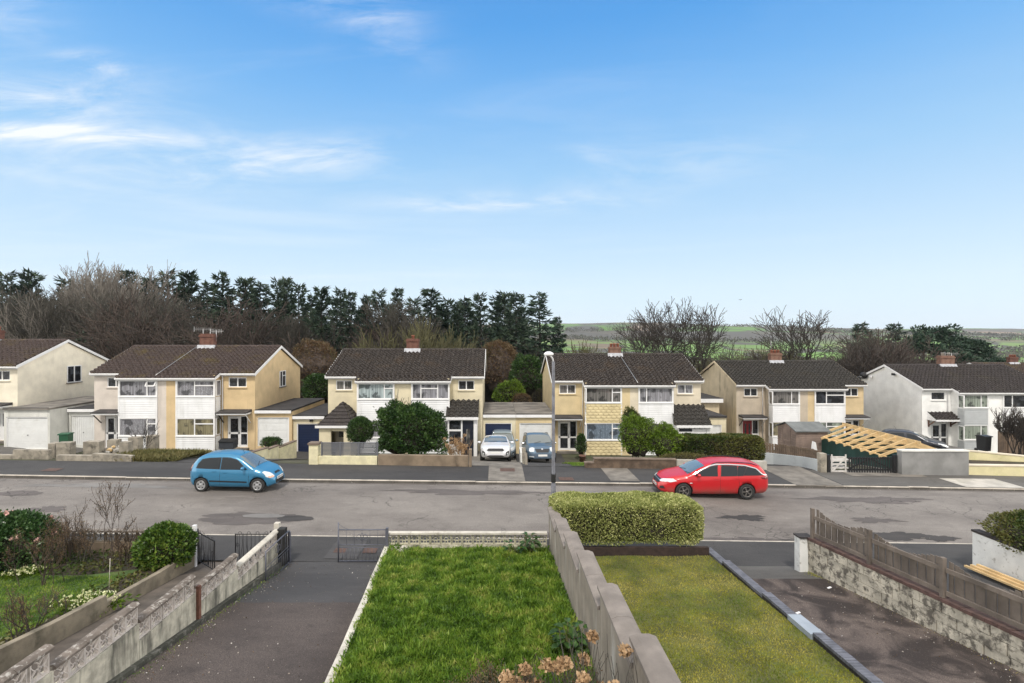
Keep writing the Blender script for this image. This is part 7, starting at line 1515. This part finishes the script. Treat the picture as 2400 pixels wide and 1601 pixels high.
bare = [('big', 225, 618, 61, .95, 'largest pale-twigged bare tree, left of the brown roofs'), ('big', 130, 628, 64, .9, 'pale bare tree left of the largest one'), ('mid', 20, 668, 60, 1.1, 'brown bare tree at the far left edge'), ('mid', 85, 690, 58, 1.0, 'brown bare tree over the far left roof'), ('mid', 300, 680, 60, .9, 'brown bare tree right of the largest one'), ('brown', 370, 690, 57, 1.2, 'reddish bare tree left of the aerials'), ('mid', 430, 695, 59, 1.0, 'grey-brown bare tree behind the aerials'), ('brown', 505, 705, 56, 1.05, 'reddish bare tree right of the aerials'), ('dark', 585, 735, 57, 1.2, 'dark bare tree above the brown ridge'), ('mid', 660, 735, 58, .75, 'bare tree leaning over the tan gable'), ('mid', 720, 735, 59, .7, 'grey-brown bare tree right of the tan gable'), ('dark', 790, 770, 56, 1.0, 'low dark bare tree left of the cream roof'), ('brown', 890, 728, 57, 1.25, 'round brown bare tree left of the red chimney'), ('mid', 935, 705, 60, 1.1, 'taller bare tree behind the red chimney'), ('mid', 960, 738, 56, 1.0, 'fine-twigged bare tree just right of the red chimney'), ('olive', 1010, 757, 52, 1.15, 'olive twiggy willow above the cream roof'), ('olive', 1060, 778, 51, 1.0, 'smaller olive twiggy willow, right of the first willow'), ('olive', 870, 800, 52, .8, 'olive twiggy sapling above the left of the cream roof'), ('dark', 960, 790, 51, 1.0, 'low dark thicket tree behind the red chimney'),
    ('sil', 1492, 727, 54, .85, 'bare spreading tree, left of three above the lamp house chimney'), ('sil2', 1580, 712, 52, .95, 'bare spreading tree, middle of three right of the chimney'), ('sil', 1648, 710, 50, 1.05, 'largest bare spreading tree, beside the stained gable'), ('dark', 1725, 812, 52, 1.1, 'low wide bare tree with a long branch over the stained gable house'), ('sil2', 1915, 728, 58, 1.15, 'bare dome-shaped tree above the shed'), ('olive', 1835, 812, 60, 1.0, 'thin bare tree left of the dome-shaped one'), ('brown', 2000, 785, 57, 1.0, 'reddish bare tree above the right end of the stained gable roof'), ('mid', 2050, 778, 60, 1.1, 'broad grey bare tree behind the white gable'), ('brown', 2110, 785, 58, 1.3, 'reddish bare tree right behind the white gable'), ('dark', 2020, 800, 55, 1.3, 'low dark bare tree touching the white gable roof'), ('brown', 2180, 800, 60, 1.1, 'low reddish tree left of the wide chimney'), ('olive', 1340, 812, 56, 1.2, 'olive scrub left of the lamp house chimney'), ('olive', 1400, 816, 56, 1.2, 'olive scrub behind the lamp house chimney'), ('olive', 1660, 838, 54, 1.2, 'olive scrub between the lamp house and the stained gable'), ('olive', 1790, 820, 58, 1.0, 'low dark scrub tree behind the stained gable house chimney')]
for k, px, py, Y, wd, lb in bare:
    x = X(px, Y); H = Z(py, Y) - gz(x, Y); place(BP[k], used, 'bare_tree', x, Y, H, lb, 'bare tree', BG, random.uniform(0, 6.28), wd)
# brown understorey thickets behind the houses
for i, px in enumerate(range(-10, 1290, 46)):
    Y = 53.5 + (i * 7 % 5); x = X(px, Y); place(BP['dark'] if i % 3 or px > 700 else BP['brown'], used, 'bare_tree', x, Y, Z(800 + (i * 13 % 5) * 9, Y) - gz(x, Y), 'low tangled scrub tree of the dim understorey behind the houses', 'scrub tree', 'understorey scrub behind the houses', random.uniform(0, 6.28), 1.2)
# dark green massed undergrowth low in the belt
rng = np.random.default_rng(5); Cs = []
for k in range(46):
    px = -20 + k * 29; Y = 57 + (k % 4) * 2.5; x = X(px, Y); z = gz(x, Y); h_ = Z((772 if px < 520 else 796) + (k * 7 % 5) * 14, Y) - z; n = 800; U = unit(rng.normal(size=(n, 3))) * np.array([2.6, 1.6, h_ * .55]) * rng.uniform(.75, 1.08, (n, 1)); Cs.append(U + [x, Y, z + h_ * .5])
Cs = np.concatenate(Cs); o = sprinkle(None, 'undergrowth', Cs, .5, .26, M['needle'], 3); tag(o, 'dark ivy and bramble undergrowth filling the foot of the tree belt', 'undergrowth', kind='stuff')
# right hand rounded conifers
for px, py, Y, wx_, lb in ((2020, 757, 66, 4.2, 'sparse dark pine left of the pair of round cypresses'), (2092, 758, 68, 3.2, 'sparse dark pine close to the round cypresses')):
    x = X(px, Y); place(CP[1], used, 'conifer_tree', x, Y, Z(py, Y) - gz(x, Y), lb, 'conifer', 'conifers at the right behind the white house', None, 1.1)
def cypress(px, py, Y, rx, lb, seed):
    x = X(px, Y); zt_ = Z(py, Y); z0_ = gz(x, Y); t = thing('cypress_tree', lb, 'cypress', (x, Y, z0_), 0, 'rounded dark cypresses at the right'); H = zt_ - z0_; rng = np.random.default_rng(seed); Cs = []; Ds = []
    for k in range(46):
        u = rng.uniform(.15, 1); a = rng.uniform(0, 6.28); rad = rx * math.sqrt(max(.03, 1 - ((u - .45) / .6) ** 2)) * rng.uniform(.45, 1); c = np.array([rad * math.cos(a), rad * math.sin(a), H * u * .95]); n = 170; U = unit(rng.normal(size=(n, 3))); Cs.append(c + U * [1.05, 1.05, .55] * rng.uniform(.4, 1, (n, 1))); Ds.append(U + [0, 0, .4])
    C = np.concatenate(Cs); D = unit(np.concatenate(Ds) + rng.normal(size=C.shape) * .5); Ls = rng.uniform(.25, .5, len(C)); tri_mesh('crown', leafquads(C, D, Ls, Ls * .5, rng), [M['needle2']], t, nv=4); b = MB(); b.tube([(0, 0, 0), (0, 0, H * .5), (0, 0, H * .85)], [.3, .2, .08], 7)
    for k in range(14): a = k * 2.4; z_ = H * (.3 + .045 * k); b.tube([(0, 0, z_), (rx * .7 * math.cos(a), rx * .7 * math.sin(a), z_ + .8)], [.09, .03], 5)
    b.build('trunk', M['bark_dk'], t)
for a in ((2165, 760, 66, 2.5, 'broad dark cypress, left of the pair above the white house ridge', 1), (2218, 757, 67, 2.5, 'broad dark cypress, right of the pair above the white house ridge', 2), (2300, 787, 70, 2.3, 'smaller separate cypress right of the wide chimney', 3), (2345, 838, 66, 1.8, 'low dark cypress at the right below the small separate one', 4), (2258, 822, 64, 2.0, 'low dark cypress directly behind the wide chimney', 5)): cypress(*a)
# distant woods and hedges on the hills
rng = np.random.default_rng(9); n = 9000; D_ = rng.uniform(260, 1500, n); Xx = rng.uniform(-1.1, 1.15, n) * D_; ln = np.sin(Xx / 160 + 3 * np.sin(D_ / 130)) + np.sin(D_ / 47 + Xx / 300) ; keep = ln > .35; D_, Xx = D_[keep], Xx[keep]; Zz = np.array([hillz(a, b_) for a, b_ in zip(Xx, D_)]); sub = 14; C0 = np.stack([Xx, D_, Zz], 1)
C = np.repeat(C0, sub, 0) + rng.normal(size=(len(C0) * sub, 3)) * [4.2, 3, 1.6] + [0, 0, 2.2]; M['farwood'] = leaf_mat('far_woodland', [(.055, .05, .042), (.085, .078, .06), (.07, .08, .045), (.11, .095, .075)], .9, .02, .5, 0)
tag(sprinkle(None, 'woodland', C, 3.2, 2.2, M['farwood'], 4), 'bare grey-brown woods and hedgerows spread over the distant hillside', 'woodland', kind='stuff')
# ---- shrubs behind and between the houses
def gzf(px, Y): return gz(X(px, Y), Y)
for px, py, Y, rx, ry, rz_, lb in ((735, 868, 50, 2.6, 1.6, 2.6, 'rusty brown copper thicket in the gap beside the tan gable'), (1168, 868, 50, 2.0, 1.6, 2.6, 'rusty brown hedge rising behind the flat garage roofs')):
    foliage('shrub', lb, 'shrub', (X(px, Y), Y, Z(py, Y) + .2), (rx, ry, rz_), 9000, .2, .07, M['lf_brown'], int(px), core=.85, coremat=M['twig_r'])
foliage('shrub', 'bright green bush behind the flat garage roofs', 'shrub', (X(1195, 44), 44, Z(925, 44)), (1.35, 1.0, 1.1), 4200, .16, .08, M['lf_lime'], 3)
foliage('shrub', 'dark green ivy mass behind the bright green bush', 'shrub', (X(1235, 47), 47, Z(885, 47)), (1.6, 1.2, 1.9), 5000, .2, .1, M['lf_dark'], 4)
foliage('shrub', 'dark evergreen shrub at the foot of the trees beside the tan house', 'shrub', (X(748, 47), 47, Z(912, 47)), (1.4, 1.0, 1.3), 4000, .2, .1, M['lf_dark'], 5)
foliage('shrub', 'small brown shrub behind the garage roof right of the green bush', 'shrub', (X(1222, 43), 43, Z(940, 43)), (.8, .6, .6), 1800, .12, .05, M['lf_brown'], 6)
# front garden shrubs of the cream pair
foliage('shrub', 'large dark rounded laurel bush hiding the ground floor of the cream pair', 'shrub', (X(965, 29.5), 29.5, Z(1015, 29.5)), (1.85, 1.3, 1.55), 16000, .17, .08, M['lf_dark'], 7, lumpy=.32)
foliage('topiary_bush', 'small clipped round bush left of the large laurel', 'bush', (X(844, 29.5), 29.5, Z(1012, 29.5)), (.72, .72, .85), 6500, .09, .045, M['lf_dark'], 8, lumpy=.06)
def twiggy(name, label, x, y, z, H, mat, seed, stems=9, mx=2, r=.012, wide=.3, heads=None, group=None, leaf=None, minr=.006, kids=(1,), up=.12, spread=.5, headr=.09, hn=40, hk=12):
    rr = random.Random(seed); out = []; t = thing(name, label, 'shrub', (x, y, z), 0, group)
    for s in range(stems):
        a = rr.uniform(0, 6.28); d = Vector((math.cos(a) * wide * rr.uniform(.2, 1), math.sin(a) * wide * rr.uniform(.2, 1), 1)).normalized(); grow(rr, (rr.gauss(0, .06) * wide * 4, rr.gauss(0, .06) * wide * 4, -.05), d, H * .62 * rr.uniform(.7, 1.1), r, 0, out, mx, spread, up, 4, .13, kids, .7, (.45, .7), minr)
    A = np.array(out); seg_mesh('stems', A[:, 1:], [mat], t, 4); tips = A[A[:, 0] == mx][:, 4:7]
    if heads:
        rng = np.random.default_rng(seed); idx = rng.choice(len(tips), min(hk, len(tips)), replace=False)
        for i in idx[:hk]: U = unit(rng.normal(size=(hn, 3))) * headr * rng.uniform(.5, 1, (hn, 1)) * [1, 1, .75]; sprinkle(t, 'flower_head', tips[i] + U, headr * .6, headr * .5, heads, int(i))
    if leaf: rng = np.random.default_rng(seed + 1); C = np.repeat(tips, 3, 0) + rng.normal(size=(len(tips) * 3, 3)) * .03; sprinkle(t, 'leaves', C, leaf[1], leaf[1] * .5, leaf[0], seed)
    return t
for k, (px, Y, H, lb) in enumerate(((1062, 27.0, 1.25, 'dried hydrangea with straw heads right of the large laurel'), (1085, 26.8, 1.1, 'second dried hydrangea at the end of the brown stained wall'))): twiggy('dried_hydrangea', lb, X(px, Y), Y, gfar(X(px, Y), Y) + .1, H * 1.1, M['dryhead'], 20 + k, 16, 1, .014, .45, M['dryhead'], hn=30, headr=.1, hk=26)
twiggy('dead_shrub', 'thin bare twiggy shrub rising through the top of the large laurel', X(930, 29.8), 29.8, gfar(-6, 29.8) + 1.0, 2.6, M['twig'], 31, 7, 2, .02, .35, minr=.01)
twiggy('dead_shrub', 'thin bare shrub in front of the lower left lace window', X(336, 28.5), 28.5, gfar(-20, 28.5), 1.7, M['twig_d'], 32, 5, 2, .02, .3, minr=.009)
twiggy('dead_shrub', 'small dead shrub left of the glazed off-white door', X(292, 28), 28, gfar(-20, 28), 1.0, M['twig'], 33, 8, 1, .014, .6, minr=.008)
twiggy('dead_shrub', 'bare leafless bush in front of the tall dark fence', X(2385, 31), 31, -.6, 2.2, M['twig_d'], 34, 12, 3, .03, .5, minr=.01, kids=(1, 2))
# hedge group, yellow-cream pair
foliage('shrub', 'tall loose green shrub at the left end of the street hedge', 'shrub', (X(1492, 27.2), 27.2, Z(1025, 27.2)), (.85, .7, 1.15), 7500, .11, .04, M['lf_lime'], 41, lumpy=.32)
foliage('shrub', 'spiky grey-green shrub poking above the loose green shrub', 'shrub', (X(1480, 27.9), 27.9, Z(1000, 27.9)), (.45, .4, 1.0), 2600, .16, .03, M['lf_hedge'], 42, lumpy=.3)
foliage('shrub', 'lime green rounded shrub between the loose shrub and the hedge', 'shrub', (X(1560, 27), 27, Z(1040, 27)), (.9, .65, .85), 6500, .10, .045, M['lf_lime'], 43, lumpy=.3)
foliage('hedge', 'trimmed dark hedge with brown tints behind the red car', 'hedge', (X(1688, 26.8), 26.8, Z(1053, 26.8)), (2.05, .6, .72), 19000, .10, .05, M['lf_hedge'], 44, 'box', .16)
foliage('shrub', 'low dry plants along the foot of the street hedge', 'shrub', (X(1600, 25.9), 25.9, .25), (1.5, .25, .3), 2500, .16, .02, M['grass_d'], 45)
foliage('shrub', 'dark pointed conifer bush in a pot beside the yellow-cream house door', 'shrub', (X(1362, 34), 34, Z(1045, 34)), (.32, .3, .75), 1800, .12, .04, M['lf_dark'], 46)
t = thing('plant_pot', 'brown pot under the dark pointed bush by the door', 'pot', (X(1365, 33.6), 33.6, gfar(5.9, 33.6))); b = MB(); b.lathe([(0, 0), (.17, 0), (.22, .34), (.24, .35), (.24, .4), (.19, .4), (.18, .3), (0, .3)], (0, 0, 0), 16); b.build('pot_body', M['brick_old'], t)
# plants by the cream wall of the garages
for k, (px, lb) in enumerate(((628, 'spiky green plant behind the stepped cream wall'), (645, 'leafy green plant behind the stepped cream wall, nearer the garages'))): foliage('shrub', lb, 'shrub', (X(px, 30.2), 30.2, Z(1038, 30.2)), (.35, .3, .28), 700, .16, .03, M['lf_dark'], 50 + k)
# ---- near shrubs
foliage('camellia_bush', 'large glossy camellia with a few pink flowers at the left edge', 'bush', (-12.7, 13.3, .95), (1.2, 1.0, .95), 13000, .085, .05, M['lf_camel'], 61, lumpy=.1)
U = unit(RNG.normal(size=(60, 3))); U[:, 2] = abs(U[:, 2]); P0 = U * [1.4, 1.0, .95] * 1.02; P0 = P0[P0[:, 2] > .35]; C = np.repeat(P0, 12, 0) + RNG.normal(size=(len(P0) * 12, 3)) * .025
o = sprinkle(bpy.data.objects['camellia_bush'], 'pink_flowers', C, .06, .05, M['petal_p'], 6)
foliage('shrub', 'glossy round evergreen bush beside the slim white gate post', 'bush', (X(388, 13.5), 13.5, .92), (.68, .6, .62), 5200, .095, .06, M['lf_gloss'], 62, lumpy=.08)
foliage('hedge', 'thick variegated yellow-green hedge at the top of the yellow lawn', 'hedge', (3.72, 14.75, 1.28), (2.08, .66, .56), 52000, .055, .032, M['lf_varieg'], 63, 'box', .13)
foliage('shrub', 'dark green leafy bush spilling over the white wall at the right edge', 'bush', (14.6, 13.2, 1.25), (1.3, 1.3, .62), 11000, .08, .04, M['lf_hedge'], 64, lumpy=.2)
# twiggy shrubs of the left garden
tw_ = [(100, 12.0, 1.2, 'twig_r', 9, 3, .5, 'brown twiggy bush standing on the left lawn'), (248, 13.2, 1.65, 'twig_r', 4, 3, .3, 'tall reddish rose bush in front of the screen wall'), (160, 13.6, 1.3, 'twig_r', 8, 2, .4, 'reddish twiggy rose between the camellia and the tall rose'), (205, 13.7, .9, 'twig', 9, 2, .5, 'small dead bush left of the tall reddish rose'), (300, 13.6, .9, 'twig_r', 9, 2, .5, 'small dead bush left of the glossy round bush'), (60, 9.4, .8, 'twig_d', 7, 2, .5, 'sparse bare bush near the bottom left corner'), (130, 10.6, .5, 'twig', 7, 1, .6, 'low twiggy tuft on the left lawn edge')]
for i, (px, Y, H, m_, st_, mx_, wd, lb) in enumerate(tw_): x = X(px, Y); twiggy('rose_bush' if 'rose' in lb else 'dead_shrub', lb, x, Y, zg(x, Y), H, M[m_], 70 + i, st_, mx_, .013, wd, minr=.0045, kids=(1,) if mx_ < 3 else (0, 1, 1), leaf=(M['lf_brown'], .03))
for px, Y, lb in ((362, 12.6, 'green garden cane standing below the glossy round bush'), (255, 11.6, 'pale garden cane beside the pale primroses')): x = X(px, Y); tag(MB().tube([(x, Y, zg(x, Y)), (x + .03, Y, zg(x, Y) + .8)], .006, 5).build('garden_cane', M['lf_lime'] if 'green' in lb else M['cop_w']), lb, 'cane')
def primroses(label, px, Y, rx, ry, seed):
    x = X(px, Y); rng = np.random.default_rng(seed); t = thing('primrose_clump', label, 'flowers', (x, Y, zg(x, Y)), 0, 'clumps of pale primroses'); n = int(900 * rx / .5)
    P = rng.normal(size=(n, 3)) * [rx * .5, ry * .5, .02] + [0, 0, .03]; sprinkle(t, 'leaves', P, .11, .05, M['lf_lime'], seed, .6); m = int(60 * rx / .5); P0 = rng.normal(size=(m, 3)) * [rx * .45, ry * .45, .015] + [0, 0, .12]; C = np.repeat(P0, 7, 0) + rng.normal(size=(m * 7, 3)) * .014; sprinkle(t, 'flowers', C, .04, .035, M['petal_w'], seed + 1, 1)
primroses('dense clump of pale yellow primroses by the low block wall', 206, 11.0, .62, .35, 80); primroses('small primrose clump at the far left of the lawn edge', 42, 12.6, .4, .25, 81); primroses('sparse primrose tuft right of the small left clump', 80, 12.9, .3, .2, 82)
# bed plants (ground cover)
rng = np.random.default_rng(12); n = 16000; Px = rng.uniform(-16, -8.4, n); Py = rng.uniform(5.5, 14.4, n); bed = (Py > 12.9 + .25 * np.sin(Px * 1.3)) | (Px > -9.05 + .2 * np.sin(Py * 2)); Px, Py = Px[bed], Py[bed]; Pz = np.array([zg(a, b_) for a, b_ in zip(Px, Py)]) + rng.uniform(0, .12, len(Px)); o = sprinkle(None, 'bed_plants', np.stack([Px, Py, Pz], 1), .09, .05, M['lf_hedge'], 13, .5); tag(o, 'low leafy ground cover over the flower bed of the left garden', 'ground cover', kind='stuff')
# ---- grass
def grass(name, label, xy, zf, L, W, mat, seed, lean=.5):
    rng = np.random.default_rng(seed); n = len(xy); Z_ = np.array([zf(a, b_) for a, b_ in xy]) - .02; C = np.column_stack([xy, Z_]); D = unit(rng.normal(size=(n, 3)) * [lean, lean, .1] + [0, 0, 1]); Ls = np.asarray(L).reshape(-1) * rng.uniform(.6, 1.3, n); S = unit(np.cross(D, rng.normal(size=(n, 3)))) * (W * .5); tip = unit(D + rng.normal(size=(n, 3)) * .35)
    V = np.stack([C - S, C + S, C + D * Ls[:, None] * .6 + S * .7 + 0, C + D * Ls[:, None] * .6 + tip * Ls[:, None] * .45], 1)
    return tag(tri_mesh(name, V, [mat], nv=4), label, 'grass', kind='stuff')
rng = np.random.default_rng(20); n = 95000; y = 14.5 - (rng.uniform(0, 1, n) ** .8) * 8.8; x = np.array([lerp(xdr(b_) + .08, 1.5, u) for b_, u in zip(y, rng.uniform(0, 1, n))])
tuft = np.sin(x * 3.1 + 1.3 * np.sin(y * 2)) * np.sin(y * 3.7 + np.sin(x * 4)) + .6 * np.sin(x * 7 + y * 5); L = .055 + .05 * np.clip(tuft, 0, 1.5) + .03 * rng.uniform(0, 1, n); edge = np.minimum(x - (-2.9), 1.5 - x); L = L + .05 * (edge < .25)
m = 620; tc_ = rng.uniform([-2.85, 6.2], [1.45, 14.3], (m, 2)); per_ = 42; tx = np.repeat(tc_, per_, 0) + rng.normal(size=(m * per_, 2)) * .045; x = np.concatenate([x, tx[:, 0]]); y = np.concatenate([y, tx[:, 1]]); L = np.concatenate([L, np.repeat(rng.uniform(.07, .17, m), per_)])
ok_ = (x > np.array([xdr(b_) + .1 for b_ in y])) & (x < 1.5); grass('grass', 'rough tufted bright green grass of the middle lawn', np.column_stack([x, y])[ok_], zl1, L[ok_], .011, M['grass'], 21, .6)
n = 110000; y = 14.05 - (rng.uniform(0, 1, n) ** .8) * 8.3; x = np.array([lerp(1.82, xe(b_), u) for b_, u in zip(y, rng.uniform(0, 1, n))]); grass('grass', 'short mossy yellow-green grass of the right lawn', np.column_stack([x, y]), zl2, .042, .011, M['grass_y'], 22, .7)
n = 42000; y = rng.uniform(5.5, 12.6, n); x = rng.uniform(-13.5, -8.9, n); k = (y < 12.9 + .25 * np.sin(x * 1.3)) & (x < -9.05 + .2 * np.sin(y * 2)); grass('grass', 'short bright lawn grass of the left garden', np.column_stack([x, y])[k], lambda a, b_: zg(a, b_) + .035, .06, .012, M['grass'], 23, .5)
# overgrown bank by the left houses and verge weeds
n = 9000; x = rng.uniform(X(300, 27), X(455, 27), n); y = rng.uniform(25.5, 30, n); grass('grass', 'overgrown dry grassy bank in front of the off-white and tan pair', np.column_stack([x, y]), lambda a, b_: gfar(a, b_) + .25 * max(0, math.sin((b_ - 25.5) / 4.5 * 3.14)), .26, .03, M['grass_d'], 24, .7)
n = 2500; x = rng.uniform(X(1325, 28), X(1400, 28), n); y = rng.uniform(25.6, 29.5, n); grass('grass', 'small patch of green grass left of the dark mossy street wall', np.column_stack([x, y]), lambda a, b_: gfar(a, b_) + .03, .1, .02, M['grass'], 25, .5)
n = 1500; y = rng.uniform(6, 14.1, n); x = -5.84 + rng.exponential(.05, n); grass('grass', 'moss and weeds along the footing of the pierced wall', np.column_stack([x, y]), lambda a, b_: zdr(b_), .06, .012, M['grass'], 26, .9)
n = 2600; y = rng.uniform(5, 13.8, n); x = np.array([xr(b_) for b_ in y]) - rng.exponential(.06, n); grass('grass', 'moss and weeds along the foot of the old block wall', np.column_stack([x, y]), lambda a, b_: zd2(b_), .035, .012, M['grass_y'], 27, .9)
# dark docks by the screen wall, big leaves by the centre wall, brambles and dried hydrangea in front
def bigleaf(label, x, y, z, n, L, W, mat, seed, up=1.0, sp_=.15):
    rng = np.random.default_rng(seed); t = thing('leafy_plant', label, 'plant', (x, y, z)); b = MB(); s = MB()
    for i in range(n):
        a = rng.uniform(0, 6.28); l = L * rng.uniform(.6, 1.1); h_ = rng.uniform(.1, .55) * up; base = Vector((rng.normal() * sp_ * .4, rng.normal() * sp_ * .4, 0)); root = base + Vector((math.cos(a) * sp_, math.sin(a) * sp_, h_)); d = Vector((math.cos(a), math.sin(a), rng.uniform(-.1, .7))).normalized(); sd_ = d.cross(Vector((0, 0, 1))).normalized() * W * .5; s.tube([base, root], .008, 4); pr = []
        for k in range(6): u = k / 5; w_ = math.sin(math.pi * (u * .85 + .12)) ** .8; c = root + d * l * u - Vector((0, 0, l * .45 * u * u)); pr.append((c - sd_ * w_, c - Vector((0, 0, .02 * w_)), c + sd_ * w_))
        for p, q in zip(pr, pr[1:]): b.face([p[0], p[1], q[1], q[0]], True); b.face([p[1], p[2], q[2], q[1]], True)
    b.build('leaves', mat, t, fixn=False); s.build('stems', M['twig_o'], t); return t
M['bigleaf'] = leaf_mat('leaf_broad', [(.012, .04, .008), (.03, .085, .014), (.07, .15, .03)], .35, 2, .5)
bigleaf('clump of broad arum leaves against the tall grey wall', 1.25, 8.5, zl1(1.2, 8.5), 44, .19, .12, M['lf_dark'], 90, .8); bigleaf('dark dock plant at the top of the rough lawn by the screen wall', .95, 14.1, zl1(.9, 14.1), 26, .26, .09, M['lf_dark'], 91, .8); bigleaf('green dock leaves left of the dark dock plant', .55, 13.95, zl1(.6, 14), 14, .22, .09, M['bigleaf'], 92, .5)
for i, (x, y, H, m_, st_, lb) in enumerate(((.2, 5.7, .95, 'twig', 13, 'tangled brown bramble at the bottom of the picture'), (.0, 6.4, .55, 'twig_o', 12, 'low olive brambles creeping over the lawn by the hydrangeas'))): twiggy('bramble', lb, x, y, zl1(x, y), H, M[m_], 95 + i, st_, 3, .008, .75, minr=.0025, kids=(1, 2), up=.02, spread=.8, leaf=(M['lf_hedge'] if i else M['lf_brown'], .03))
for i, (x, y, H, lb) in enumerate(((.95, 5.7, 1.5, 'dried hydrangea with tan flower heads nearest the tall grey wall'), (.5, 5.5, 1.2, 'dried hydrangea with tan heads in the middle at the bottom edge'), (1.22, 5.1, 1.6, 'tallest dried hydrangea in front of the wall at the bottom edge'), (.25, 5.3, 1.2, 'lowest dried hydrangea at the left of the bottom group'))): twiggy('dried_hydrangea', lb, x, y, zl1(x, y), H * 1.06, M['twig'], 100 + i, 26, 1, .007, .34, M['dryhead'], minr=.0035, headr=.07, hn=120, hk=28)
# grit and leaf scraps scattered on tarmac
rng = np.random.default_rng(40); n = 1500; gx = []
for k in range(n):
    u = rng.uniform()
    if u < .35: y = rng.uniform(7, 14.3); x = rng.uniform(-5.8, xdr(y)) if rng.uniform() < .4 else -5.8 + rng.exponential(.25); z = zdr(y) + .012
    elif u < .65: y = rng.uniform(7, 13); x = xr(y) - rng.exponential(.5) if rng.uniform() < .6 else rng.uniform(xe(y) + .3, xr(y)); z = zd2(y) + .01
    else: x = rng.uniform(-22, 26); y = (ykerb(x) - rng.exponential(.25)) if rng.uniform() < .5 else (NY + .05 + rng.exponential(.3)); z = zroad(x) + .05 * math.sin(math.pi * cl((y - NY) / 6.3)) + .008
    gx.append((x, y, z))
M['grit'] = leaf_mat('grit_and_leaves', [(.05, .035, .02), (.14, .09, .05), (.35, .32, .28), (.6, .58, .55)], .9, 3, .1, 0)
tag(sprinkle(None, 'grit', np.array(gx), .03, .02, M['grit'], 41, .1), 'grit and leaf scraps scattered along kerbs and drive edges', 'grit', kind='stuff')
# bird
t = thing('bird', 'tiny dark bird flying above the bare trees', 'bird', (X(1735, 70), 70, Z(703, 70)), R(30)); t.scale = (.7, .7, .7); b = MB(); b.lathe([(0, -.16), (.05, -.08), (.06, 0), (.035, .1), (.012, .2)], (0, 0, 0), 8, 'x'); b.build('body', M['black'], t)
for s in (-1, 1): b = MB(); b.face([(-.06, s * .04, 0), (.08, s * .04, 0), (.1, s * .2, .1), (.0, s * .38, .06), (-.06, s * .2, .1)]); b.build('wing', M['black'], t, fixn=False)
# ------------------------------------------------------------------ the air between here and the far hills
b = MB(); b.box(-3600, 3600, -60, 2700, -40, 110); t = NT('haze_air'); t.t.nodes.remove(t.b); pvn = t.n('ShaderNodeVolumePrincipled'); pvn.inputs['Density'].default_value = 0.00011; pvn.inputs['Color'].default_value = (0.86, 0.92, 1.0, 1); pvn.inputs['Anisotropy'].default_value = 0.2
t.l(pvn.outputs[0], t.out.inputs['Volume']); o = b.build('haze', t.m); tag(o, 'thin pale air between the street and the distant hills', 'haze', kind='stuff')
